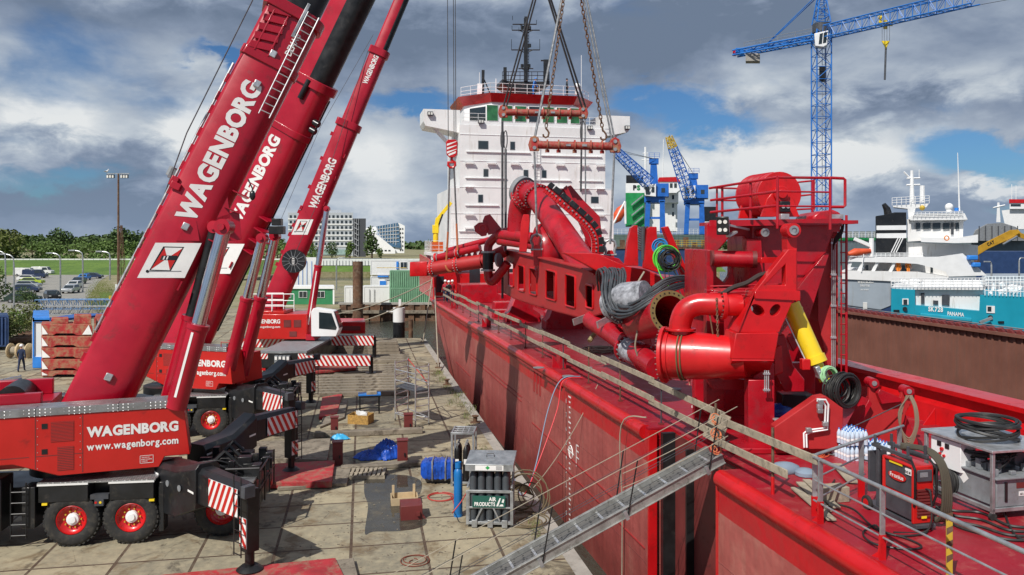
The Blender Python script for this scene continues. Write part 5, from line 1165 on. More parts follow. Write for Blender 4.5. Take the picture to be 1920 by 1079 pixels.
b = B(); b.box(at(*z3((600, 262)), 21.5)+V((0, 0, 0)), (3.35, 2.9, .09)); b.prism([z3(p) for p in [(315, 248), (905, 240), (905, 268), (315, 275)]], None, lambda q_: at(q_[0], q_[1], 19.9), Y*.08); b.obj('top_platform', SRED, tw)
P3([(775, 232), (800, 212), (870, 200), (905, 215), (908, 262), (775, 262)], 20.6, 1.3).obj('top_hump', SRED, tw, bev=.06)
P3([(835, 392), (850, 402), (760, 690), (735, 690), (705, 560)], 20.2, .2).obj('slanting_web', SRED, tw, bev=.01)
P3([(803, 300), (892, 300), (892, 905), (845, 905), (800, 700)], 20.9, 1.0).obj('corner_column', SRED2, tw, bev=.03, smooth=0)
# winch on top
cA, cB_ = at(*z3((625, 130)), 20.6), at(*z3((525, 138)), 22.2); d = (cB_-cA).normalized()
b = B(); b.tube(cA+d*.1, cB_, .575, 36); wn = b.obj('winch_drum', BRED, tw); b = B()
for i in range(12): b.path([cA+d*(.45+i*.10)+(basis(d)[1]*cos(t_)+basis(d)[2]*sin(t_))*.58 for t_ in [2*pi*k/28 for k in range(28)]], .02, 4, closed=True)
b.obj('drum_groove', SRED, wn)
b = B()
for e in (0, .28): b.tube(cA+d*e-d*.04, cA+d*e+d*.06, .58, 36)
b.tube(cB_-d*.05, cB_+d*.05, .60, 36); b.tube(cA-d*.2, cA, .2, 20); b.tube(cA-d*.26, cA-d*.2, .12, 16); each(b, 'winch_flange', BRED, tw, bev=.01)
P3([(545, 232), (572, 150), (600, 120), (650, 120), (690, 160), (718, 232)], 20.5, .12).obj('winch_stand', BRED, tw, bev=.01)
P3([(445, 240), (470, 120), (500, 90), (530, 120), (530, 240)], 21.9, .14).obj('winch_stand', BRED, tw, bev=.01)
b = B(); c = at(*z3((648, 188)), 20.3); b.box(c, (.26, .2, .28)); wm = b.obj('valve_block', BLK, tw, bev=.02); b = B()
for s_ in (-.06, .06): b.tube(c+X*s_-Y*.1, c+X*s_-Y*.13, .045, 12)
each(b, 'gauge', ALU, wm); b = B(); b.box(c-Z*.26, (.22, .16, .16)); b.obj('junction_box', ALU, tw, bev=.01)
# railing
b = B(); R3 = lambda x_, y_, Yp: at(*z3((x_, y_)), Yp)
A0, A1, A2, A3 = R3(345, 228, 20.1), R3(612, 240, 19.0), R3(855, 240, 19.0), R3(775, 232, 23.0)
for k_, (x0, y0, x1, y1) in enumerate(((312, 104, 618, 55), (318, 158, 618, 118), (318, 212, 618, 182))): b.tube(R3(x0, y0, 21.0), R3(x1, y1, 19.0), .033, 8)
for (x0, y0, x1, y1) in ((618, 55, 855, 58), (618, 118, 855, 122), (618, 184, 860, 186)): b.tube(R3(x0, y0, 19), R3(x1, y1, 19), .033 if y0 < 100 else .022, 8)
for (x0, y0, x1, y1) in ((318, 102, 470, 106), (345, 158, 470, 160), (700, 78, 780, 70), (700, 140, 775, 132), (700, 200, 775, 196), (775, 70, 782, 70)): b.tube(R3(x0, y0, 22.5), R3(x1, y1, 22.5), .026, 8)
for x0, y0, y1, Yp in ((346, 100, 232, 20.9), (370, 95, 232, 20.7), (497, 72, 240, 19.8), (618, 55, 285, 19.0), (855, 58, 290, 19.0), (775, 66, 228, 22.5)): b.tube(R3(x0, y0, Yp), R3(x0, y1, Yp), .035 if x0 > 360 else .028, 8)
b.path([R3(855, 57, 19), R3(915, 60, 19), R3(922, 66, 19), R3(922, 182, 19), R3(915, 188, 19), R3(858, 188, 19)], .036, 8); b.tube(R3(782, 66, 22.5), R3(782, 200, 22.5), .03, 8)
b.obj('top_railing', SRED, tw)
# ladder and pipes on the right
b = B()
for x_ in (905, 928): b.tube(R3(x_, 225, 20.7), R3(x_, 950, 20.7), .035 if x_ > 910 else .02, 8)
for i in range(16): b.tube(R3(900, 255+i*46, 20.7), R3(930, 255+i*46, 20.7), .018, 6)
b.obj('ladder', SRED, tw)
b = B()
for x_ in (862, 869, 877): b.tube(R3(x_, 330, 20.8), R3(x_, 930, 20.8), .014, 6)
for y_ in (350, 492, 632, 775): b.box(R3(869, y_, 20.78), (.14, .06, .05))
b.obj('riser_pipes', ALU, tw)
b = B()
for k_ in range(5): b.path(spline([R3(890, 235+k_*3, 20.6), R3(915, 250+k_*4, 20.4), R3(905, 285+k_*8, 20.4), R3(875, 330+k_*6, 20.5), R3(868, 380, 20.7)], 5), .016, 5)
b.obj('cable_tails', BHOSE, tw)
b = B(); c = at(*z3((885, 232)), 20.45); b.box(c, (.3, .12, .12)); b.obj('pipe_clamp', GALV, tw)
# bright front gantry
P3([(663, 295), (705, 290), (708, 600), (663, 600)], 18.6, .40).obj('front_post', BRED, tw, bev=.02)
P3([(666, 378), (706, 378), (706, 572), (512, 572)], 18.5, .30, [[(655, 446), (562, 540), (655, 540)]]).obj('diagonal_brace', BRED, tw, bev=.02, smooth=0)
P3([(515, 566), (722, 566), (724, 610), (515, 600)], 18.4, .8).obj('cross_beam', BRED, tw, bev=.02)
ell = lambda cx, cy, a_, b_, t0=0: [(cx+a_*cos(t_)*cos(t0)-b_*sin(t_)*sin(t0), cy+a_*cos(t_)*sin(t0)+b_*sin(t_)*cos(t0)) for t_ in [2*pi*i/16 for i in range(16)]]
P3([(515, 596), (690, 604), (626, 752), (438, 752)], 18.45, .9, [ell(530, 652, 34, 22, .6)[::-1], ell(608, 652, 30, 20, -.9)[::-1]]).obj('bracket_cheek', BRED, tw, bev=.01, smooth=0)
b = B(); a_, c_ = [R3(x_, y_, 18.4) for x_, y_ in ((438, 752), (512, 566))], 0
b.add([R3(438, 752, 18.4), R3(512, 566, 18.4), R3(495, 562, 19.6), R3(425, 745, 19.6)]+[R3(444, 752, 18.4), R3(518, 566, 18.4), R3(501, 562, 19.6), R3(431, 745, 19.6)], [(0, 1, 2, 3), (4, 5, 6, 7), (0, 1, 5, 4), (1, 2, 6, 5), (2, 3, 7, 6), (3, 0, 4, 7)]); b.obj('bracket_side', BRED, tw)
P3([(430, 756), (625, 754), (606, 874), (412, 872)], 18.3, .9).obj('lower_shroud', BRED, tw, bev=.02)
b = B(); q1, q2 = [R3(x_, y_, Yp) for x_, y_, Yp in ((414, 880, 18.3), (602, 880, 18.3), (565, 958, 19.3), (375, 965, 19.3))], None
b.add(q1+[p+V((0, .05, .12)) for p in q1], [(0, 1, 2, 3), (4, 5, 6, 7), (0, 1, 5, 4), (1, 2, 6, 5), (2, 3, 7, 6), (3, 0, 4, 7)]); b.obj('shroud_tray', BRED, tw)
b = B(); q1 = [R3(x_, y_, Yp) for x_, y_, Yp in ((275, 838, 19.1), (330, 950, 19.1), (375, 965, 19.3), (412, 872, 18.5), (398, 850, 18.5), (350, 925, 19.1), (300, 840, 19.2))]
b.add([q1[0], q1[1], q1[5], q1[6]]+[q1[1], q1[2], q1[3], q1[4], q1[5]], [(0, 1, 2, 3), (4, 5, 6, 7, 8)]); b.obj('tray_arm', BRED, tw)
for x_, y_, Yp, m_ in ((685, 293, 18.5, BRED), (556, 303, 20.0, SRED)):
    b = B(); c = R3(x_, y_, Yp); b.tube(c-Y*.1, c+Y*.35, .17 if x_ > 600 else .10, 20); lug_ = b.obj('eye_lug', m_, tw); b = B(); b.lathe([(.06, -.03), (.11, -.03), (.11, 0), (.06, 0)], c-Y*.1, Y, 20); b.tube(c-Y*.105, c-Y*.095, .06, 16); b.obj('eye_ring', GALV, lug_)
P3([(545, 415), (665, 415), (665, 440), (545, 440)], 19.3, .3).obj('tie_beam', BRED, tw, bev=.01)
b = B()
for y_ in (545, 560, 575, 588): b.tube(R3(315, y_, 19.4), R3(655, y_-10, 19.2), .02, 6)
b.obj('pipe_run', SRED, tw)
b = B(); b.path(spline([R3(590, 485, 18.9), R3(540, 495, 18.8), R3(480, 530, 18.8), R3(420, 550, 19), R3(370, 580, 19)], 5), .06, 6); b.obj('dark_strap', mat('dark_webbing', '3a3230', .9), tw)
# pipes of the pump
bt = B()
cP, cQ = R3(112, 852, 19.6), R3(420, 862, 18.9); d = (cQ-cP).normalized()
b = B(); b.path([cP, cP+(cQ-cP)*.5, cQ+d*.3], [.585, .575, .45], 32); pmp = b.obj('pump_casing', BRED, tw, smooth=60)
b = B(); flange(b, cP, d, .70, .09); flange(b, cP+d*.14, d, .62, .04); each(b, 'casing_flange', BRED, tw, bev=.01); bolts(bt, cP-d*.045, -d, .64, 26, .022, .05)
b = B(); b.path([cP+d*.42+(basis(d)[1]*cos(t_)+basis(d)[2]*sin(t_))*.60 for t_ in [2*pi*k/28 for k in range(28)]], .022, 5, closed=True); b.path([cP+d*.50+(basis(d)[1]*cos(t_)+basis(d)[2]*sin(t_))*.60 for t_ in [2*pi*k/28+.1 for k in range(28)]], .022, 5, closed=True); b.obj('tied_rope', mat('olive_rope', '6b5a3c', .9), tw)
el = spline([R3(182, 760, 19.4), R3(182, 710, 19.4), R3(205, 655, 19.35), R3(255, 628, 19.3), R3(320, 625, 19.2), R3(400, 628, 19.1), R3(450, 630, 19.1)], 6)
b = B(); b.path(el, .27, 24); b.obj('elbow_pipe', BRED, tw, smooth=60)
b = B(); c = R3(182, 738, 19.4); flange(b, c, Z, .37, .06); c = R3(372, 627, 19.15); flange(b, c, X, .36, .1); each(b, 'elbow_flange', BRED, tw, bev=.01); bolts(bt, R3(372, 627, 19.15)-X*.05, -X, .31, 16, .022, .04)
P3([(330, 560), (478, 560), (478, 680), (330, 680)], 19.9, .8).obj('pump_block', SRED, tw, bev=.04)
bt.obj('flange_bolts', MAROON, pmp)
P3([(300, 560), (378, 560), (378, 1120), (300, 1120)], 20.0, .35).obj('leg', SRED, tw, bev=.02)
P3([(510, 950), (604, 890), (604, 1205), (510, 1205)], 18.9, .5).obj('leg', SRED, tw, bev=.02)
P3([(300, 960), (545, 965), (545, 1010), (330, 1010)], 19.6, .4).obj('lower_beam', SRED, tw, bev=.02)
P3([(604, 770), (650, 760), (690, 900), (742, 965), (742, 1020), (650, 1020), (604, 940)], 19.4, .6).obj('swivel_arm', SRED, tw, bev=.03)
P3([(604, 820), (638, 810), (645, 935), (604, 950)], 19.1, .35).obj('arm_cover', BRED, tw, bev=.03)
P3([(700, 690), (762, 700), (720, 800), (690, 840), (660, 780)], 20.3, .8).obj('neck', SRED, tw, bev=.02)
b = B(); b.prism([z5(p) for p in [(205, 178), (325, 178), (325, 500), (205, 500)]], None, lambda q_: at(q_[0], q_[1], 18.7), Y*.35); b.obj('front_column', SRED, tw, bev=.02)
b = B(); b.prism([z5(p) for p in [(325, 395), (520, 260), (560, 252), (642, 310), (642, 496), (330, 500)]], None, lambda q_: at(q_[0], q_[1], 18.0), Y*.30); b.obj('base_gusset', SRED2, tw, bev=.02, smooth=0)
b = B(); b.bx((5.1, 18.2, 3.62), (8.6, 21.8, 3.75)); b.bx((5.0, 21.6, 3.7), (8.3, 21.9, 5.2)); each(b, 'base_frame', SRED, tw, bev=.02)
b = B(); c5 = lambda x_, y_, Yp=17.9: at(*z5((x_, y_)), Yp)
for k_, pts in enumerate(([(462, 490), (460, 425), (478, 410), (556, 400), (560, 300), (548, 280), (520, 275)], [(474, 490), (472, 432), (490, 420), (568, 408), (573, 292), (560, 270), (520, 268)], [(486, 490), (484, 440), (500, 430), (575, 418), (583, 300)])):
    if k_ < 2: b.path([c5(*p) for p in pts], .022, 6)
b.obj('white_pipes', WHT2, tw); b = B()
for p in ((530, 300), (532, 320), (556, 380), (480, 408), (535, 280)): b.box(c5(*p)-Y*.03, (.12, .1, .1))
each(b, 'pipe_valve', GALV, tw, bev=.01)
b = B()
for x_ in (280, 288, 297): b.tube(c5(x_, 135, 18.5), c5(x_, 235, 18.5), .015, 6)
for y_ in (150, 225): b.box(c5(288, y_, 18.48), (.16, .04, .04))
b.obj('short_pipes', ALU, tw)
b = B(); b.tube(c5(340, 360, 18.6), c5(340, 400, 18.6), .085, 14); b.tube(c5(340, 358, 18.6), c5(340, 362, 18.6), .12, 14); b.obj('steel_socket', ALU, tw)
b = B(); b.path(spline([R3(300, 590, 19.2), R3(318, 700, 19.1), R3(335, 800, 19.1), R3(358, 892, 19.1)], 4), .02, 5); b.obj('loose_chain', RUST, tw); b = B(); chain(b, R3(345, 600, 18.9), R3(352, 840, 18.9), .012, .06); b.obj('chain', RUST, tw)
# yellow cylinder
b = B(); p, q = R3(678, 625, 19.3), R3(792, 880, 19.0); b.tube(p, q, .215, 24); yo = b.obj('yellow_cylinder', YEL, tw); d = (q-p).normalized(); b = B(); b.tube(q-d*.12, q+d*.06, .25, 24); b.tube(q, q+d*.5, .13, 16); b.tube(p+d*.15, p+d*.2, .225, 24); each(b, 'cylinder_band', YEL, tw)
b = B(); b.tube(R3(655, 690, 19.2), R3(745, 880, 18.9), .018, 6); b.obj('cylinder_pipe', ALU, tw)
b = B(); b.box(R3(800, 925, 18.8), (.25, .2, .12), (d, Y, d.cross(Y))); b.box(R3(815, 940, 18.8), (.2, .25, .2)); b.obj('port_block', GALV, tw, bev=.02)
b = B(); b.box(R3(742, 895, 18.9), (.2, .2, .26)); b.obj('port_cover', BRED, tw, bev=.02)
o = B(); coil(o, R3(853, 945, 18.7), V((.3, -1, .2)), .19, 9, .022, .12); tag(o.obj('cable_coil', mat('pale_green_hose', '9fd0a0', .4)), 'pale green hose coil tied below the yellow cylinder', 'hose coil')
o = B(); coil(o, R3(920, 1012, 18.2), V((.5, -1, .0)), .36, 22, .018, .10); coil(o, R3(885, 1010, 18.2), V((.2, -1, .1)), .25, 6, .018, .35); tag(o.obj('cable_coil', BHOSE), 'black cable coil hung on the red tower, right of the yellow cylinder', 'cable coil')
# floodlight on the tower
fl = thing('floodlight', 'white four-lens floodlight on an arm at the left of the tower top', 'floodlight', R3(375, 275, 19.7))
b = B(); c = R3(372, 272, 19.6); ax_ = (V((.8, .55, 0)).normalized(), V((-.55, .8, 0)).normalized(), Z); dr_ = V((-.35, -.9, -.15)).normalized(); ax_ = (dr_.cross(Z).normalized(), -dr_, dr_.cross(Z).normalized().cross(dr_)*-1)
b.box(c+V((.08, .2, 0)), (.26, .28, .42), ax_); b.obj('lamp_body', WHT2, fl, bev=.05)
b = B(); b.box(c+dr_*.02, (.30, .05, .46), ax_); fr = b.obj('lamp_frame', BLK, fl, bev=.02); b = B()
for i in (-1, 1):
    for j in (-1, 1): p = c+ax_[0]*i*.065+ax_[2]*j*.10+dr_*.04; b.tube(p, p+dr_*.02, .048, 16)
each(b, 'lens', LAMPG, fr); b = B(); b.beam(R3(400, 270, 19.8), R3(490, 290, 20.2), .05, .05); b.beam(R3(395, 320, 19.7), R3(430, 300, 19.9), .12, .05); b.obj('lamp_arm', ALU, fl)
# ================================================================= people
def person(label, loc, rz, top, legs, helmet=None, pose='stand', hair=True, hgt=1.78, bend=0, cat='person', group=None):
    vs, es, rs = [], [], []
    def add(p, r, par=None):
        vs.append(V(p)); rs.append(r); i = len(vs)-1
        if par is not None: es.append((par, i))
        return i
    by = -bend                                                    # bend moves the upper body forward
    pel = add((0, 0, .95), (.15, .11)); sp = add((0, .0+by*.3, 1.14), (.135, .10), pel); chs = add((0, by*.6, 1.34), (.17, .115), sp); nk = add((0, by*.85, 1.49), (.055, .055), chs)
    hd = add((0, by-.015, 1.58), (.065, .075), nk); hd2 = add((0, by-.015, 1.66), (.078, .095), hd); hd3 = add((0, by, 1.745), (.06, .075), hd2)
    step = {'stand': (0, 0), 'walk': (.28, -.26), 'aside': (.04, -.03)}[pose]
    for k_, s in enumerate((-1, 1)):
        sh = add((s*.17, by*.7, 1.40), (.07, .07), chs); sw = step[1-k_]*.7
        el = add((s*.25, by*.8-sw*.5+.03, 1.14), (.048, .048), sh); wr = add((s*.27, by-sw-.06, .92), (.033, .03), el); ha = add((s*.27, by-sw-.085, .855), (.036, .02), wr)
        for j, (dx, dy, L) in enumerate(((0, -.028, .075), (0, -.010, .085), (0, .008, .08), (0, .025, .062))):
            f1 = add((s*.27, by-sw-.085+dy, .855-L*.5), (.010, .010), ha); add((s*.262, by-sw-.09+dy, .855-L), (.008, .008), f1)
        t1 = add((s*.262, by-sw-.125, .862), (.011, .011), ha); add((s*.258, by-sw-.145, .83), (.009, .009), t1)
        hp = add((s*.09, 0, .88), (.095, .10), pel); st = step[k_]
        kn = add((s*.10, -st*.55-.03, .50), (.068, .07), hp); an = add((s*.10, -st+(.05 if st < 0 else 0), .11), (.045, .05), kn); hl = add((s*.10, -st-.02, .055), (.045, .05), an); add((s*.115, -st-.17, .04), (.04, .032), hl)
    me = bpy.data.meshes.new('sk'); me.from_pydata(vs, es, []); tmp = bpy.data.objects.new('sk', me); C.objects.link(tmp)
    md = tmp.modifiers.new('s', 'SKIN'); md.use_smooth_shade = True
    for i, r in enumerate(rs): me.skin_vertices[0].data[i].radius = r
    me.skin_vertices[0].data[0].use_root = True
    sb = tmp.modifiers.new('u', 'SUBSURF'); sb.levels = 1; sb.render_levels = 1
    dg = bpy.context.evaluated_depsgraph_get(); m2 = bpy.data.meshes.new_from_object(tmp.evaluated_get(dg)); bpy.data.objects.remove(tmp)
    k = hgt/1.79; R_ = Matrix.Rotation(rz, 3, 'Z'); root = thing('person', label, cat, loc, group)
    vv = [V(loc)+R_@(v.co*k) for v in m2.vertices]; fs = []; mi = []
    for p in m2.polygons:
        c = p.center; fs.append(tuple(p.vertices))
        mi.append(0 if c.z > 1.50 or (c.z < .915 and abs(c.x) > .215) else 3 if c.z < .13 else 2 if c.z < .96 else 1)
    link_mesh('body', vv, fs, [SKIN, top, legs, BLK], root, mi, 180)
    M = lambda p: V(loc)+R_@(V(p)*k)
    b = B()
    for s in (-1, 1): b.ball(M((s*.032, by-.105, 1.655)), .011*k, 6)
    b.obj('eyes', BLK, root); b = B(); b.path([M((0, by-.10, 1.66)), M((0, by-.125, 1.625)), M((0, by-.10, 1.615))], .012, 5); b.obj('nose', SKIN, root)
    b = B()
    if helmet: b.lathe([(.001, .125), (.06, .115), (.10, .07), (.115, .02), (.118, 0), (.13, -.004), (.13, -.012), (.11, -.01)], M((0, by-.005, 1.70)), Z, 18); b.obj('helmet', helmet, root)
    else: b.lathe([(.001, .10), (.06, .09), (.092, .045), (.096, 0), (.09, -.05)], M((0, by+.012, 1.695)), Z, 14); b.obj('hair', HAIR, root)
    return root, M
person('worker in navy clothes and white helmet walking away on the quay at the far left', gp(40, 697), radians(195), NAVY, NAVY, WHT2, 'walk')
_, M = person('worker in red coverall with reflective shin bands standing behind the bright red pump casing', gp(1309, 780, 3.62), radians(160), RCLO, RCLO, None, 'aside', bend=.15)
b = B()
for s in (-1, 1): b.tube(M((s*.10, .01, .22)), M((s*.10, .005, .28)), .085, 12)
each(b, 'reflective_band', LET, _)
person('person in red jacket and white helmet, leftmost of the three on the far deck', gp(835, 566, 3.62), radians(-10), RCLO, NAVY, WHT2); person('person in black jacket and white helmet, middle of the three on the far deck', gp(841.5, 568, 3.62), radians(20), BLK, NAVY, WHT2); person('person in red jacket, rightmost of the three on the far deck', gp(848, 566, 3.62), radians(40), RCLO, NAVY, WHT2)
person('person in dark clothes under the white platform at the far end of the ship', SP(73.4, 1.6, 6.3)-G*.6+Z*0, radians(30), BLK, NAVY, None); person('worker in blue coverall bending beside the black mast on the wheelhouse roof', A(1000, 181, 80.5), radians(60), LBLU, LBLU, LBLU, 'aside', bend=.25, hgt=1.85)
person('person in black with a camera standing at the right of the wheelhouse roof', A(1063, 182, 80.5), radians(100), BLK, BLK, None, 'aside', hgt=1.9)
# ================================================================= hand rails on the near deck edge
def board(p, q, w=.16, t=.035, label='', g='timber rail boards'):
    b = B(); b.beam(p, q, t, w); return tag(b.obj('rail_board', TIM, bev=.006), label, 'board', g)
rnd = random.Random(21)
L_ = [21.6+i*3.15 for i in range(15)]
for i, l_ in enumerate(L_):
    o = thing('rail_post', 'thin steel post carrying the weathered timber rail along the ship deck edge', 'rail post', SP(l_, .5, 3.6), 'timber rail posts')
    part(o, 'post', RUST if i % 3 else DGREY, lambda b: b.tube(SP(l_, .5, 3.6), SP(l_+.05*rnd.uniform(-1, 1), .5, 4.8+rnd.random()*.1), .022, 6)); part(o, 'foot', MAROON, lambda b: b.box(SP(l_, .5, 3.63), (.12, .12, .05), (G, NV, Z)))
for k_, h in enumerate((1.08, .56)):
    for i in range(12):
        l0 = 18.2+i*4.0; z0 = 3.6+h+(.05 if i % 2 else -.04)
        if l0 < 66: board(SP(l0-.25, .46-.02*(i % 2), z0+rnd.uniform(-.02, .02)), SP(min(l0+4.15, 66.5), .46-.02*(i % 2), z0+rnd.uniform(-.03, .03)), label=('upper' if k_ == 0 else 'lower')+' row weathered timber board of the rail beyond the gangway, on the ship edge')
for lb, (u0, v0, u1, v1) in {'upper timber rail board between the gangway head and the galvanised railing': (1336, 782, 1532, 864), 'lower timber rail board between the gangway head and the galvanised railing': (1340, 826, 1476, 890)}.items():
    board(son(u0, v0, .22), son(u1, v1, .22), label=lb, g=None)
for u, v, lb in ((1342, 874, 'rusty rail post tied with orange rope at the gangway head'), (1449, 942, 'rusty rail post holding the timber boards, nearest the galvanised railing')):
    f = son(u, v, .28); f.z = 3.6; o = thing('rail_post', lb, 'rail post', f); part(o, 'post', RUST, lambda b: b.tube(f, f+Z*1.3, .028, 6)); part(o, 'foot', BRED, lambda b: b.tube(f, f+Z*.35, .035, 8))
o = B()
for k_ in range(3): coil(o, son(1342, 785+k_*28, .22), V((.3, -1, .6)), .09, 3, .012, .5)
tag(o.obj('rope_lashing', mat('orange_twine', 'd07a50', .8)), 'orange twine lashed round the post at the gangway head', 'rope')
gr = thing('deck_railing', 'galvanised steel railing along the near deck edge and across the deck', 'railing', SP(10, .2, 3.6))
Ls = [14.0, 12.4, 9.7, 7.2, 4.6]
for l_ in Ls:
    part(gr, 'post', GALV, lambda b: b.box(SP(l_, .22, 4.22), (.035, .085, 1.0), (G, NV, Z)), bev=.005)
    part(gr, 'post_foot', BRED, lambda b: b.prism([(0, 0), (-.34, 0), (-.16, .1), (-.08, .45), (0, .5)], None, lambda p: SP(l_+.02, .26, 3.6)-NV*p[0]*.0+V((0, 0, p[1]))+G*(-p[0])*.5-NV*(-p[0])*.3, NV*.02+G*.01))
    part(gr, 'post_foot', BRED, lambda b: b.box(SP(l_, .22, 3.8), (.045, .10, .4), (G, NV, Z)))
b = B(); b.tube(SP(14.2, .22, 4.72), SP(2, .22, 4.72), .034, 10)
for h in (.72, .36): b.tube(SP(14.2, .22, 3.6+h), SP(2, .22, 3.6+h), .017, 8)
each(b, 'rail', GALV, gr)
nb = SP(14.35, .3, 3.6)
b = B(); b.path([nb+Z*1.08, nb+Z*1.12+NV*.1, SP(15.9, 3.4, 4.72)], .030, 10)
for h in (.70, .32): b.path([nb+Z*h-G*.15, nb+Z*h+NV*.15+G*.05, SP(15.5, 2.2, 3.6+h)], .017, 8)
each(b, 'rail', GALV, gr)
for e in (.02, .5, .95): p = nb+(SP(15.9, 3.4, 3.6)-nb)*e; part(gr, 'post', GALV, lambda b: b.box(p+Z*.62, (.085, .035, 1.0))); part(gr, 'post_foot', BRED, lambda b: b.box(p+Z*.18, (.12, .045, .36)))
# ================================================================= gangway
gw = thing('gangway', 'long aluminium gangway with thin stanchions sloping from ship deck to quay', 'gangway', SP(17.9, -8, 0))
S_, E_ = SP(17.95, .25, 3.78), SP(17.75, -8.1, .12); gd = (E_-S_).normalized(); gs = gd.cross(Z).normalized(); gs = gs if gs.y < 0 else -gs; gu = gs.cross(gd); gu = gu if gu.z > 0 else -gu
b = B()
for s in (-1, 1): b.box((S_+E_)/2+gs*s*.32, ((E_-S_).length, .045, .20), (gd, gs, gu)); b.box((S_+E_)/2+gs*s*.335+gu*.10, ((E_-S_).length, .08, .02), (gd, gs, gu)); b.box((S_+E_)/2+gs*s*.335-gu*.10, ((E_-S_).length, .08, .02), (gd, gs, gu))
each(b, 'side_beam', mat('dull_aluminium', (.36, .36, .34), .5, .5, var=.2, dirt=.3, dcol='5c554a', scale=3), gw, bev=.004)
GRT = bpy.data.materials.new('perforated_tread'); GRT.use_nodes = True; q = N(GRT.node_tree); bb = GRT.node_tree.nodes['Principled BSDF']
vv_ = q.n('ShaderNodeTexVoronoi', {'Vector': q.n('ShaderNodeTexCoord').outputs['Object'], 'Scale': 11.0, 'Randomness': .3}).outputs[0]
q.set(bb.inputs['Base Color'], q.mix(q.mr(vv_, .25, .35), (.05, .05, .05, 1), (.16, .155, .15, 1))); bb.inputs['Roughness'].default_value = .5; bb.inputs['Metallic'].default_value = .4
b = B(); b.box((S_+E_)/2-gu*.03, ((E_-S_).length, .60, .02), (gd, gs, gu)); b.obj('tread', GRT, gw)
b = B()
n_ = 17
for i in range(n_): p = S_+(E_-S_)*((i+.5)/n_); b.box(p-gu*.005, (.05, .60, .05), (gd, gs, gu))
each(b, 'cross_bar', ALU, gw)
for s in (-1, 1):
    tips = []
    for i in range(5):
        p = S_+(E_-S_)*(.05+i*.225)+gs*s*.36; tp = p+Z*1.0+gd*(-.28)+gs*s*.04; tips.append((p, tp)); part(gw, 'stanchion', DBLK, lambda b: b.tube(p-gu*.12, tp, .016, 6)); part(gw, 'stanchion_socket', GALV, lambda b: b.box(p-gu*.05, (.08, .05, .2), (gd, gs, gu)))
    for e in (1.0, .66, .34):
        pts = [p+(t_-p)*e for p, t_ in tips]; part(gw, 'rope_rail', ROPE if e == 1 else DGREY, lambda b: b.path([pts[0]-gd*.5]+pts+[pts[-1]+gd*1.5], .009 if e == 1 else .006, 5))
for k_, (u0, v0, u1, v1) in enumerate(((1340, 800, 1105, 862), (1342, 838, 1130, 905))): tag(part(None, 'guy_rope', ROPE, lambda b: b.path(sag(SP(17.3, .2, 4.7-.35*k_), S_+gd*2.6+gs*.42+Z*(.9-.3*k_), .05), .009, 5)), ('upper' if k_ == 0 else 'lower')+' thin pale rope from the gangway head post to its stanchions', 'rope')
tag(part(None, 'rubber_mat', TIM, lambda b: b.box(SP(19.3, .95, 4.05), (.9, .05, .7), (G, NV, (Z+NV*.4).normalized())), bev=.01), 'short weathered board leaning at the deck recess beside the gangway head', 'board')
tag(part(None, 'bundled_cloth', mat('blue_grey_cloth', '7d8c9c', .9, bump=.5, bscale=14), lambda b: (b.ball(SP(16.9, 1.3, 3.68), .35, 12, (1, .6, .45)), b.ball(SP(16.6, 1.6, 3.66), .28, 10, (.8, .8, .4)))), 'crumpled blue-grey cloth on deck behind the gangway head post', 'cloth')
# ================================================================= welding set
wm = thing('welding_machine', 'black and red welding machine on a wheeled cart with hoses on the near deck', 'welding machine', gp(1700, 985, DK))
Cn = gp(1714, 984, 3.72); W = lambda g, n, z_: Cn+G*g+NV*n+Z*z_; ax = (G, NV, Z)
def wbox(b, lo, hi): b.box(W(*[(a+c)/2 for a, c in zip(lo, hi)]), [c-a for a, c in zip(lo, hi)], ax)
part(wm, 'lower_case', DGREY, lambda b: wbox(b, (.02, .02, .02), (.78, .36, .40)), bev=.03); uc = part(wm, 'upper_case', DGREY, lambda b: wbox(b, (.02, .02, .41), (.78, .36, .95)), bev=.04)
b = B(); wbox(b, (0, -.015, .0), (.06, .385, .96)); wbox(b, (.74, -.015, .0), (.80, .385, .96)); wbox(b, (.0, -.012, .385), (.8, .38, .425)); wbox(b, (0.0, -.01, .93), (.8, .38, .98)); each(b, 'red_edge', REDP, wm, bev=.02)
part(wm, 'front_grille', MAROON, lambda b: [wbox(b, (-.03, .05, .12+i*.055), (0, .33, .15+i*.055)) for i in range(9)]); part(wm, 'control_panel', DGREY, lambda b: wbox(b, (-.03, .05, .72), (0.0, .33, .92)), bev=.01); part(wm, 'screen', GREY, lambda b: wbox(b, (-.036, .09, .80), (-.03, .24, .88)))
b = B(); c = W(.42, .008, .70); b.prism([(cos(t_)*.22, sin(t_)*.075) for t_ in [2*pi*i/24 for i in range(24)]], None, lambda p: c-G*p[0]+Z*p[1], NV*.012-NV*.012*2); bd = b.obj('badge', REDP, uc)
letters('Fronius', W(.59, -.006, .665), -G, Z, .075, LET, bd, w=.34, off=.02); part(wm, 'label', YEL, lambda b: wbox(b, (.30, -.0, .90), (.62, .018, .93))); part(wm, 'label', YEL, lambda b: wbox(b, (-.035, .12, .10), (-.028, .22, .14)))
lp = part(wm, 'number_label', LET, lambda b: wbox(b, (.06, .0, .80), (.22, .018, .90))); letters('E40 M', W(.21, -.004, .82), -G, Z, .05, BLK, lp, w=.13)
b = B(); b.path([W(.0, .0, .30), W(-.06, -.03, .5), W(-.06, -.03, .95), W(.06, 0, 1.06), W(.5, .05, 1.06)], .022, 8); b.path([W(.0, .36, .30), W(-.06, .39, .5), W(-.06, .39, .95), W(.06, .36, 1.06), W(.5, .3, 1.06)], .022, 8); each(b, 'handle_bar', DBLK, wm)
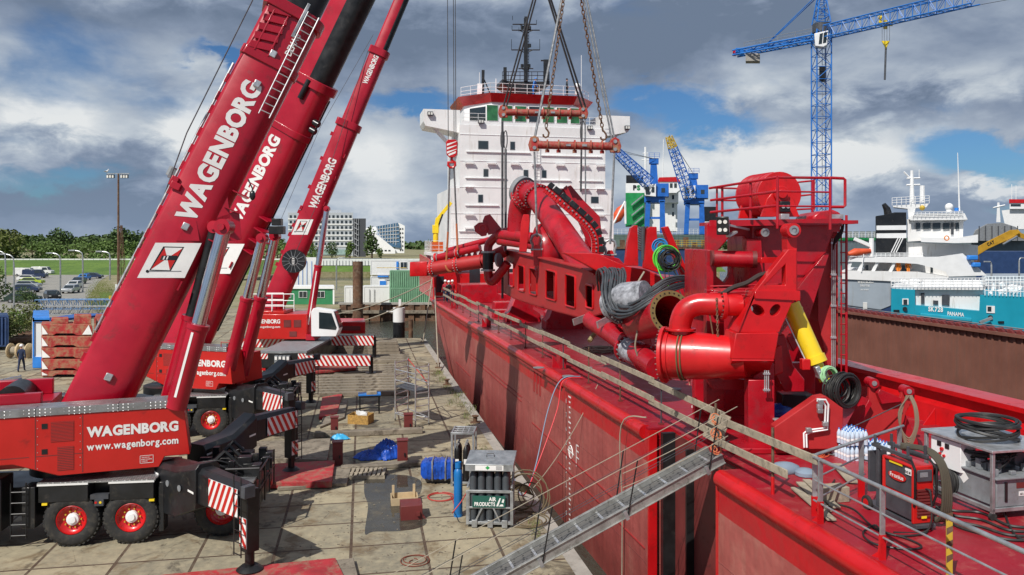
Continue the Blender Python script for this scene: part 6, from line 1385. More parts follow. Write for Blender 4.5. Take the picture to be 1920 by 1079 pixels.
b = B(); wbox(b, (-.06, 0, -.06), (1.3, .38, 0)); wbox(b, (.92, .02, 0), (1.0, .06, 1.15)); wbox(b, (.92, .32, 0), (1.0, .36, 1.15)); wbox(b, (1.15, .0, 0.2), (1.2, .36, .95)); wbox(b, (.1, .0, 1.06), (1.1, .05, 1.12)); wbox(b, (.1, .33, 1.06), (1.1, .38, 1.12))
for g_ in (.15, 1.0): wbox(b, (g_, .0, 1.1), (g_+.04, .04, 1.28)); wbox(b, (g_, .34, 1.1), (g_+.04, .38, 1.28))
each(b, 'cart_frame', DGREY, wm, bev=.005)
for g_, n_, R_ in ((1.15, -.05, .13), (1.15, .43, .13), (.05, .05, .07), (.05, .33, .07)):
    c = W(g_, n_, -.12+R_) if R_ > .1 else W(g_, n_, -.05); b = B(); b.tube(c-NV*.03, c+NV*.03, R_, 20); wo = b.obj('wheel', RUB, wm, bev=.01); b = B(); b.tube(c-NV*.035, c+NV*.035, R_*.55, 14); b.obj('rim', BRED if R_ > .1 else DGREY, wo)
for k_ in range(5): part(wm, 'torch_hose', mat('olive_black_hose', '4a4538', .7, var=.2), lambda b: b.path(spline([W(.7, .3, 1.1+.02*k_), W(.3, .42+.04*k_, 1.16), W(.0, .5+.03*k_, .95), W(-.08, .5+.04*k_, .4), W(.05, .5+.04*k_, .0), W(.3, .48, .1)], 6), .026, 8))
part(wm, 'torch_cable', BHOSE, lambda b: b.path(spline([W(-.03, .2, .6), W(-.12, .22, .55), W(-.16, .2, .1), W(-.1, .1, -.1), W(.0, -.4, -.10)], 6), .016, 6))
# hydraulic power pack on a frame
pk = thing('power_pack', 'grey hydraulic power pack in an open frame with a black hose coil on top', 'power pack', gp(1861, 977, DK))
Cn = gp(1861, 977, DK); 
b = B()
for g_, n_ in ((0, 0), (1.6, 0), (0, 1.35), (1.6, 1.35)): wbox(b, (g_-.03, n_-.03, .12), (g_+.03, n_+.03, 1.2))
for z_ in (.15, ): wbox(b, (-.03, -.03, z_), (1.63, .03, z_+.07)); wbox(b, (-.03, -.03, z_), (.03, 1.38, z_+.07)); wbox(b, (1.57, -.03, z_), (1.63, 1.38, z_+.07)); wbox(b, (-.03, 1.32, z_), (1.63, 1.38, z_+.07))
each(b, 'frame_bar', GALV, pk, bev=.006); part(pk, 'top_plate', ALU, lambda b: wbox(b, (-.06, -.06, 1.2), (1.68, 1.42, 1.245)), bev=.006)
part(pk, 'oil_tank', GREY, lambda b: wbox(b, (.0, .08, .22), (.95, 1.2, .72)), bev=.02); part(pk, 'tank_lid', GREY, lambda b: wbox(b, (-.06, .03, .72), (1.0, 1.3, .75)), bev=.005)
cb = part(pk, 'control_box', WHT2, lambda b: wbox(b, (.75, .02, .62), (1.5, .35, 1.16)), bev=.01)
b = B(); c0 = lambda g_, z_: W(g_, .02, z_)
for g_, z_ in ((1.28, 1.05), (1.08, 1.04)): b.box(c0(g_, z_)-NV*.005, (.10, .02, .09), ax)
each(b, 'gauge', BLK, cb); b = B()
for g_, z_ in ((1.25, .86), (1.15, .84)): b.tube(c0(g_, z_), c0(g_, z_)-NV*.03, .028, 10)
b.tube(c0(1.2, .96), c0(1.2, .96)-NV*.04, .035, 10); each(b, 'push_button', BRED, cb)
part(pk, 'warning_sticker', LET, lambda b: b.add([W(.86, .075, .56), W(.74, .075, .44), W(.62, .075, .56), W(.74, .075, .68)], [(0, 1, 2, 3)])); lb_ = part(pk, 'number_label', LET, lambda b: wbox(b, (-.006, .55, .40), (.0, .78, .48))); letters('61-502', W(-.008, .57, .42), NV, Z, .04, BLK, lb_, w=.19); part(pk, 'red_label', MAROON, lambda b: wbox(b, (-.006, .5, .54), (.0, .8, .64))); part(pk, 'level_gauge', BLK, lambda b: wbox(b, (-.02, .25, .32), (.0, .30, .66)))
rnd = random.Random(2)
b = B()
for i in range(22): g_, n_ = rnd.uniform(.05, .7), rnd.uniform(.1, 1.1); wbox(b, (g_, n_, .75), (g_+rnd.uniform(.05, .14), n_+rnd.uniform(.05, .14), .75+rnd.uniform(.06, .22)))
each(b, 'valve_body', GREY, pk, bev=.01); part(pk, 'motor', DGREY, lambda b: b.tube(W(.3, .9, .95), W(.85, .9, .95), .14, 18)); b = B()
for i in range(9): b.path(spline([W(rnd.uniform(.1, .9), rnd.uniform(.1, 1), .85), W(rnd.uniform(.1, .9), rnd.uniform(.1, 1), 1.08), W(rnd.uniform(.1, .9), rnd.uniform(.1, 1), .9)], 6), .014, 6)
b.obj('hoses', BHOSE, pk); part(pk, 'side_coil', BHOSE, lambda b: coil(b, W(1.15, .0, .38), NV, .27, 10, .024, .06))
for g_, n_ in ((0, 0), (1.6, 0), (0, 1.35), (1.6, 1.35)): part(pk, 'caster', RUB, lambda b: b.tube(W(g_-.03, n_, .07), W(g_+.03, n_, .07), .07, 14))
o = B(); coil(o, W(.78, .62, 1.30), Z, .50, 12, .027, .05, flat=.9); tag(o.obj('hose_coil', BHOSE), 'flat coil of black hose lying on top of the grey power pack', 'hose coil')
# hoses over the deck
dh = lambda pts, r, m, lb, z_=.04: tag(part(None, 'deck_hose', m, lambda b: b.path(spline([gp(u, v, DK+z_) for u, v in pts], 7), r, 6)), lb, 'hose', 'hoses on the deck')
dh([(1565, 900), (1548, 935), (1600, 955), (1640, 990), (1700, 1010), (1728, 1025), (1700, 1030), (1640, 1020), (1618, 1000), (1640, 985), (1655, 997), (1690, 1005), (1735, 1000), (1738, 985)], .016, BHOSE, 'thin black cable lying in loops on deck, left of the welding machine')
for k_ in range(4): dh([(1755, 950+k_*3), (1790, 958+k_*9), (1840, 962+k_*13), (1890, 985+k_*9), (1940, 990+k_*8)], .024, BHOSE, 'black hose running over the deck below the grey power pack')
dh([(1552, 852), (1600, 858), (1640, 866), (1690, 866), (1720, 880)], .014, BHOSE, 'thin dark cable on deck between red tower foot and welding machine')
dh([(1930, 905), (1900, 925), (1885, 960), (1905, 1005), (1940, 1015)], .02, BHOSE, 'black hose curling at the right edge in front of the power pack')
tag(part(None, 'cord', mat('orange_cord', 'd8623a', .7), lambda b: coil(b, gp(1515, 850, DK+.03), Z, .28, 4, .010, .5)), 'tangled orange cord on deck at the red tower foot', 'cord')
# bottled water
wb = thing('water_bottle', 'clear plastic water bottle in the block standing by the red bracket', 'bottle', gp(1590, 866, DK), 'water bottles')
wp = gp(1590, 866, DK); bo_ = part(wb, 'bottle', PLAS, lambda b: b.lathe([(0.001, 0), (.045, .002), (.048, .02), (.044, .10), (.048, .16), (.047, .24), (.02, .30), (.015, .32)], wp, Z, 10)); part(wb, 'cap', LBLU, lambda b: b.tube(wp+Z*.315, wp+Z*.34, .018, 8)); part(wb, 'wrapper', WHT2, lambda b: b.tube(wp+Z*.11, wp+Z*.16, .0485, 10, cap=False))
rnd = random.Random(5)
for i in range(11):
    for j in range(6):
        for k_ in range(2 if i < 5 else 1):
            if i+j+k_: dup(wb, off=NV*(i*.115)-G*(-j*.105)+Z*k_*.35+NV*rnd.uniform(-.008, .008))
# padeye bracket by the coaming with hung ropes
pb = thing('lifting_bracket', 'red plate bracket with two eyes beside the hopper coaming', 'bracket', gp(1640, 838, DK))
b = B(); b.prism([z5(p) for p in [(670, 440), (760, 270), (762, 190), (785, 172), (808, 190), (812, 225), (905, 262), (920, 215), (945, 208), (970, 222), (972, 262), (930, 330), (900, 470), (860, 500), (690, 495)]], None, lambda q_: at(q_[0], q_[1], 18.9), Y*.10); b.obj('plate', SRED2, pb, bev=.01, smooth=0)
b = B(); b.prism([z5(p) for p in [(820, 290), (905, 280), (915, 270), (905, 262), (812, 222), (800, 240)]], None, lambda q_: at(q_[0], q_[1], 18.75), Y*.3); b.prism([z5(p) for p in [(670, 440), (690, 440), (775, 290), (762, 268)]], None, lambda q_: at(q_[0], q_[1], 18.7), Y*.4); b.prism([z5(p) for p in [(905, 470), (925, 330), (990, 470), (990, 490), (905, 490)]], None, lambda q_: at(q_[0], q_[1], 19.0), Y*.3); each(b, 'stiffener', SRED, pb, bev=.01)
for x_, y_ in ((785, 195), (945, 232)): b = B(); c = at(*z5((x_, y_)), 18.8); b.tube(c, c+Y*.3, .12, 18); bo_ = b.obj('eye_boss', SRED, pb); b = B(); b.tube(c-Y*.02, c+Y*.32, .06, 14); b.obj('pin', GALV, bo_)
hg = thing('hung_rope', 'bundle of pale hose hanging over the right eye of the red bracket', 'rope', at(1704, 800, 18.5))
for k_ in range(6): part(hg, 'loop', mat('dull_beige_hose', '7a6a58', .7), lambda b: b.path(spline([at(1700+k_, 742, 18.6-.02*k_), at(1690-k_, 775, 18.5), at(1690+k_, 805+k_*4, 18.45), at(1705, 822+k_*4, 18.4), at(1716+k_, 800, 18.4), at(1714+k_, 765, 18.5), at(1704+k_, 742, 18.7)], 6), .020, 6))
tag(part(None, 'guy_wire', WIRE, lambda b: b.tube(at(1590, 805, 18.2), at(1690, 758, 18.7), .014, 5)), 'thin black wire from the tower foot up to the red bracket', 'wire')
for k_, (p, q) in enumerate((((1500, 905), (1552, 958)), ((1512, 900), (1568, 952)), ((1490, 915), (1560, 975)))): tag(part(None, 'plank', TIM, lambda b: b.beam(gp(*p, DK+.06), gp(*q, DK+.06), .16, .035), bev=.005), 'weathered plank on deck behind the galvanised railing', 'plank', 'deck planks')
tag(part(None, 'timber_block', TIM, lambda b: b.box(gp(1560, 925, DK+.15), (.55, .3, .28), (NV, G, Z)), bev=.01), 'short timber block on deck inside the galvanised railing', 'timber block'); tag(part(None, 'plank', TIM, lambda b: b.beam(gp(1568, 870, DK+.06), gp(1600, 905, DK+.06), .22, .03), bev=.005), 'pale plank on deck left of the water bottles', 'plank')
b = B(); f = gp(1780, 1095, DK); b.box(f+Z*.5, (.09, .02, 1.0)); o = b.obj('marker_post', YEL2, bev=.003); tag(o, 'short yellow and black marker post on the deck at the bottom right', 'marker post')
for k_ in range(4): part(o, 'black_patch', RUST, lambda b: b.add([f+V((-.046, -.0115, .3+k_*.2)), f+V((.046, -.0115, .36+k_*.2)), f+V((.046, -.0115, .44+k_*.2)), f+V((-.046, -.0115, .40+k_*.2))], [(0, 1, 2, 3)]))
tag(part(None, 'tool_case', BLK, lambda b: b.box(at(1490, 752, 20.3), (.8, .5, .42)), bev=.03), 'black case under the red tower by the steel socket', 'case'); tag(part(None, 'tarpaulin', TARP, lambda b: b.ball(at(1462, 772, 20.2), .40, 12, (1.1, .7, .55))), 'blue tarpaulin bundle under the red tower', 'tarpaulin')
tag(part(None, 'side_rope', ROPE, lambda b: b.path(spline([SP(21.9, .2, 3.75), SP(22.6, -.26, 3.4), SP(22.9, -.12, 1), SP(23.0, -.1, -1.8)], 6), .02, 5)), 'pale rope hanging straight down the red hull beside the recess', 'rope')
for m_, a_, e_, lb in ((mat('red_hose', 'd8303a', .5), 0, 0, 'red gas hose drooping from the ship edge to the gas bottles'), (mat('blue_grey_hose', '7a90a8', .5), .25, .12, 'blue-grey hose drooping from the ship edge to the gas bottles')): tag(part(None, 'gas_hose', m_, lambda b: b.path(spline([SP(28.6+a_, .5, 3.7), SP(28.6+a_, -.22, 3.6), SP(28.4+a_, -.5-a_, 2.6), SP(27.7+a_, -1.4, .9-e_), SP(26.8, -2.1, .25), gp(962, 890, .5)], 7), .02, 6)), lb, 'hose')
tag(part(None, 'stay_rope', ROPE, lambda b: b.path(sag(SP(26.9, .5, 3.75), gp(1000, 915, .4), .25), .014, 5)), 'thin pale rope from the deck rim down to the gas bottles', 'rope')
# ================================================================= things on the quay
a_, t_ = frame_from(radians(11))
def mat_board(cs, th, m, label, g, z0=.01, edge=None, name='timber_mat'):
    P_ = [gp(u, v, z0+th) for u, v in cs]; b = B(); b.add([p-Z*th for p in P_]+P_, [(3, 2, 1, 0), (4, 5, 6, 7), (0, 1, 5, 4), (1, 2, 6, 5), (2, 3, 7, 6), (3, 0, 4, 7)]); return tag(b.obj(name, m, bev=.015), label, 'mat', g)
mat_board([(300, 1078), (330, 1120), (655, 1100), (629, 1046)], .15, MRED, 'faded red board under the nearest outrigger foot', None); mat_board([(629, 1050), (655, 1100), (676, 1100), (663, 1046)], .12, TIMD, 'bare timber mat end right of the red board under the nearest outrigger', None)
mat_board([(480, 905), (470, 872), (628, 863), (622, 903)], .22, MRED, 'faded red board under the rear outrigger foot of the nearest crane', None, .05); mat_board([(440, 858), (470, 828), (620, 822), (614, 862)], .22, TIMD, 'dusty red-edged mat behind the rear outrigger of the nearest crane', None, .05)
part(bpy.data.objects['timber_mat.003'], 'red_edge', MRED, lambda b: b.beam(gp(438, 861, .15)-Y*.03, gp(615, 865, .15)-Y*.03, .04, .24))
mat_board([(520, 915), (540, 880), (660, 872), (650, 906)], .12, TIMD, 'bare timber mat below the red boards beside the slatted pallet', None); mat_board([(598, 782), (604, 745), (642, 738), (632, 775)], .15, MRED, 'small faded red mat under the middle crane outrigger', None); mat_board([(600, 800), (610, 768), (652, 748), (646, 782)], .1, TIMD, 'grey timber mat beside the small red mat', None)
mat_board([(560, 700), (565, 683), (665, 678), (668, 690)], .15, MRED, 'faded red mat lying among the timbers behind the middle crane', None, .3)
def beamline(u0, v0, u1, v1, label, w=.30, h=.25, z0=.0, g='timber baulks laid across the quay'):
    p, q = gp(u0, v0), gp(u1, v1); b = B(); b.beam(p+Z*(z0+h/2+.01), q+Z*(z0+h/2+.01), w, h); return tag(b.obj('timber_baulk', TIMD, bev=.02), label, 'timber', g)
rnd = random.Random(8)
for i in range(7): beamline(560, 745-i*5.2, 772-rnd.random()*14, 741-i*5.2, 'thick grey timber baulk in the nearer row behind the scaffold tower', .34, .24)
for i in range(5): beamline(575, 712-i*4.2, 772-rnd.random()*10, 706-i*4.2, 'thick grey timber baulk in the middle row behind the scaffold tower', .34, .24)
for i in range(4): beamline(580, 684-i*3.2, 768-rnd.random()*8, 680-i*3.2, 'thick grey timber baulk in the row next to the stacked ones', .34, .24)
for k_ in range(4):
    for i in range(3): beamline(600, 668-i*3, 750-k_*2, 665-i*3, 'dark timber baulk in the tall stack near the quay end', .4, .24, z0=k_*.25, g='stacked dark timber baulks')
beamline(590, 820, 792, 812, 'long flat timber baulk running behind the blue tarpaulin', .4, .22, g=None); beamline(640, 883, 862, 868, 'long flat timber baulk under the foot of the striped maroon posts', .4, .16, g=None)
def plane_box(label, name, cat, u, v, w, d, h, m, z0=0, th=None, g=None, bev=.01):
    c = gp(u, v, z0); aa, tt = frame_from(radians(11) if th is None else th); b = B(); b.box(c+tt*d/2+Z*h/2, (w, d, h), (aa, tt, Z)); return tag(b.obj(name, m, bev=bev), label, cat, g), c, aa, tt
def steel_post(u, v, w, h, label, z0=0):
    o = thing('steel_post_box', label, 'steel post', gp(u, v, z0), 'maroon steel box posts'); c = gp(u, v, z0); aa, tt = frame_from(radians(11))
    part(o, 'post', MAROON, lambda b: b.box(c+tt*w/2+Z*h/2, (w, w, h), (aa, tt, Z)), bev=.008); part(o, 'cap_plate', MAROON, lambda b: b.box(c+tt*w/2+Z*(h+.01), (w+.05, w+.05, .03), (aa, tt, Z))); part(o, 'bolt', DBLK, lambda b: b.box(c-tt*.02+aa*w*.2+Z*h*.4, (.05, .05, .12), (aa, tt, Z)))
steel_post(627, 815, .32, .74, 'maroon steel box post, furthest left, behind the blue cloth'); steel_post(766, 810, .38, .76, 'maroon steel box post at the foot of the scaffold tower'); steel_post(633, 875, .38, .90, 'maroon steel box post on the boards left of the blue tarpaulin'); steel_post(755, 870, .38, .88, 'maroon steel box post right beside the blue tarpaulin')
o = thing('steel_box', 'squat maroon steel box lying by the puddle', 'steel box', gp(772, 976)); c = gp(772, 976); part(o, 'box', MAROON, lambda b: b.box(c+t_*.35+Z*.22, (.66, .7, .44), (a_, t_, Z)), bev=.01); part(o, 'lug', MAROON, lambda b: b.box(c-t_*.04+Z*.2+a_*.2, (.1, .08, .12), (a_, t_, Z)))
o = thing('open_crate', 'open new plywood crate standing in the puddle', 'crate', gp(759, 948)); c = gp(759, 948)
b = B(); b.box(c+Z*.12, (.86, .03, .24), (a_, t_, Z)); b.box(c+t_*.6+Z*.12, (.86, .03, .24), (a_, t_, Z)); b.box(c+t_*.3-a_*.42+Z*.12, (.03, .6, .24), (a_, t_, Z)); b.box(c+t_*.3+a_*.42+Z*.12, (.03, .6, .24), (a_, t_, Z)); b.box(c+t_*.3+Z*.02, (.84, .6, .03), (a_, t_, Z))
b.box(c+t_*.5-a_*.35+Z*.3, (.08, .05, .45), (a_, t_, Z)); b.box(c+t_*.5+a_*.33+Z*.3, (.08, .05, .45), (a_, t_, Z)); each(b, 'plywood_board', PLY, o, bev=.003)
o = thing('osb_crate', 'open chipboard crate with rubbish beside the steel work table', 'crate', gp(671, 796)); c = gp(671, 796); a3, t3 = frame_from(radians(-12))
b = B()
for q_, s_ in ((V((0, 0, 0)), (1.0, .03, .42)), (t3*.7, (1.0, .03, .42))): b.box(c+q_+Z*.21, s_, (a3, t3, Z))
for s_ in (-1, 1): b.box(c+t3*.35+a3*s_*.5+Z*.21, (.03, .7, .42), (a3, t3, Z))
each(b, 'chipboard_side', mat('chipboard', 'b08a4a', .8, var=.3, scale=12), o); part(o, 'rubbish', BTILE, lambda b: [b.box(c+t3*(.15+.13*i)+a3*(.25-.11*i)+Z*.38, (.3, .2, .18), (V((cos(i), sin(i), .3)).normalized(), V((-sin(i), cos(i), 0)), Z)) for i in range(5)])
o = thing('work_table', 'dark steel work table with blue sheet on top', 'table', gp(693, 778)); c = gp(693, 777)
part(o, 'table_top', DBLK, lambda b: b.box(c+t_*.4+Z*.85, (1.05, .75, .08), (a_, t_, Z))); part(o, 'sheet', LBLU, lambda b: b.box(c+t_*.4+Z*.93-a_*.0, (1.1, .6, .07), (a_, t_, Z))); part(o, 'tool_tray', TIM, lambda b: b.box(c+t_*.3+Z*1.0+a_*.1, (.5, .4, .12), (a_, t_, Z)))
for s_ in (-1, 1):
    for q_ in (.06, .74): part(o, 'leg', DBLK, lambda b: b.box(c+a_*s_*.47+t_*q_+Z*.42, (.07, .07, .84), (a_, t_, Z)))
part(o, 'cross_bar', DBLK, lambda b: b.box(c+t_*.06+Z*.3, (.95, .05, .05), (a_, t_, Z)))
# wooden pallet
def pallet(c, aa, tt, label, L=1.2, Wd=.85, n=8):
    o = thing('wooden_pallet', label, 'pallet', c)
    b = B()
    for i in range(n): b.box(c+aa*(-L/2+L*(i+.5)/n)+tt*Wd/2+Z*.135, (L/n*.62, Wd, .02), (aa, tt, Z))
    each(b, 'deck_slat', TIM, o); b = B()
    for q_ in (.05, .5, .95): b.box(c+tt*Wd*q_+Z*.065, (L, .09, .11), (aa, tt, Z))
    each(b, 'bearer', TIM, o); return o
pallet(gp(687, 900), *frame_from(radians(4)), 'empty grey wooden pallet with gaps between its slats', 1.3, 1.05); pallet(gp(820, 904), *frame_from(radians(2)), 'wooden pallet under the blue wrapped bundle', 1.15, .8)
# tarpaulins
def crumple(name, c, sx, sy, sz, seed, m, label, cat, n=54, amp=.30):
    rnd = random.Random(seed); ph = [(rnd.uniform(2, 15)*rnd.choice((-1, 1)), rnd.uniform(2, 15), rnd.uniform(0, 6), rnd.uniform(.2, .7)) for _ in range(14)]; b = B(); vs = []
    for j in range(n+1):
        for i in range(n+1):
            x_, y_ = i/n*2-1, j/n*2-1; r = min(1, sqrt(x_*x_+y_*y_)); h = (1-r**2.4)
            w_ = sum(k*abs(sin(a*x_+b_*y_+p)) for a, b_, p, k in ph)/5; e = 1+.12*sin(5*atan2(y_, x_)+seed)
            vs.append(V(c)+V((x_*sx*e, y_*sy*e, max(0, h*sz*(.55+w_*amp*3)-.0)+.012+.02*w_)))
    b.add(vs, [(j*(n+1)+i, j*(n+1)+i+1, (j+1)*(n+1)+i+1, (j+1)*(n+1)+i) for j in range(n) for i in range(n) if ((i+.5)/n*2-1)**2+((j+.5)/n*2-1)**2 < .98])
    return tag(b.obj(name, m, smooth=28), label, cat)
t1 = thing('tarpaulin', 'crumpled blue tarpaulin heap beside a maroon post', 'tarpaulin', gp(715, 862)); 
for c, sx, sy, sz, sd in ((gp(726, 858), .66, .5, .52, 3), (gp(694, 860), .62, .40, .26, 5)):
    o = crumple('sheet', c, sx, sy, sz, sd, TARP, None, None); o.parent = t1; o.location = o.location-t1.location
crumple('plastic_sheet', gp(637, 824), .42, .25, .14, 9, mat('sky_blue_plastic', '3aa6d8', .4), 'small sky blue plastic sheet lying on the quay', 'plastic sheet', 16)
o = thing('wrapped_bundle', 'blue tarpaulin bundle tied with two pale straps on a pallet', 'bundle', gp(820, 900, .15)); c = gp(820, 902, .16)
b = B(); n = 20; vs = []; rnd = random.Random(4)
for i in range(n+1):
    x_ = -.6+1.2*i/n
    for j in range(16):
        th = 2*pi*j/16; k = (1-abs(i/n*2-1)**8*.35)*(1+.05*sin(i*1.9+j*2.3)+.04*sin(i*3.1+j)); yy, zz = cos(th), sin(th); f_ = 1/max(abs(yy), abs(zz))**.75
        vs.append(c+V((x_, .38+yy*.36*k*f_, .34+zz*.32*k*f_)))
b.add(vs, [(i*16+j, i*16+(j+1) % 16, i*16+16+(j+1) % 16, i*16+16+j) for i in range(n) for j in range(16)]+[tuple(range(16)), tuple(range(n*16, n*16+16))]); b.obj('wrapping', TARP, o, smooth=30)
b = B()
for x_ in (-.18, .28): b.box(c+V((x_, .38, .34)), (.06, .80, .70))
each(b, 'strap', GALV, o, bev=.08)
# gas bottle racks
def gas_bottle(c, r, h, m, label, group, cap=GALV):
    o = thing('gas_bottle', label, 'gas bottle', c, group); part(o, 'cylinder', m, lambda b: b.lathe([(.001, 0), (r*.9, 0), (r, .03), (r, h-.22), (r*.85, h-.12), (r*.4, h-.04), (r*.28, h-.02)], c, Z, 20)); part(o, 'valve', cap, lambda b: (b.tube(V(c)+Z*(h-.03), V(c)+Z*(h+.08), r*.25, 10), b.tube(V(c)+Z*(h+.05)-X*.05, V(c)+Z*(h+.05)+X*.05, .02, 8))); return o
a4, t4 = frame_from(radians(-3)); c = gp(918, 990); Lr = 1.34
rk = thing('gas_rack', 'galvanised rack holding rows of dark grey gas bottles with a green sign', 'gas rack', c); Wr = lambda s, y_, z_: c+a4*s+t4*y_+Z*z_; axr = (a4, t4, Z)
b = B()
for s in (-.66, .66): b.box(Wr(s, 0, .60), (.09, .06, 1.0), axr); b.box(Wr(s, .9, 1.0), (.08, .06, 1.9), axr); b.box(Wr(s, .45, .12), (.08, .9, .10), axr); b.box(Wr(s, .45, 1.2), (.06, .9, .05), axr)
for z_ in (.14, 1.08): b.box(Wr(0, 0.005, z_), (1.30, .055, .08), axr)
b.box(Wr(0, .0, .60), (1.3, .04, .05), axr); 
for s in (-.45, .02, .45): b.box(Wr(s, -.03, .13), (.16, .06, .22), axr)
for s0, s1 in ((-.30, -.22), (.22, .30)): b.beam(Wr(s0*1.4, -.01, .2), Wr(s1 if s0 < 0 else s0*.5, -.01, .6), .04, .05)
each(b, 'frame_bar', GALV, rk, bev=.006); part(rk, 'base_plate', GALV, lambda b: b.box(Wr(0, .45, .17), (1.35, .9, .03), axr))
sg = part(rk, 'sign', SIGN, lambda b: b.box(Wr(-.02, -.04, .79), (.98, .02, .34), axr)); letters('AIR', Wr(-.02, -.055, .81), a4, Z, .12, LET, sg, w=.22, off=.04); letters('PRODUCTS', Wr(-.45, -.055, .66), a4, Z, .12, LET, sg, w=.62, off=.04)
b = B(); 
for pts in ([(.20, .66), (.26, .66), (.34, .90), (.30, .90)], [(.28, .66), (.34, .72), (.40, .72), (.42, .66)], [(.36, .78), (.40, .88), (.44, .86), (.42, .76)]): b.add([Wr(x_, -.053, z_) for x_, z_ in pts], [(0, 1, 2, 3)])
each(b, 'sign_mark', LET, sg)
hd = part(rk, 'hood', GALV, lambda b: b.add([Wr(-.72, -.12, 1.92), Wr(.72, -.12, 1.92), Wr(.78, .75, 2.12), Wr(-.66, .75, 2.12), Wr(-.72, -.12, 1.72), Wr(.72, -.12, 1.72), Wr(.78, .75, 1.98), Wr(-.66, .75, 1.98)], [(0, 1, 2, 3), (0, 1, 5, 4), (1, 2, 6, 5), (2, 3, 7, 6), (3, 0, 4, 7)]), bev=.01); ht = part(rk, 'hood_label', LET, lambda b: b.add([Wr(-.42, -.125, 1.74), Wr(.42, -.125, 1.74), Wr(.42, -.125, 1.89), Wr(-.42, -.125, 1.89)], [(0, 1, 2, 3)])); part(ht, 'hazard_diamond', mat('green_label', '2a9a50', .5), lambda b: b.add([Wr(-.12, -.128, 1.82), Wr(-.05, -.128, 1.76), Wr(.02, -.128, 1.82), Wr(-.05, -.128, 1.88)], [(0, 1, 2, 3)])); part(ht, 'small_print', DGREY, lambda b: [b.add([Wr(.20, -.128, 1.765+.03*i), Wr(.38, -.128, 1.765+.03*i), Wr(.38, -.128, 1.778+.03*i), Wr(.20, -.128, 1.778+.03*i)], [(0, 1, 2, 3)]) for i in range(4)])
part(rk, 'hood_handle', DBLK, lambda b: b.path([Wr(-.12, .35, 2.02), Wr(-.1, .35, 2.12), Wr(.1, .35, 2.12), Wr(.12, .35, 2.02)], .012, 6))
g0 = None
for j in range(3):
    for i in range(5):
        p = Wr(-.50+i*.245, .14+j*.26, .19)
        if g0 is None: g0 = gas_bottle(p, .112, 1.50, GASG, 'dark grey gas bottle inside the galvanised rack with the green sign', 'gas bottles in the green-signed rack')
        else: dup(g0, loc=p)
gb = gas_bottle(gp(859, 968), .135, 1.55, GASB, 'tall bright blue gas bottle standing left of the bottle racks', None); c2 = gp(859, 968); part(gb, 'collar_guard', GASB, lambda b: b.tube(c2+Z*1.5, c2+Z*1.68, .10, 16, cap=False)); part(gb, 'foot_ring', GASB, lambda b: b.tube(c2, c2+Z*.08, .14, 18))
c = gp(866, 912); rk = thing('gas_rack', 'smaller open-topped galvanised rack behind the blue gas bottle', 'gas rack', c); Lr = .95
b = B()
for s in (-.35, .40):
    for y_ in (0, .95): b.box(Wr(s, y_, .92), (.07, .07, 1.84), axr)
for z_ in (.12, 1.84):
    for y_ in (0, .95): b.box(Wr(.02, y_, z_), (.82, .07, .07), axr)
    for s in (-.35, .40): b.box(Wr(s, .47, z_), (.07, .95, .07), axr)
for y_ in (.3, .6): b.box(Wr(.02, y_, 1.85), (.75, .04, .03), axr)
for k_ in range(3): b.box(Wr(-.2+.2*k_, .47, 1.85), (.04, .9, .02), axr)
each(b, 'frame_bar', GALV, rk, bev=.006)
g0 = None
for j in range(3):
    for i in range(2):
        p = Wr(-.18+i*.30, .18+j*.28, .12)
        if g0 is None:
            g0 = gas_bottle(p, .105, 1.25, DBLK, 'dark gas bottle with white label inside the smaller open rack', 'gas bottles in the smaller rack'); part(g0, 'label', LET, lambda b: b.add([p+a4*-.06-t4*.108+Z*.62, p+a4*.06-t4*.108+Z*.62, p+a4*.06-t4*.108+Z*.80, p+a4*-.06-t4*.108+Z*.80], [(0, 1, 2, 3)]))
        else: dup(g0, loc=p)
tag(part(None, 'cable_bundle', BHOSE, lambda b: coil(b, gp(895, 872, 1.2)+V((-0, .0, 0)), V((-.3, -1, 0)), .28, 16, .02, .2)), 'black cable bundle hanging on the right of the smaller rack', 'cable bundle')
tag(part(None, 'hose_tangle', mat('brown_olive_hose', '6b5d45', .8), lambda b: (coil(b, gp(985, 930, .5), V((-.2, -1, .3)), .55, 6, .022, .4), coil(b, gp(990, 975, .03), Z, .55, 3, .02, .4))), 'tangled olive hoses between gas rack and hull', 'hoses')
tag(part(None, 'cardboard', mat('brown_cardboard', '7a6a50', .9), lambda b: (b.add([gp(955, 915, .3), gp(985, 925, .2), gp(975, 905, .7), gp(960, 900, .65)], [(0, 1, 2, 3)]), b.add([gp(985, 925, .2), gp(1000, 930, .35), gp(990, 912, .7), gp(975, 905, .7)], [(0, 1, 2, 3)]))), 'bent brown board leaning right of the gas rack', 'board')
tag(part(None, 'red_hose', mat('dull_red_hose', 'b04038', .6), lambda b: (coil(b, gp(827, 932, .02), Z, .42, 3, .018, .12), b.path(spline([gp(849, 938, .03), gp(853, 955, .05), gp(848, 962, .4), gp(864, 942, .7), gp(876, 922, .9)], 6), .018, 5))), 'dull red hose ring on the quay left of the blue gas bottle', 'hose')
tag(part(None, 'cord_tangle', mat('brown_cord', '7a3a2a', .8), lambda b: coil(b, gp(775, 1052, .02), Z, .28, 3, .012, .5)), 'tangle of brown-red cord at the bottom centre of the quay', 'cord')
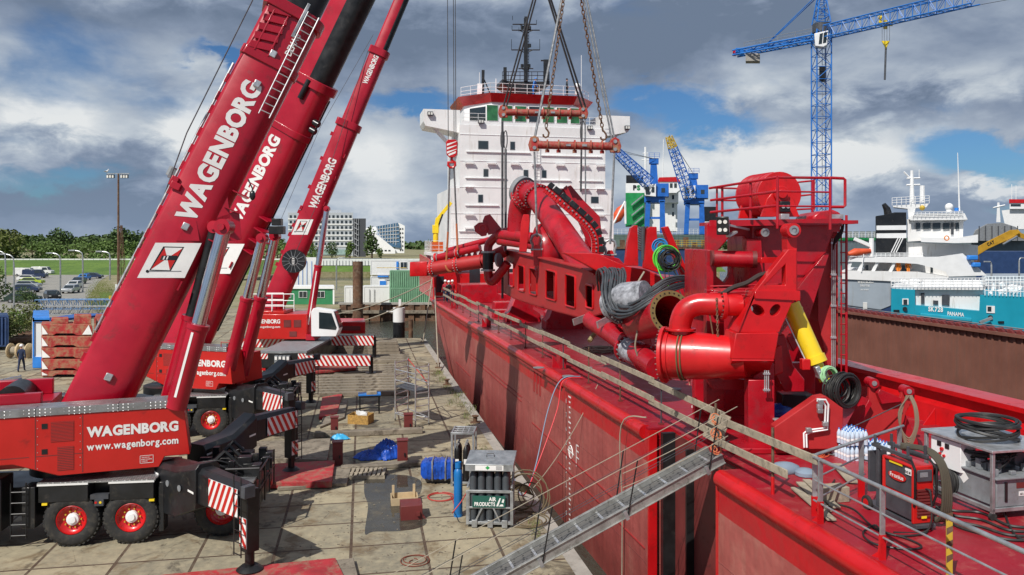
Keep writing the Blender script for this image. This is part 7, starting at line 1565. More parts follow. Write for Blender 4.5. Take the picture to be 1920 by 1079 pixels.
# aluminium scaffold tower
feet = [gp(741, 789), gp(765, 780), gp(779, 802), gp(804, 797)]
sf = thing('scaffold_tower', 'aluminium mobile scaffold tower with one platform on the quay', 'scaffold', feet[2]); hS = 2.85
for f in feet: part(sf, 'standard', ALU, lambda b: b.tube(f+Z*.1, f+Z*hS, .034, 8)); part(sf, 'caster', RUB, lambda b: b.tube(f+Z*.06-X*.02, f+Z*.06+X*.02, .06, 12))
for i, j in ((0, 1), (2, 3)):
    for k_ in range(9): part(sf, 'rung', ALU, lambda b: b.tube(feet[i]+Z*(.35+k_*.3), feet[j]+Z*(.35+k_*.3), .025, 6))
for i, j in ((0, 2), (1, 3)):
    for z_ in (.35, 1.95, 2.45): part(sf, 'ledger', ALU, lambda b: b.tube(feet[i]+Z*z_, feet[j]+Z*z_, .025, 6))
part(sf, 'brace', BRED, lambda b: b.tube(feet[1]+Z*2.8, feet[3]+Z*1.9, .018, 6)); part(sf, 'brace', ALU, lambda b: b.tube(feet[0]+Z*.4, feet[3]+Z*.35, .018, 6)); part(sf, 'platform', DGREY, lambda b: b.add([f+Z*1.62 for f in (feet[0], feet[1], feet[3], feet[2])]+[f+Z*1.66 for f in (feet[0], feet[1], feet[3], feet[2])], [(0, 1, 2, 3), (4, 5, 6, 7), (0, 1, 5, 4), (1, 2, 6, 5), (2, 3, 7, 6), (3, 0, 4, 7)]))
# quay-edge bollards, mooring post, ropes
for i, (u, v) in enumerate(((891, 793), (838, 722), (822, 690), (793, 642))):
    c = gp(u, v); o = thing('bollard', ['small rusty bollard on the quay edge, nearest the camera', 'small rusty bollard on the quay edge beside the weeds', 'small rusty bollard holding the right mooring rope', 'small rusty bollard holding the left mooring rope at the quay end'][i], 'bollard', c, 'quay bollards')
    part(o, 'post', RUST, lambda b: b.lathe([(.14, 0), (.10, .04), (.10, .26), (.17, .30), (.17, .34), (.001, .36)], c, Z, 16)); part(o, 'base', RUST, lambda b: b.box(c+Z*.02, (.45, .35, .04)))
c = gp(748, 628, -1.6); c = at(748, 625, 80); c.z = -1.7
o = thing('mooring_post', 'white mooring post with black lower half standing in the water', 'mooring post', c)
part(o, 'lower_half', BLK, lambda b: b.tube(c, V((c.x, c.y, .45)), .60, 24)); part(o, 'upper_half', WHT, lambda b: b.tube(V((c.x, c.y, .45)), V((c.x, c.y, 1.9)), .60, 24)); part(o, 'bracket', WHT, lambda b: (b.box(V((c.x-.9, c.y, 1.5)), (.7, .1, .12)), b.box(V((c.x+.1, c.y, 2.3)), (.25, .25, .9)))); part(o, 'top_hat', RUST, lambda b: b.tube(V((c.x, c.y, 1.9)), V((c.x, c.y, 2.05)), .35, 14))
o = thing('timber_pile', 'short dark timber pile in the water right of the white mooring post', 'pile', at(770, 620, 80)); c = at(770, 620, 80); part(o, 'pile', RUST, lambda b: b.tube(V((c.x, c.y, -1.7)), V((c.x, c.y, .7)), .22, 12)); part(o, 'waler', RUST, lambda b: b.box(V((c.x-.4, c.y, -.3)), (1.2, .3, .3)))
c = at(671, 600, 97); o = thing('tubular_pile', 'tall thick rusty tubular steel pile in front of the white containers', 'pile', V((c.x, c.y, -2))); part(o, 'tube', RUST, lambda b: b.tube(V((c.x, c.y, -2)), V((c.x, c.y, 6.1)), .62, 28)); part(o, 'rim', RUST, lambda b: b.tube(V((c.x, c.y, 6.1)), V((c.x, c.y, 6.16)), .60, 28)); part(o, 'collar', RUST, lambda b: b.tube(V((c.x, c.y, .5)), V((c.x, c.y, .9)), .85, 24))
for k_, (p, q, s, lb) in enumerate(((SP(71, .1, 5.6), gp(793, 641, .3), .1, 'pale mooring rope from the far hull to the quay end bollard'), (SP(69, .05, 4.6), gp(822, 688, .3), .1, 'pale mooring rope from the far hull to the right bollard'), (SP(71.5, .1, 5.2), A(560, 592, 88), 1.0, 'upper pale mooring rope running left across the basin'), (SP(70.5, .1, 4.6), A(600, 615, 74), .8, 'lower pale mooring rope running left across the basin'))):
    tag(part(None, 'mooring_rope', ROPE, lambda b: b.path(sag(p, q, s), .05, 6)), lb, 'rope')
tag(part(None, 'rope_coil', ROPE, lambda b: (coil(b, gp(775, 682, .03), Z, .9, 2, .03, .5), coil(b, gp(790, 660, .03), Z, .5, 2, .03, .5))), 'pale rope lying in loops near the quay end', 'rope')
# weeds in the joints by the edge (uncountable)
b = B(); rnd = random.Random(31)
for u, v, n, s in [(822, 700, 40, .9), (828, 712, 30, .8), (862, 742, 40, 1), (868, 760, 26, .8), (845, 755, 20, .6), (884, 768, 30, .7), (880, 800, 14, .5), (905, 845, 16, .5), (1003, 985, 26, .5), (1008, 1000, 20, .4), (930, 855, 12, .4), (850, 735, 26, .7), (873, 780, 24, .6), (838, 727, 20, .7)]:
    c = gp(u, v)
    for i in range(n*4):
        p = c+V((rnd.gauss(0, .16)*s*1.2, rnd.gauss(0, .5)*s*1.4, 0)); th = rnd.random()*6.3; L_ = (.05+rnd.random()*.10)*s*1.3; d = V((cos(th), sin(th), 0)); e = V((-sin(th), cos(th), 0))*.012; tp = p+d*L_*.7+Z*L_
        b.add([p-e, p+e, tp], [(0, 1, 2)])
b.obj('weeds', LEAF3, kind='stuff', smooth=0, cat=None)
b = B(); rnd = random.Random(33)                                    # specks of litter and chips on the slabs
for i in range(1000):
    u, v = rnd.uniform(560, 1060), rnd.uniform(690, 1079); p = gp(u, v)
    if p.x < qx(p.y)-.3: s = rnd.uniform(.008, .035); b.box(p+Z*s*.3, (s*rnd.uniform(1, 2.5), s, s*.6), frame_from(rnd.random()*6)+(Z,))
o = b.obj('debris_chips', TIMD, kind='stuff', smooth=0)
# ================================================================= background helpers
def pb_(b, u0, v0, u1, v1, Yp, dp):                            # box whose front face spans the given picture area at depth Yp
    p, q = at(u0, v1, Yp), at(u1, v0, Yp); e = V(((p.x+q.x)/2/Yp, 1, 0))*dp; b.box((p+q)/2+e/2, (q.x-p.x, dp, q.z-p.z), (X, e/dp, Z)); return b
def sp_(b, pts, Yp, dp): b.prism([(u, v) for u, v in pts], None, lambda p: at(p[0], p[1], Yp), V((sum(ray(*p)[0] for p in pts)/len(pts), 1, 0))*dp); return b
def quick(par, name, m, u0, v0, u1, v1, Yp, dp, **k): return pb_(B(), u0, v0, u1, v1, Yp, dp).obj(name, m, par, **k)
z4, zr, zc, zt = Zp(3.173, 400, 400), Zp(2.997, 1560, 280), Zp(3.083, 1100, 200), Zp(2.569, 1340, 0)
# ---- left: counterweights, containers, reels
ct = thing('counterweight_stack', 'stack of worn red counterweight slabs with white corner triangles', 'counterweights', at(126, 708, 49.7))
zl = Zp(2.917, 0, 350)
for i, (y0, y1) in enumerate(((752, 818), (818, 882), (882, 945), (945, 1008), (1008, 1042))):
    k = 8 if i else 0
    b = B(); sp_(b, [zl(p) for p in ([(225, y0), (500, y0), (507, y0+30), (507, y1-3), (420, y1-3), (400, y1-14), (310, y1-14), (290, y1-3), (228, y1-3)])], 49.7-.02*i, 1.6); b.obj('slab', RUSTRED, ct, bev=.03, smooth=0)
    for tri in ([(228, y0+6), (262, y1-10), (230, y1-8)] if i != 2 else [(228, y0+10), (275, y1-10), (230, y1-8)], [(485, y0+6), (505, y1-8), (450, y1-8)] if i == 0 else None):
        if tri: b = B(); b.add([at(*zl(p), 49.66-.02*i) for p in tri], [(0, 1, 2)]); b.obj('white_triangle', LET, ct)
for x0, x1, y0 in ((282, 375, 722), (405, 500, 705)): quick(ct, 'top_block', RUSTRED, *zl((x0, y0)), *zl((x1, 750)), 49.9, 1.2, bev=.03)
def container(label, u0, v0, u1, v1, Yp, dp, m, ribs=True, door=None, g='containers', cat='container'):
    p, q = at(u0, v1, Yp), at(u1, v0, Yp); o = thing('container', label, cat, V(((p.x+q.x)/2, Yp, p.z)), g)
    pb_(B(), u0, v0, u1, v1, Yp, dp).obj('shell', m, o, bev=.02)
    if ribs:
        b = B(); n = int((q.x-p.x)/.28)
        for i in range(n): x_ = p.x+.15+(q.x-p.x-.3)*i/max(1, n-1); b.bx((x_-.06, Yp-.12, p.z+.15), (x_+.06, Yp, q.z-.15))
        b.obj('corrugation', m, o, smooth=0)
    b = B(); [b.bx(lo, hi) for lo, hi in (((p.x-.03, Yp-.05, p.z), (q.x+.03, Yp, p.z+.12)), ((p.x-.03, Yp-.05, q.z-.12), (q.x+.03, Yp, q.z+.02)), ((p.x-.03, Yp-.052, p.z), (p.x+.1, Yp, q.z)), ((q.x-.1, Yp-.052, p.z), (q.x+.03, Yp, q.z)))]; b.obj('frame', m, o, smooth=0)
    return o
def winp(par, u0, v0, u1, v1, Yp, m=GLASS, fr=WHT2, bars=1):
    fo = quick(par, 'window', fr, u0-.8, v0-.8, u1+.8, v1+.8, Yp-.09, .1); quick(fo, 'pane', m, u0, v0, u1, v1, Yp-.11, .03)
    if bars: um = (u0+u1)/2; quick(fo, 'glazing_bar', fr, um-.25, v0, um+.25, v1, Yp-.13, .03)
wc = container('blue framed container with a white end, behind the red counterweights', 62, 600, 92, 672, 53.5, 6, BTILE, False); quick(wc, 'blue_frame', LBLU, 61, 597, 93, 603, 53.4, 6.2); quick(wc, 'blue_frame', LBLU, 61, 597, 64, 675, 53.4, .3); quick(wc, 'blue_base', LBLU, 61, 670, 78, 690, 53.3, 3)
b = B(); p0, p1, p2, p3 = at(62, 600, 53.4), at(95, 600, 53.4), gp(215, 588, 3.2), gp(150, 588, 3.2); b.add([p0, p1, p2, p3]+[p-Z*.15 for p in (p0, p1, p2, p3)], [(0, 1, 2, 3), (4, 5, 6, 7), (0, 1, 5, 4), (1, 2, 6, 5), (2, 3, 7, 6), (3, 0, 4, 7)]); b.obj('blue_roof', mat('blue_container_paint', '2c5fa8', .5, var=.15, dirt=.2), wc)
container('dark blue corrugated container cut by the left picture edge', -90, 592, 16, 650, 62, 2.5, DBLU)
container('pair of white site boxes behind the counterweight stack', 178, 596, 250, 640, 55, 3, RUSTRED, False)
for i, u in enumerate((28, 46)):
    c = at(u, 655, 58); c.z = .55; o = thing('cable_reel', ('left' if i == 0 else 'right')+' wooden cable reel standing behind the worker in navy', 'cable reel', V((c.x, c.y, 0)), 'cable reels')
    for s in (-.32, .32): part(o, 'flange', PLY, lambda b: b.tube(c+X*s-X*.03, c+X*s+X*.03, .55, 24))
    part(o, 'drum', TIM, lambda b: b.tube(c-X*.3, c+X*.3, .3, 18))
o = thing('steel_pipe_pile', 'rusty machine parts and shafts lying behind the cable reels', 'scrap', gp(55, 622))
for k_ in range(4): part(o, 'shaft', RUST, lambda b: b.tube(gp(18+8*k_, 640-5*k_, .5), gp(150, 632-6*k_, .6), .28-.04*k_, 12)); part(o, 'collar', RUST, lambda b: b.tube(gp(50+14*k_, 638-5*k_, .5), gp(56+14*k_, 638-5*k_, .5), .42, 14))
o = thing('crowd_barrier', 'blue and white banner barrier at the left edge by the worker', 'barrier', at(15, 712, 44))
p0, p1 = at(-30, 690, 42), at(40, 676, 44.5); p0.z = p1.z = 1.05; d = (p1-p0).normalized()
part(o, 'banner', LBLU, lambda b: b.box((p0+p1)/2-Z*.35, ((p1-p0).length, .03, .62), (d, d.cross(Z), Z))); part(o, 'banner_stripe', LET, lambda b: b.box((p0+p1)/2-Z*.12, ((p1-p0).length, .04, .14), (d, d.cross(Z), Z)))
for k_ in (.2, .5, .98): p = p0+(p1-p0)*k_; part(o, 'leg', GALV, lambda b: (b.tube(V((p.x, p.y, 0)), p, .025, 6), b.tube(p, V((p.x, p.y+.5, 0)), .02, 6)))
# ---- red-crane spare parts between the cranes
o = thing('steel_frame_stack', 'low stack of dusty red steel frames right of the counterweights', 'frames', gp(215, 690))
for i in range(4): quick(o, 'frame', RUSTRED, 180, 604+i*14, 262, 613+i*14, 50.5, 2.5, bev=.03)
tag(quick(None, 'blue_container', LBLU, 560, 628, 590, 641, 60, 2, bev=.02), 'low blue box on the quay behind the furthest crane', 'box')
tag(quick(None, 'red_steel_trough', BRED, 622, 604, 685, 626, 62, 3, bev=.05), 'long red steel trough near the quay end right of the white cab', 'trough'); t_r = bpy.data.objects['red_steel_trough']
quick(t_r, 'recess_plate', MAROON, 630, 612, 676, 620, 61.95, .1)
# ---- truss walkway, lamps, mast, cars
o = thing('truss_walkway', 'long blue steel truss walkway lying past the bushes', 'walkway', at(150, 580, 92))
b = B(); lattice(b, at(72, 571, 92), at(262, 570, 92), 1.4, 1.1, 22, .05); b.obj('truss', mat('light_blue_paint', '3f78ad', .5, var=.15), o); b = B(); pb_(b, 72, 562.5, 262, 564.5, 92, 1.4); b.obj('walk_deck', GREY, o); quick(o, 'end_gate', YEL2, 204, 555, 216, 572, 91.5, .2)
b = B(); lattice(b, at(80, 582, 88), at(240, 582, 88), 1.2, .9, 18, .05); o = b.obj('grey_truss', GREY); tag(o, 'grey steel truss lying in front of the blue truss walkway', 'truss')
def lamp(u, vt, vb, d, label, g='street lamps by the car park', Yp=None):
    f = gp(u, vb) if Yp is None else at(u, vb, Yp); Yv = f.y; t_z = H+(HV-vt)*Yv/F; hh = t_z-f.z; r = .07*Yv/100
    o = thing('street_lamp', label, 'street lamp', f, g); k = Yv/1480
    part(o, 'pole', GALV, lambda b: b.path(spline([f, f+Z*hh*.8, f+Z*hh*.96+X*d*k*4, f+Z*hh+X*d*k*16], 5), [r*1.4]*6+[r]*10, 6)); part(o, 'lamp_head', GALV, lambda b: b.box(f+Z*hh+X*d*k*20, (k*12, k*4, k*2.4)), bev=.02)
lamp(10, 471, 556, -1, 'street lamp nearest the left picture edge, arm pointing left'); lamp(26, 477, 580, -1, 'street lamp second from the left edge, closest one to the bushes'); lamp(113, 475, 562, -1, 'street lamp in the middle of the car park by the parked cars'); lamp(155, 470, 548, -1, 'street lamp right of the car park row, by the silver cars'); lamp(206, 472, 526, -1, 'street lamp beside the tall floodlight mast'); lamp(631, 484, 545, .5, 'thin lamp post in front of the grassy bank by the tubular pile', None, 130)
c = gp(222, 592); o = thing('light_mast', 'tall slender floodlight mast with two lamp clusters on top', 'light mast', c); tz = H+(HV-326)*c.y/F
part(o, 'pole', RUST, lambda b: b.tube(c, V((c.x, c.y, tz)), .16, 10, .10)); b = B(); lattice(b, c+X*.55, V((c.x+.35, c.y, 10.5)), (.8, .15), (.8, .15), 12, .03); b.obj('climbing_frame', RUST, o)
part(o, 'cross_arm', GALV, lambda b: b.box(V((c.x, c.y, tz)), (2.6, .1, .1)))
for i, x_ in enumerate((-1.15, -.85, -.55, .45, .75, 1.05)): lo_ = part(o, 'floodlight', BLK, lambda b: b.box(V((c.x+x_, c.y-.1, tz-.32)), (.27, .25, .42)), bev=.02); part(lo_, 'lens', LAMPG, lambda b: b.box(V((c.x+x_, c.y-.24, tz-.35)), (.2, .02, .3)))
g_ = V((c.x-1.35, c.y, tz+.06)); o = B(); o.path([g_+V((-.30, 0, .18)), g_+V((-.12, 0, .20)), g_+V((.08, 0, .24)), g_+V((.16, 0, .36)), g_+V((.20, 0, .44)), g_+V((.28, 0, .43))], [.02, .09, .10, .055, .06, .012], 8); gl = tag(o.obj('gull', WHT2), 'white gull perched on the left end of the floodlight mast', 'gull')
part(gl, 'wing', GREY, lambda b: b.path([g_+V((-.38, -.06, .18)), g_+V((-.1, -.09, .22)), g_+V((.06, -.08, .26))], [.01, .05, .02], 6)); part(gl, 'leg', YEL2, lambda b: (b.tube(g_+V((.0, -.02, 0)), g_+V((.0, -.02, .16)), .01, 5), b.tube(g_+V((.0, .04, 0)), g_+V((.0, .04, .16)), .01, 5)))
tag(quick(None, 'switch_cabinet', BTILE, 216, 534, 224, 556, 110, 1), 'small white switch cabinet at the foot of the floodlight mast', 'cabinet')
def car(label, m, c, rz, van=False):
    o = thing('parked_car', label, 'car' if not van else 'van', c, 'cars in the car park'); R_ = Matrix.Rotation(rz, 3, 'Z'); c = V(c)
    L_, W_, Hh = (4.4, 1.75, 1.45) if not van else (5.2, 1.95, 2.1)
    pr = [(-.5, .25), (.5, .25), (.5, .55), (.47, .62), (.30, .66), (.16, .97), (-.30, 1.0), (-.44, .66), (-.5, .6)] if not van else [(-.5, .15), (.5, .15), (.5, .45), (.47, .5), (.36, .56), (.26, .98), (-.48, 1.0), (-.5, .9)]
    b = B(); vs = []
    for s in (-1, 1): vs += [c+R_@V((x_*L_, s*W_/2*(1 if z_ < .7 else .84), z_*Hh)) for x_, z_ in pr]
    n = len(pr); b.add(vs, [tuple(range(n)), tuple(range(n, 2*n))[::-1]]+[(i, (i+1) % n, n+(i+1) % n, n+i) for i in range(n)]); b.obj('body', m, o, bev=.06, smooth=30)
    b = B(); wp_ = [(.26, .68), (.15, .93), (-.28, .95), (-.38, .68)] if not van else [(.33, .60), (.25, .90), (.05, .90), (.05, .60)]
    for s in (-1, 1): b.add([c+R_@V((x_*L_, s*(W_/2*(1.0 if z_ < .7 else .86)+.012), z_*Hh)) for x_, z_ in wp_], [(0, 1, 2, 3)])
    for x0, z0, x1, z1 in ((.305, .68, .175, .93), (-.435, .70, -.325, .95)) if not van else ((.365, .58, .275, .92),): b.add([c+R_@V((x0*L_+(.02 if x0 > 0 else -.02), s*W_*.40, z0*Hh)) for s in (-1, 1)]+[c+R_@V((x1*L_+(.02 if x0 > 0 else -.02), s*W_*.36, z1*Hh)) for s in (1, -1)], [(0, 1, 2, 3)])
    each(b, 'window', GLASS, o, smooth=0)
    for x_ in (-.31, .31):
        for s in (-1, 1): w_ = c+R_@V((x_*L_, s*(W_/2-.1), .31)); y_ = R_@V((0, s, 0)); part(o, 'wheel', RUB, lambda b: b.tube(w_-y_*.1, w_+y_*.12, .31, 14)); part(o, 'rim', GREY, lambda b: b.tube(w_+y_*.12, w_+y_*.13, .18, 10))
    for s in (-.6, .6): part(o, 'headlight', LAMPG, lambda b: b.box(c+R_@V((L_*.5, s, .6*Hh*.85)), (.06, .3, .12), (R_@X, R_@Y, Z))); part(o, 'tail_lamp', BRED, lambda b: b.box(c+R_@V((-L_*.5, s, .6*Hh*.9)), (.04, .25, .15), (R_@X, R_@Y, Z)))
SIL = mat('silver_car_paint', 'a9adb0', .3, .4, coat=.5); DCB = mat('dark_blue_car_paint', '1c2a48', .3, coat=.5); WCP = mat('white_car_paint', 'd8d8d6', .35, coat=.4); LIME = mat('lime_car_paint', '9ab02a', .4)
for args in (('dark blue estate car seen from the side, front of the left row', DCB, gp(50, 549), .12), ('silver car behind the dark blue estate car', SIL, gp(52, 541), .1), ('car with a lime green roof line in the left row', LIME, gp(60, 534), .1), ('white car behind the lime car', WCP, gp(54, 528), .1), ('dark van in the left row of the car park', DCB, gp(66, 522), .1, True), ('white van at the back left of the car park', WCP, gp(48, 518), .1, True), ('white van furthest back by the dyke', WCP, gp(80, 515), .1, True),
             ('silver car at the front of the right row', SIL, gp(133, 550), -1.35), ('white car second in the right row', WCP, gp(140, 541), -1.35), ('dark car third in the right row', DCB, gp(148, 533), -1.35), ('bright blue car behind the right row', LBLU, gp(158, 526), -1.35), ('dark car furthest right in the car park', DCB, gp(174, 523), .1), ('black car by the lamp in front of the right row', BLK, gp(98, 563), -.9), ('dark green car half behind the bushes', mat('dark_green_car_paint', '24382c', .35), gp(44, 568), .2)): car(*args)
# ---- vegetation
def leaves(b, c, rx, ry, rz, n, s, rnd, hollow=.45):
    lobes = [(V((rnd.uniform(-.5, .5), rnd.uniform(-.5, .5), rnd.uniform(-.45, .6))), rnd.uniform(.35, .6)) for _ in range(9)]
    for i in range(n):
        l, r = lobes[rnd.randrange(9)]; v = V((rnd.gauss(0, 1), rnd.gauss(0, 1), rnd.gauss(0, 1))).normalized()*r*(hollow+(1-hollow)*rnd.random())
        p = V(c)+V(((l.x+v.x)*rx, (l.y+v.y)*ry, (l.z+v.z)*rz)); a = V((rnd.gauss(0, 1), rnd.gauss(0, 1), rnd.gauss(0, .7))).normalized(); e = a.cross(V((rnd.gauss(0, 1), rnd.gauss(0, 1), rnd.gauss(0, 1)))).normalized(); k = s*rnd.uniform(.6, 1.3)
        b.add([p-a*k-e*k*.6, p+a*k-e*k*.5, p+a*k*.8+e*k*.6, p-a*k*.7+e*k*.7], [(0, 1, 2, 3)])
def tree(label, c, h, w, m, seed, n=900, g='trees beyond the dyke', name='broadleaf_tree'):
    rnd = random.Random(seed); c = V(c); o = thing(name, label, 'tree', c, g)
    b = B(); b.path([c, c+Z*h*.3+X*.1*h*.1, c+Z*h*.75], [h*.03, h*.022, h*.008], 8)
    for i in range(5): th = i*1.3; b.path([c+Z*h*(.25+.08*i), c+V((cos(th)*w*.3, sin(th)*w*.3, h*(.5+.07*i)))], [h*.012, h*.004], 5)
    b.obj('trunk', BARK, o); b = B(); leaves(b, c+Z*h*.56, w*.62, w*.55, h*.46, n, h*.034, rnd); b.obj('crown', m, o, smooth=0); return o
def at0(u, Yp, z=0): p = at(u, 455, Yp); p.z = z; return p
T1 = tree('large round olive-green tree at the left picture edge', at0(18, 262), 13.8, 17, LEAF3, 1, 1700); T2 = tree('broad mid-green tree behind the street lamps', at0(175, 300), 10.5, 17, LEAF, 2, 1100); T3 = tree('taller dark-green tree right of the floodlight mast', at0(240, 300), 14, 13, LEAF2, 3, 1300)
trs = [(T2, 60, 300, 'low green tree right of the large olive one'), (T3, 110, 330, 'dark tree in the gap behind the lamp posts'), (T2, 215, 285, 'bushy green tree just left of the floodlight mast'), (T2, 268, 290, 'bushy green tree half behind the nearest boom'), (T3, 292, 310, 'dark tree showing behind the nearest boom edge'), (T2, 140, 320, 'pale green tree between two street lamps'), (T2, 520, 300, 'green tree in the gap left of the grey office block'), (T2, 90, 310, 'rounded green tree over the parked vans')]
for i, (s, u, Yp, lb) in enumerate(trs): dup(s, loc=at0(u, Yp), rz=i*1.1, label=lb)
b = B(); rnd = random.Random(12)
for i in range(150): u = -40+i*2.6; c = at0(u, 700+rnd.uniform(-40, 60)); leaves(b, c+Z*(3+5*abs(sin(i*.05))+rnd.uniform(0, 2)), 12, 12, 6, 60, 1.8, rnd)
for i in range(90): u = 520+i*16; c = at0(u, 950+rnd.uniform(-40, 60)); leaves(b, c+Z*4, 22, 12, 7, 46, 3, rnd)
b.obj('far_woods', LEAF2, kind='stuff', smooth=0)
b = B()
for i in range(160): u = -30+i*3.9; c = at0(u, 262+rnd.uniform(0, 20)); h = 1.2+1.3*abs(sin(i*.7)+sin(i*.23)); leaves(b, c+Z*h*.8, 3.4, 3, h, 60, .4, rnd)
b.obj('hedge_scrub', LEAF, kind='stuff', smooth=0)
for i, (u, Yp, r, m, lb) in enumerate(((-5, 66, 2.0, LEAF3, 'pale green bush cut by the left picture edge'), (18, 70, 1.7, LEAF, 'green bush left of the blue container'), (44, 74, 1.9, LEAF3, 'pale green bush beside the truss walkway'), (48, 108, 1.6, LEAF2, 'dark bush by the parked estate car'), (-6, 112, 3.4, LEAF, 'tall bush beyond the lamps at the left edge'), (60, 78, 1.2, LEAF, 'small bush right of the pale green ones'))):
    c = at0(u, Yp); o = thing('bush', lb, 'bush', c, 'bushes at the left'); rnd = random.Random(40+i); part(o, 'stem', BARK, lambda b: b.path([c, c+Z*r*.6], [.06, .03], 5)); b = B(); leaves(b, c+Z*r*.75, r*1.2, r, r*.95, 1400, r*.045, rnd); b.obj('foliage', m, o, smooth=0)
b = B(); rnd = random.Random(77)
for i in range(9000):
    u, v = rnd.uniform(160, 222), rnd.uniform(524, 590); 
    if ((u-190)/32)**2+((v-556)/34)**2 > rnd.uniform(.3, 1): continue
    p = gp(u, v); s = rnd.uniform(.05, .18); b.add([p-X*s*.3, p+X*s*.3, p+Z*s*1.4+X*rnd.uniform(-.1, .1)], [(0, 1, 2)])
b.obj('dry_grass', LEAF3, kind='stuff', smooth=0)
for i, (u, v, r, h, m, lb) in enumerate(((697, 476, 14, 46, LEAF2, 'tall dark tree between the office block and the glass building'), (656, 488, 9, 26, LEAF, 'dark green tree at the foot of the office stair tower'), (622, 488, 12, 22, LEAF2, 'round tree before the office block, second from its right end'), (585, 488, 12, 22, LEAF, 'round tree before the middle of the office block'), (525, 488, 14, 28, LEAF2, 'round green tree left of the office block'), (712, 486, 8, 14, LEAF, 'small bush below the glass building'))):
    Yp = 330; c = at0(u, Yp, .5); k = Yp/F; tree(lb, c, (v+h-430-(v-430)+8)*k*1.25, r*2*k, m, 60+i, 600, 'trees by the office buildings')
# dyke fence and posts
o = thing('dyke_fence', 'long low white fence along the top of the grass dyke', 'fence', at(300, 488, 247))
part(o, 'rail', BTILE, lambda b: pb_(b, -40, 485.5, 1000, 488, 247, .2)); part(o, 'post', BTILE, lambda b: [pb_(b, u, 485.5, u+1, 491, 246.9, .2) for u in range(-30, 900, 12)])
o = thing('sheet_wall', 'pale ribbed flood wall along the bank under the office buildings', 'wall', at(700, 500, 300)); part(o, 'wall', BTILE, lambda b: pb_(b, 560, 488, 940, 498, 235, .6)); part(o, 'rib', GREY, lambda b: [pb_(b, u, 489, u+1, 498, 234.9, .1) for u in range(600, 940, 6)])
# ---- quay wall across the basin and cabins
o = thing('quay_wall', 'rusty sheet-pile quay wall across the small basin', 'quay wall', V((-15, 101.9, -1.6)))
part(o, 'face', RUST, lambda b: b.bx((-22.2, 101.6, -3), (30.2, 102.01, .5))); part(o, 'capping', CONC, lambda b: b.bx((-22.3, 101.4, .5), (30.3, 102.2, .75)));
b = B()
for i in range(36): b.bx((-22+i*1.45, 101.35, -2.5), (-21.3+i*1.45, 101.6, .45))
o2 = b.obj('sheet_pile', RUST, o); o2['kind'] = 'stuff'; part(o, 'waler', TIMD, lambda b: b.bx((-22.2, 101.1, -.6), (30, 101.35, -.2)))
cab1 = container('long green site cabin with white windows behind the furthest crane', 488, 540, 626, 571, 108, 3, GRN, False, cat='cabin'); quick(cab1, 'white_fascia', WHT2, 487, 537, 627, 542, 107.8, 3.4); quick(cab1, 'corner_post', WHT2, 624, 540, 627, 571, 107.9, .3)
for u in (531, 561, 594): winp(cab1, u, 547, u+14, 558, 108)
for u0, u1, lb, v0 in ((646, 686, 'white container left part, beside the tubular pile', 538), (682, 730, 'white container with double doors right of the tubular pile', 537)): o = container(lb, u0, v0, u1, 571, 106 if u0 < 660 else 105.5, 2.6, BTILE, False); quick(o, 'door_frame', GREY, u0+10, v0+5, u0+10.6, 569, 105.3, .1); quick(o, 'door_frame', GREY, u0+19, v0+5, u0+19.6, 569, 105.3, .1)
cab2 = container('stacked white cabin with blue stripe, upper left of the green containers', 695, 488, 790, 516, 112, 3, BTILE, False, cat='cabin'); winp(cab2, 751, 492, 763, 503, 112); quick(cab2, 'blue_stripe', LBLU, 708, 517, 728, 520, 111.8, .2); quick(cab2, 'balcony_rail', YEL2, 706, 502, 762, 503, 110.5, .1); quick(cab2, 'blue_door', LBLU, 743, 491, 747, 505, 111.8, .2)
cab3 = container('lower white cabin with a blue window under the blue stripe', 695, 519, 732, 537, 112, 3, BTILE, False, cat='cabin'); winp(cab3, 712, 527, 724, 536, 112, LBLU, bars=0)
container('pale green corrugated container, upper of the stacked pair', 731, 508, 800, 540, 105, 2.5, GRN2); container('pale green corrugated container, lower of the stacked pair', 731, 541, 815, 571, 104.5, 2.5, GRN2)
o = thing('ribbed_wall_panel', 'tall white panels with thin blue lines behind the green cabin', 'panel', at(572, 537, 118)); part(o, 'panel', BTILE, lambda b: pb_(b, 549, 483, 593, 537, 118, .5)); part(o, 'blue_line', LBLU, lambda b: [pb_(b, u, 490, u+.6, 537, 117.9, .1) for u in (559, 567, 575, 584)])
o = thing('site_fence', 'grey mesh fence panels left of the white containers', 'fence', at(635, 570, 107)); part(o, 'mesh', GALV, lambda b: [pb_(b, u, 538, u+.4, 571, 107, .05) for u in range(628, 646, 2)]+[pb_(b, 628, v, 646, v+.5, 107, .05) for v in (538, 550, 562)])
# ---- office buildings
ob = thing('office_block', 'long grey six-storey office block with a dark stair tower', 'office block', at0(600, 400)); OFF = mat('office_panel', 'aab0b6', .6, var=.06)
b = B(); pb_(b, 540, 399, 662, 480, 400, 16); b.obj('wall', OFF, ob, smooth=0); quick(ob, 'glazed_ground_floor', mat('pale_green_glazing', '8fa8a4', .3), 540, 468, 650, 478, 399.6, .5); quick(ob, 'stair_tower', DGREY, 662, 410, 686, 482, 399, 12); quick(ob, 'roof_plant', OFF, 585, 394, 640, 400, 403, 8)
for j in range(6):
    quick(ob, 'sill_band', BTILE, 540, 409.5+j*10.2, 661, 412+j*10.2, 399.7, .3)
    for i in range(15): u0 = 543+i*8; fo = quick(ob, 'window', GLASS, u0, 404+j*10.2, u0+4, 409+j*10.2, 399.8, .3, smooth=0)
part(ob, 'stair', ALU, lambda b: [sp_(b, [(664, 416+j*10), (672, 421+j*10), (672, 422.5+j*10), (664, 417.5+j*10)], 398, .6) for j in range(7)]+[pb_(b, 664+k*4, 410, 664.6+k*4, 480, 398.3, .3) for k in range(3)])
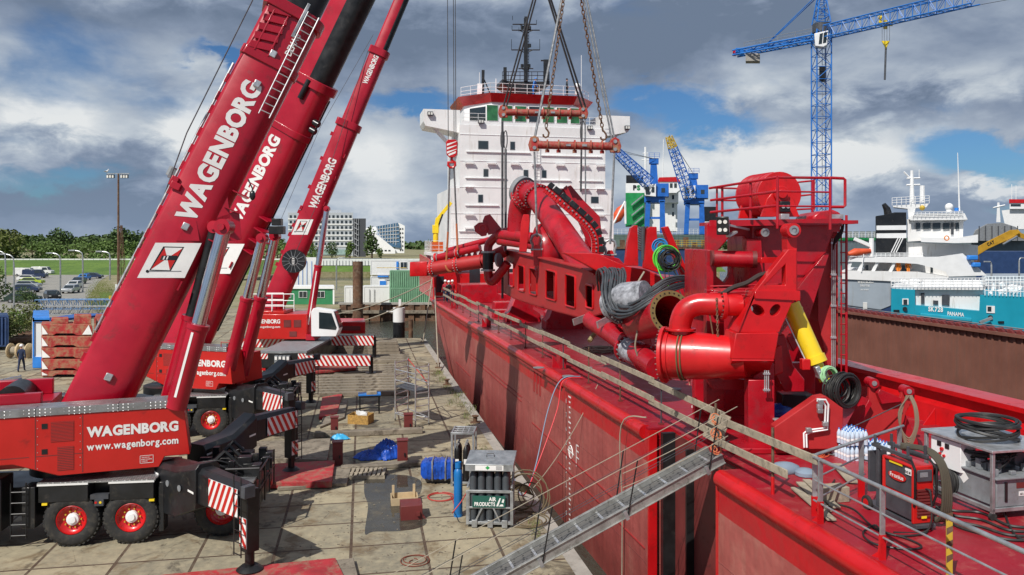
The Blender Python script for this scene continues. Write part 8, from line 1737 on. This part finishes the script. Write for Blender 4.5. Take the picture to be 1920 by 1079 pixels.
gb_ = thing('glass_building', 'modern white building with a leaning blue glass front and a low sloping wing', 'building', at0(735, 480)); GB = mat('blue_grey_curtain_glass', '4f6f8c', .15, var=.2, scale=.3)
part(gb_, 'glass_front', GB, lambda b: sp_(b, [(705, 425), (746, 418), (752, 466), (730, 462), (712, 440)], 480, 8)); part(gb_, 'white_wing', WHT2, lambda b: sp_(b, [(747, 418), (759, 424), (758, 475), (740, 475)], 481, 12)); part(gb_, 'low_wing', WHT2, lambda b: sp_(b, [(705, 440), (713, 445), (741, 468), (741, 476), (690, 476), (690, 440)], 479, 10)); part(gb_, 'back_wing', WHT2, lambda b: sp_(b, [(686, 428), (706, 425), (706, 450), (686, 450)], 490, 8))
part(gb_, 'mullions', WHT2, lambda b: [sp_(b, [(707+k*5, 425-k*.9), (707.6+k*5, 425-k*.9), (707.6+k*5, 446+k*2), (707+k*5, 446+k*2)], 479.6, .3) for k in range(8)]+[sp_(b, [(706, 430+k*6), (748, 425+k*7), (748, 425.7+k*7), (706, 430.7+k*6)], 479.6, .3) for k in range(5)])
for j in range(6):
    for i in range(2): quick(gb_, 'window', GLASS, 750+i*4, 428+j*8, 752+i*4, 431+j*8, 480.8, .3, smooth=0)
for i in range(6): quick(gb_, 'window', GLASS, 693+i*7, 469, 697+i*7, 471.5, 478.8, .3, smooth=0)
# ---- tower crane
tc = thing('tower_crane', 'tall blue lattice tower crane with white cab and yellow trolley hook', 'tower crane', at0(1540, 110, -1)); CBL = mat('tower_crane_blue', '1f6fc0', .45, var=.1)
mb_, mt_ = at0(1540, 110, 0), at(1540, 58, 110); b = B(); lattice(b, mb_, mt_, 2.0, 2.0, 22, .10, up=Y, rb=.05); b.obj('mast', CBL, tc)
b = B(); lattice(b, mt_+Z*1, at(1541, -18, 110), (1.9, .6), (1.9, .6), 5, .09, up=Y, rb=.05); b.obj('tower_head', CBL, tc); b = B(); b.tube(mt_-Z*.3, mt_+Z*.9, 1.2, 18); b.obj('slewing_ring', DGREY, tc)
b = B()
for i in range(26): b.tube(mb_+V((0, -.3, 1+i*1.4)), mb_+V((.35, -.3, 1+i*1.4)), .03, 4); 
b.tube(mb_+V((0, -.3, 1)), mt_+V((0, -.3, 0)), .05, 4); b.tube(mb_+V((.4, -.3, 1)), mt_+V((.4, -.3, 0)), .05, 4); b.obj('mast_ladder', GALV, tc)
jd = V((.66, -.75, 0)).normalized(); j0 = mt_+Z*1.4; jp = at(1556, 58, 109); b = B(); lattice(b, at(1550, 60, 108.6), at(1830, -6, 88.5), 1.4, 1.6, 20, .09, rb=.045); b.obj('jib', CBL, tc)
b = B(); lattice(b, at(1530, 72, 110.5), at(1378, 101, 119), 1.6, .7, 9, .12, rb=.06); b.obj('counter_jib', CBL, tc); quick(tc, 'counterweight', CONC, 1398, 100, 1425, 115, 117, 1.6, bev=.05); quick(tc, 'winch_house', CBL, 1379, 90, 1395, 99, 118.5, 1.5, bev=.05); quick(tc, 'red_motor', BRED, 1374, 93, 1380, 103, 118.7, 1, bev=.03)
b = B(); railing(b, [at(1395, 94, 117.5), at(1525, 68, 111)], 1.1, sp=2.5, r=.035); b.obj('counter_jib_rail', GREY, tc)
for u0, v0, u1, v1 in ((1535, -12, 1430, 90), (1540, -12, 1436, 86)): part(tc, 'tie_bar', CBL, lambda b: b.tube(at(u0, v0, 110), at(u1, v1, 116), .07, 5))
part(tc, 'jib_line', WIRE, lambda b: b.tube(at(1690, 36, 99), at(1900, -2, 88), .03, 4)); cb_ = part(tc, 'cab', WHT2, lambda b: sp_(b, [(1527, 63), (1553, 57), (1551, 84), (1545, 88), (1528, 86)], 108, 1.5), bev=.06); part(cb_, 'cab_window', GLASS, lambda b: sp_(b, [(1537, 64), (1543, 62), (1541, 82), (1535, 83)], 107.95, .05)); part(cb_, 'cab_window', GLASS, lambda b: sp_(b, [(1544.5, 62), (1551, 60), (1549, 80), (1543, 81)], 107.95, .05))
quick(tc, 'climbing_platform', DBLK, 1536, 124, 1547, 152, 109.5, .8)
tr = part(tc, 'trolley', YEL, lambda b: (pb_(b, 1648, 38, 1674, 43, 101, 1.6), pb_(b, 1656, 43, 1664, 52, 101.5, .8), b.ball(at(1651, 33, 101), .3, 8)), bev=.02)
part(tc, 'hook_rope', WIRE, lambda b: [b.tube(at(u, 44, 101.4), at(u, 78, 101.4), .025, 4) for u in (1654, 1658, 1663, 1668)]); part(tc, 'hook_block', YEL, lambda b: sp_(b, [(1653, 77), (1668, 77), (1661, 92)], 101.2, .4)); part(tc, 'hook_bar', DGREY, lambda b: b.tube(at(1661, 90, 101.4), at(1659, 150, 101.4), .13, 8))
# ---- harbour slewing cranes
def harbour_crane(label, u, vb, vt, Yp, jib, yellow_tip):
    k = 1; o = thing('harbour_crane', label, 'harbour crane', at0(u, Yp, -1), 'blue harbour cranes')
    for du in (-17, 9): part(o, 'portal_leg', BLU, lambda b: sp_(b, [(u+du+2, vb-60), (u+du+11, vb-60), (u+du+(13 if du > 0 else 8), vb), (u+du-1+(3 if du > 0 else 0), vb)], Yp, 1.2), bev=.05); part(o, 'portal_leg', BLU, lambda b: sp_(b, [(u+du+4, vb-60), (u+du+9, vb-60), (u+du+8, vb), (u+du+3, vb)], Yp+5, 1.0), bev=.05)
    part(o, 'portal_beam', BLU, lambda b: pb_(b, u-18, vb-68, u+21, vb-57, Yp, 6), bev=.05); part(o, 'portal_brace', BLU, lambda b: pb_(b, u-13, vb-30, u+17, vb-26, Yp+.3, .6))
    hs = part(o, 'machine_house', BLU, lambda b: pb_(b, u+4, vb-93, u+28, vb-68, Yp-.5, 5), bev=.05); part(hs, 'house_window', GLASS, lambda b: pb_(b, u+14, vb-84, u+21, vb-76, Yp-.56, .1)); cb = part(o, 'cab', WHT2, lambda b: sp_(b, [(u-20, vb-90), (u+4, vb-92), (u+4, vb-68), (u-17, vb-70)], Yp-1.2, 2.5), bev=.05); part(cb, 'cab_window', GLASS, lambda b: sp_(b, [(u-17, vb-87), (u-9, vb-87), (u-7, vb-72), (u-15, vb-72)], Yp-1.28, .1)); part(cb, 'cab_window', GLASS, lambda b: pb_(b, u-4, vb-86, u+1, vb-76, Yp-1.28, .1))
    part(o, 'column', BLU, lambda b: sp_(b, [(u-8, vb-90), (u+8, vb-92), (u+5, vt), (u-6, vt)], Yp+.5, 1.6), bev=.08); part(o, 'head', BLU, lambda b: pb_(b, u-9, vt-3, u+9, vt+7, Yp+.3, 2)); part(o, 'head_rail', BLU, lambda b: railing(b, [at(u-9, vt-3, Yp), at(u+11, vt-3, Yp)], 1.0, sp=1, r=.04))
    (p, q) = jib; P_, Q_ = at(*p, Yp-1), at(*q, Yp-3); M_ = P_+(Q_-P_)*.82; b = B(); lattice(b, P_, M_ if yellow_tip else Q_, (2.0, 1.3), (2.0, 1.3), 12, .11, rb=.06); b.obj('jib', BLU, o)
    if yellow_tip: b = B(); lattice(b, M_, Q_, (1.3, .9), (1.3, .9), 4, .12, rb=.07); b.obj('jib_tip', YEL2, o)
    for e in (0, .4): part(o, 'stay_rope', WIRE, lambda b: b.tube(at(u, vt-2, Yp), Q_+Z*e, .04, 4))
harbour_crane('blue harbour crane left, jib lowered to the left beside the white deckhouse', 1226, 437, 300, 150, ((1216, 343), (1156, 285)), False); harbour_crane('blue harbour crane right, jib raised with a yellow tip', 1300, 440, 328, 165, ((1294, 372), (1254, 256)), True)
# ---- ships behind
def shipthing(name, label, u, Yp): return thing(name, label, 'ship', at0(u, Yp, -1.6))
def rails(par, u0, v0, u1, v1, Yp, n=10, m=WHT2, h=8): part(par, 'railing', m, lambda b: ([b.tube(at(u0, v0-h*k, Yp), at(u1, v1-h*k, Yp), .03, 4) for k in (1, .66, .33)], [b.tube(at(u0+(u1-u0)*i/n, v0+(v1-v0)*i/n, Yp), at(u0+(u1-u0)*i/n, v0+(v1-v0)*i/n-h, Yp), .03, 4) for i in range(n+1)]))
cargo = shipthing('cargo_ship', 'cargo ship with a green and white funnel and red-roofed wheelhouse behind the blue cranes', 1240, 185)
GRF = mat('funnel_green', '1c8a4c', .5)
quick(cargo, 'funnel_top', BLK, 1174, 329, 1206, 344, 184, 6); fw = quick(cargo, 'funnel_white_band', WHT2, 1173, 344, 1208, 362, 184, 6); quick(cargo, 'funnel_base', GRF, 1173, 362, 1208, 425, 184, 6)
letters('P', at(1187, 357, 183.9), X, Z, 1.2, BLK, fw, w=.8, off=.05); letters('S', at(1194, 357, 183.9), X, Z, 1.2, GRF, fw, w=.8, off=.05)
part(cargo, 'stair', ALU, lambda b: [sp_(b, [(1184, 383+k*20), (1206, 365+k*20), (1206, 368+k*20), (1184, 386+k*20)], 183, .6) for k in range(3)]); part(cargo, 'deckhouse', WHT, lambda b: (pb_(b, 1206, 358, 1270, 434, 188, 10), pb_(b, 1240, 352, 1272, 380, 186, 8)), smooth=0); wh2 = part(cargo, 'wheelhouse', WHT2, lambda b: sp_(b, [(1236, 340), (1274, 340), (1276, 356), (1268, 362), (1238, 362)], 184, 6), smooth=0); part(wh2, 'roof', BRED, lambda b: sp_(b, [(1232, 341), (1236, 333), (1270, 332), (1276, 341)], 183.8, 7)); part(wh2, 'window', GLASS, lambda b: [pb_(b, 1240+k*8, 344, 1245+k*8, 352, 183.9, .1) for k in range(4)])
for k_ in range(3): quick(cargo, 'window', GLASS, 1260, 366+k_*16, 1264, 374+k_*16, 185.9, .2)
part(cargo, 'radar_mast', WHT2, lambda b: (b.tube(at(1210, 350, 184), at(1210, 276, 184), .25, 6), b.tube(at(1203, 300, 184), at(1217, 300, 184), .12, 5), b.tube(at(1205, 288, 184), at(1215, 288, 184), .12, 5), b.tube(at(1243, 335, 184), at(1244, 262, 184), .08, 5))); quick(cargo, 'hull', mat('grey_green_hull', '5b6e68', .6), 1150, 440, 1335, 468, 180, 20); rails(cargo, 1150, 440, 1340, 440, 179, 24, h=10)
lb2 = part(cargo, 'lifeboat', mat('lifeboat_orange', 'd0532c', .5), lambda b: b.path([at(1150, 418, 180), at(1156, 410, 180), at(1165, 395, 180), at(1171, 384, 180)], [.4, 1.2, 1.2, .4], 10)); part(lb2, 'cradle', WHT2, lambda b: (b.tube(at(1148, 424, 179), at(1172, 378, 179), .25, 6), b.tube(at(1172, 378, 179), at(1173, 420, 179), .25, 6)))
blk = shipthing('black_hulled_ship', 'ship with a long black hull behind the red fins and the tower', 1290, 120); quick(blk, 'hull', DBLU, 1140, 467, 1335, 600, 120, 12); quick(blk, 'rust_rail', RUST, 1140, 463, 1335, 467, 119.8, .4); rails(blk, 1250, 463, 1335, 463, 119.5, 9, YEL2, 12); part(blk, 'deck_gear', RUST, lambda b: [pb_(b, 1145+k*17, 455-k % 3*5, 1155+k*17, 464, 122+k % 2*3, 2) for k in range(11)])
bs = shipthing('far_black_ship', 'black and white ship stern behind the right harbour crane', 1325, 190); quick(bs, 'upper_hull', BLK, 1318, 388, 1345, 416, 190, 8); quick(bs, 'white_band', WHT2, 1316, 416, 1345, 432, 189.9, 8); quick(bs, 'lower_hull', BLK, 1316, 432, 1345, 450, 190, 8)
gs_ = shipthing('green_deck_tanker', 'grey tanker with a green deck edge, far right background', 1700, 160)
quick(gs_, 'hull', mat('tanker_grey', '5f6c72', .6), 1560, 450, 1925, 520, 160, 20); quick(gs_, 'green_sheer_strake', GRF, 1560, 446, 1925, 451, 159.8, 20); rails(gs_, 1580, 446, 1640, 446, 159, 10, h=9); part(gs_, 'deck_tanks', GREY, lambda b: [pb_(b, 1588+k*12, 434, 1598+k*12, 446, 162, 3) for k in range(5)])
part(gs_, 'hatch_arch', GREY, lambda b: sp_(b, [(1820, 452), (1828, 432), (1850, 420), (1880, 418), (1905, 426), (1918, 440), (1922, 452)], 158, 6), bev=.1); part(gs_, 'hatch_ribs', DGREY, lambda b: [pb_(b, 1835+k*12, 424, 1837+k*12, 452, 157.8, .3) for k in range(7)])
rs = shipthing('far_white_ship', 'white ship with a red-topped bridge cut by the right picture edge', 1910, 210); part(rs, 'bridge', WHT2, lambda b: (sp_(b, [(1878, 395), (1940, 388), (1940, 430), (1886, 430)], 210, 8), pb_(b, 1893, 380, 1940, 392, 209, 8)), smooth=0); quick(rs, 'bridge_window', GLASS, 1895, 383, 1914, 387, 208.9, .2); quick(rs, 'red_roof', BRED, 1892, 374, 1940, 381, 208.8, 8); part(rs, 'mast', WHT2, lambda b: (sp_(b, [(1868, 417), (1876, 417), (1874, 380), (1870, 380)], 205, 1), b.tube(at(1862, 390, 205), at(1884, 385, 205), .2, 5), b.tube(at(1897, 375, 209), at(1897, 346, 209), .08, 5), b.tube(at(1905, 375, 209), at(1905, 348, 209), .08, 5)))
# ---- white ship with its stern to us
ws = shipthing('white_coaster', 'white and grey ship with black funnel and name letters on its stern', 1700, 85); YW = 85
def q4(name, m, pts, Yp=YW, dp=2, par=None, bev=0, M=zr): return part(par or ws, name, m, lambda b: sp_(b, [M(p) for p in pts], Yp, dp), smooth=0, bev=bev)
st = q4('stern', HGREY, [(55, 730), (332, 738), (332, 880), (270, 905), (85, 880), (60, 800)], 84.5, 12, bev=.1); q4('boot_topping', DBLU, [(85, 876), (270, 900), (332, 878), (332, 960), (95, 960)], 84.6, 10)
q4('bulwark', WHT, [(55, 683), (480, 690), (650, 718), (650, 745), (332, 742), (55, 730)], 84.3, 12); q4('main_house', WHT, [(180, 620), (420, 620), (655, 680), (655, 740), (180, 720)], 87, 9)
q4('curved_side', WHT2, [(90, 628), (140, 610), (600, 605), (735, 586), (870, 710), (655, 716), (640, 690), (560, 665), (480, 645), (400, 640), (90, 632)], 84.4, .6); q4('boat_deck', WHT, [(95, 605), (520, 605), (520, 632), (95, 632)], 84.8, 10)
q4('second_house', WHT, [(330, 520), (820, 540), (820, 600), (330, 606)], 87.5, 8); q4('bridge_deck', WHT2, [(500, 495), (690, 500), (820, 480), (820, 525), (690, 528), (500, 522)], 85.6, 6); q4('upper_house', WHT, [(420, 395), (740, 395), (735, 500), (420, 520)], 87, 7); q4('bridge_roof', WHT2, [(440, 378), (480, 362), (745, 360), (762, 395), (700, 398), (440, 400)], 86.2, 8)
for x0, x1 in ((472, 497), (512, 555), (566, 610), (624, 660), (694, 714)): q4('window', GLASS, [(x0, 415), (x1, 413), (x1, 447), (x0, 450)], 86.8, .3)
q4('bridge_door', DGREY, [(668, 412), (684, 412), (684, 480), (668, 480)], 86.8, .2); fnl = q4('funnel', BLK, [(244, 376), (300, 368), (350, 355), (418, 355), (418, 585), (246, 585)], 86, 4, bev=.05); q4('funnel_white_band', WHT2, [(250, 430), (418, 428), (418, 454), (250, 455)], 85.9, 4.2, fnl); q4('funnel_white_band', WHT2, [(250, 474), (418, 472), (418, 500), (250, 500)], 85.9, 4.2, fnl)
part(ws, 'exhaust_pipe', BLK, lambda b: b.path([at(*zr(p), 87) for p in ((316, 370), (308, 335), (290, 308))], [.42, .36, .22], 10))
part(ws, 'radar_mast', WHT2, lambda b: (b.tube(at(*zr((450, 320)), 87), at(*zr((448, 120)), 87), .28, 8, .15), b.tube(at(*zr((404, 128)), 87), at(*zr((440, 165)), 87), .1, 5), b.tube(at(*zr((418, 202)), 87), at(*zr((494, 200)), 87), .1, 5), b.tube(at(*zr((420, 165)), 87), at(*zr((494, 163)), 87), .1, 5), b.tube(at(*zr((507, 300)), 87), at(*zr((507, 205)), 87), .25, 8), b.tube(at(*zr((716, 350)), 87), at(*zr((706, 20)), 87), .09, 5, .03), b.tube(at(*zr((490, 165)), 87), at(*zr((490, 115)), 87), .04, 4)))
part(ws, 'mast_platform', WHT2, lambda b: sp_(b, [zr(p) for p in ((338, 318), (545, 305), (530, 325), (470, 330), (455, 395), (430, 395), (425, 335), (345, 326))], 86.6, 2.5)); rails(ws, *zr((338, 316)), *zr((547, 304)), 86.4, 8, h=14); rails(ws, *zr((455, 382)), *zr((735, 376)), 86, 12, h=9); rails(ws, *zr((145, 606)), *zr((510, 604)), 84.6, 14, h=7)
part(ws, 'dome', WHT2, lambda b: (b.ball(at(*zr((658, 325)), 86.6), .42, 14), b.tube(at(*zr((658, 335)), 86.6), at(*zr((658, 355)), 86.6), .3, 8))); part(ws, 'blue_tank', LBLU, lambda b: b.tube(at(*zr((700, 330)), 86.6), at(*zr((700, 352)), 86.6), .22, 10)); part(ws, 'brass_searchlight', YEL2, lambda b: b.ball(at(*zr((507, 330)), 86.6), .3, 10))
for x0, x1 in ((260, 283), (293, 313), (395, 424), (427, 456), (553, 567), (190, 204)): q4('door', GLASS if x0 in (395, 553, 190) else BTILE, [(x0, 652), (x1, 652), (x1, 694), (x0, 694)], 86.9, .1)
for p, q in (((88, 678), (106, 634)), ((150, 688), (175, 634)), ((228, 690), (256, 634)), ((324, 694), (352, 634))): part(ws, 'slanting_post', WHT2, lambda b: b.beam(at(*zr(p), 84.7), at(*zr(q), 84.7), .25, .25))
part(ws, 'stair', WHT2, lambda b: [b.beam(at(*zr((332+k*14, 580)), 85.4), at(*zr((375+k*14, 492)), 85.4), .06, .08) for k in range(3)]); part(ws, 'provision_crane', WHT2, lambda b: (b.tube(at(*zr((222, 606)), 84.6), at(*zr((222, 500)), 84.6), .25, 8), b.beam(at(*zr((222, 545)), 84.6), at(*zr((126, 504)), 84.6), .3, .35))); part(ws, 'ring_buoy', ORCL, lambda b: [b.path([at(*zr((x_, y_)), 84.9)+V((cos(t_)*.24, 0, sin(t_)*.24)) for t_ in [2*pi*i/14 for i in range(14)]], .06, 5, closed=True) for x_, y_ in ((373, 670), (645, 500))]); part(ws, 'rescue_boat', mat('lifeboat_orange', 'd0532c', .5), lambda b: b.path([at(*zr((90, 590)), 84.5), at(*zr((130, 580)), 84.5), at(*zr((215, 572)), 84.5)], [.2, .45, .25], 10))
part(ws, 'blue_cover', LBLU, lambda b: (b.box(at(*zr((788, 610)), 84.2), (1.0, .6, .5)), b.box(at(*zr((808, 650)), 84.2), (.8, .6, .5))), bev=.1); part(ws, 'flagstaff', WHT2, lambda b: b.tube(at(*zr((165, 690)), 84.2), at(*zr((178, 590)), 84.2), .05, 5))
letters('WESTBORG', at(*zr((143, 754)), 84.45), X, Z, .36, LET, st, w=1.7, off=.03); letters('DELFZIJL', at(*zr((158, 775)), 84.45), X, Z, .26, LET, st, w=1.07, off=.01); letters('IMO 9196187', at(*zr((162, 794)), 84.45), X, Z, .15, LET, st, w=.85, bold=False)
part(st, 'draught_marks', LET, lambda b: [b.box(at(*zr((186, 865+k*7)), 84.44), (.45, .01, .16)) for k in range(6)])
quick(ws, 'cargo_hull', HGREY, 1840, 520, 1990, 560, 86, 10)
# ---- teal ship in front of it
ts = shipthing('teal_barge', 'teal-hulled supply vessel with white deck railing moored beyond the brown wall', 1800, 60)
def q5(name, m, pts, Yp=58, dp=2, par=None, bev=0): return part(par or ts, name, m, lambda b: sp_(b, [zr(p) for p in pts], Yp, dp), smooth=0, bev=bev)
th_ = q5('hull', TEAL, [(333, 784), (466, 791), (466, 878), (828, 910), (832, 820), (1300, 838), (1300, 1150), (330, 1150)], 58, 8); q5('white_inset', WHT, [(466, 782), (852, 780), (852, 915), (466, 885)], 58.6, 6); q5('inset_deck', WHT, [(333, 778), (852, 778), (860, 792), (333, 788)], 58.2, 7)
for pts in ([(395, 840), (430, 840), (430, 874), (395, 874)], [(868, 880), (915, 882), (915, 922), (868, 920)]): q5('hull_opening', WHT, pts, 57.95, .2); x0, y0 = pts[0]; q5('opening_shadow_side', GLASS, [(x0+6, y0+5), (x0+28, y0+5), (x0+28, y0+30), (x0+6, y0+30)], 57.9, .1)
for pts in ([(568, 850), (597, 852), (597, 875), (568, 873)], [(617, 820), (662, 820), (660, 880), (617, 876)], [(500, 808), (520, 808), (520, 870), (500, 868)]): q5('opening', DGREY, pts, 58.5, .2)
q5('fender_strip', mat('pale_teal_paint', '2ea0b8', .4), [(497, 922), (785, 950), (785, 970), (497, 942)], 57.7, .3, bev=.05); part(ts, 'hawse_pipe', BLK, lambda b: [b.tube(at(*zr(p), 57.9), at(*zr(p), 58), .16, 12) for p in ((410, 898), (890, 945))]+[b.box(at(*zr(p), 57.95), (.4, .1, .14)) for p in ((362, 908), (950, 972))])
letters('SK728', at(*zr((541, 912)), 57.95), X-Z*.06, Z, .37, LET, th_, w=1.08, off=.04); letters('PANAMA', at(*zr((649, 934)), 57.95), X-Z*.08, Z, .29, LET, th_, w=1.22, off=.03)
rails(ts, *zr((333, 778)), *zr((870, 776)), 58, 26, h=17); rails(ts, *zr((860, 822)), *zr((1140, 832)), 57.9, 14, h=28); rails(ts, *zr((860, 770)), *zr((1140, 770)), 64, 14, h=18)
rnd = random.Random(6); b = B()
for i in range(34): x_, y_ = rnd.choice((rnd.uniform(390, 520), rnd.uniform(870, 1080))), 0; y_ = rnd.uniform(745, 775) if x_ < 600 else rnd.uniform(770, 815); b.tube(at(*zr((x_, y_)), 60), at(*zr((x_+rnd.uniform(-14, 14), y_-rnd.uniform(8, 22))), 60), rnd.uniform(.08, .25), 6)
for i in range(6): b.tube(at(*zr((540+i*55, 772)), 61), at(*zr((540+i*55, 735)), 61), .4, 10)
each(b, 'deck_gear', WHT2, ts); part(ts, 'davit_arm', GREY, lambda b: b.beam(at(*zr((830, 975)), 57.6), at(*zr((898, 948)), 57.6), .18, .18))
for i, (x_, lb) in enumerate(((372, 'orange-clad crew member, left one on the white ship stern'), (428, 'orange-clad crew member, right one on the white ship stern'))): person(lb, at(*zr((x_, 714)), 84.9), 0, ORCL, ORCL, None, 'aside', hgt=1.85)
# ---- yellow excavator arm and lamps at the right
ex = thing('excavator', 'yellow excavator with a long bent arm on the far quay, right edge', 'excavator', at(1905, 540, 100)); EXY = mat('excavator_yellow', 'b58a22', .5, var=.15, dirt=.2)
ea = part(ex, 'arm', EXY, lambda b: (sp_(b, [zr(p) for p in ((797, 560), (870, 520), (1000, 455), (1045, 452), (1060, 468), (1010, 500), (880, 560), (815, 600), (797, 590))], 100, .6), sp_(b, [zr(p) for p in ((1020, 452), (1060, 470), (1300, 560), (1300, 600), (1040, 490))], 100.8, .6)), bev=.04); letters('CAT', at(*zr((876, 545)), 99.95), X+Z*.42, Z-X*.4, .42, BLK, ea, w=.95, off=.04); part(ex, 'cylinder', CHR, lambda b: b.tube(at(*zr((960, 535)), 99.8), at(*zr((1040, 490)), 99.8), .15, 8)); part(ex, 'body', EXY, lambda b: pb_(b, 1935, 480, 1990, 540, 100, 4)); part(ex, 'bucket', RUST, lambda b: sp_(b, [zr(p) for p in ((797, 585), (825, 595), (832, 640), (800, 640))], 99.8, 1.2))
quick(None, 'far_quay_wall', DBLU, 1830, 472, 2000, 530, 120, 10); tag(bpy.data.objects['far_quay_wall'], 'dark hull wall behind the yellow excavator arm', 'wall')
lamp(1859, 491, 525, -.4, 'short lamp behind the teal vessel, under the excavator arm', 'lamps at the right', 82); lamp(1911, 484, 522, .4, 'short lamp at the right edge above the teal vessel railing', 'lamps at the right', 82)
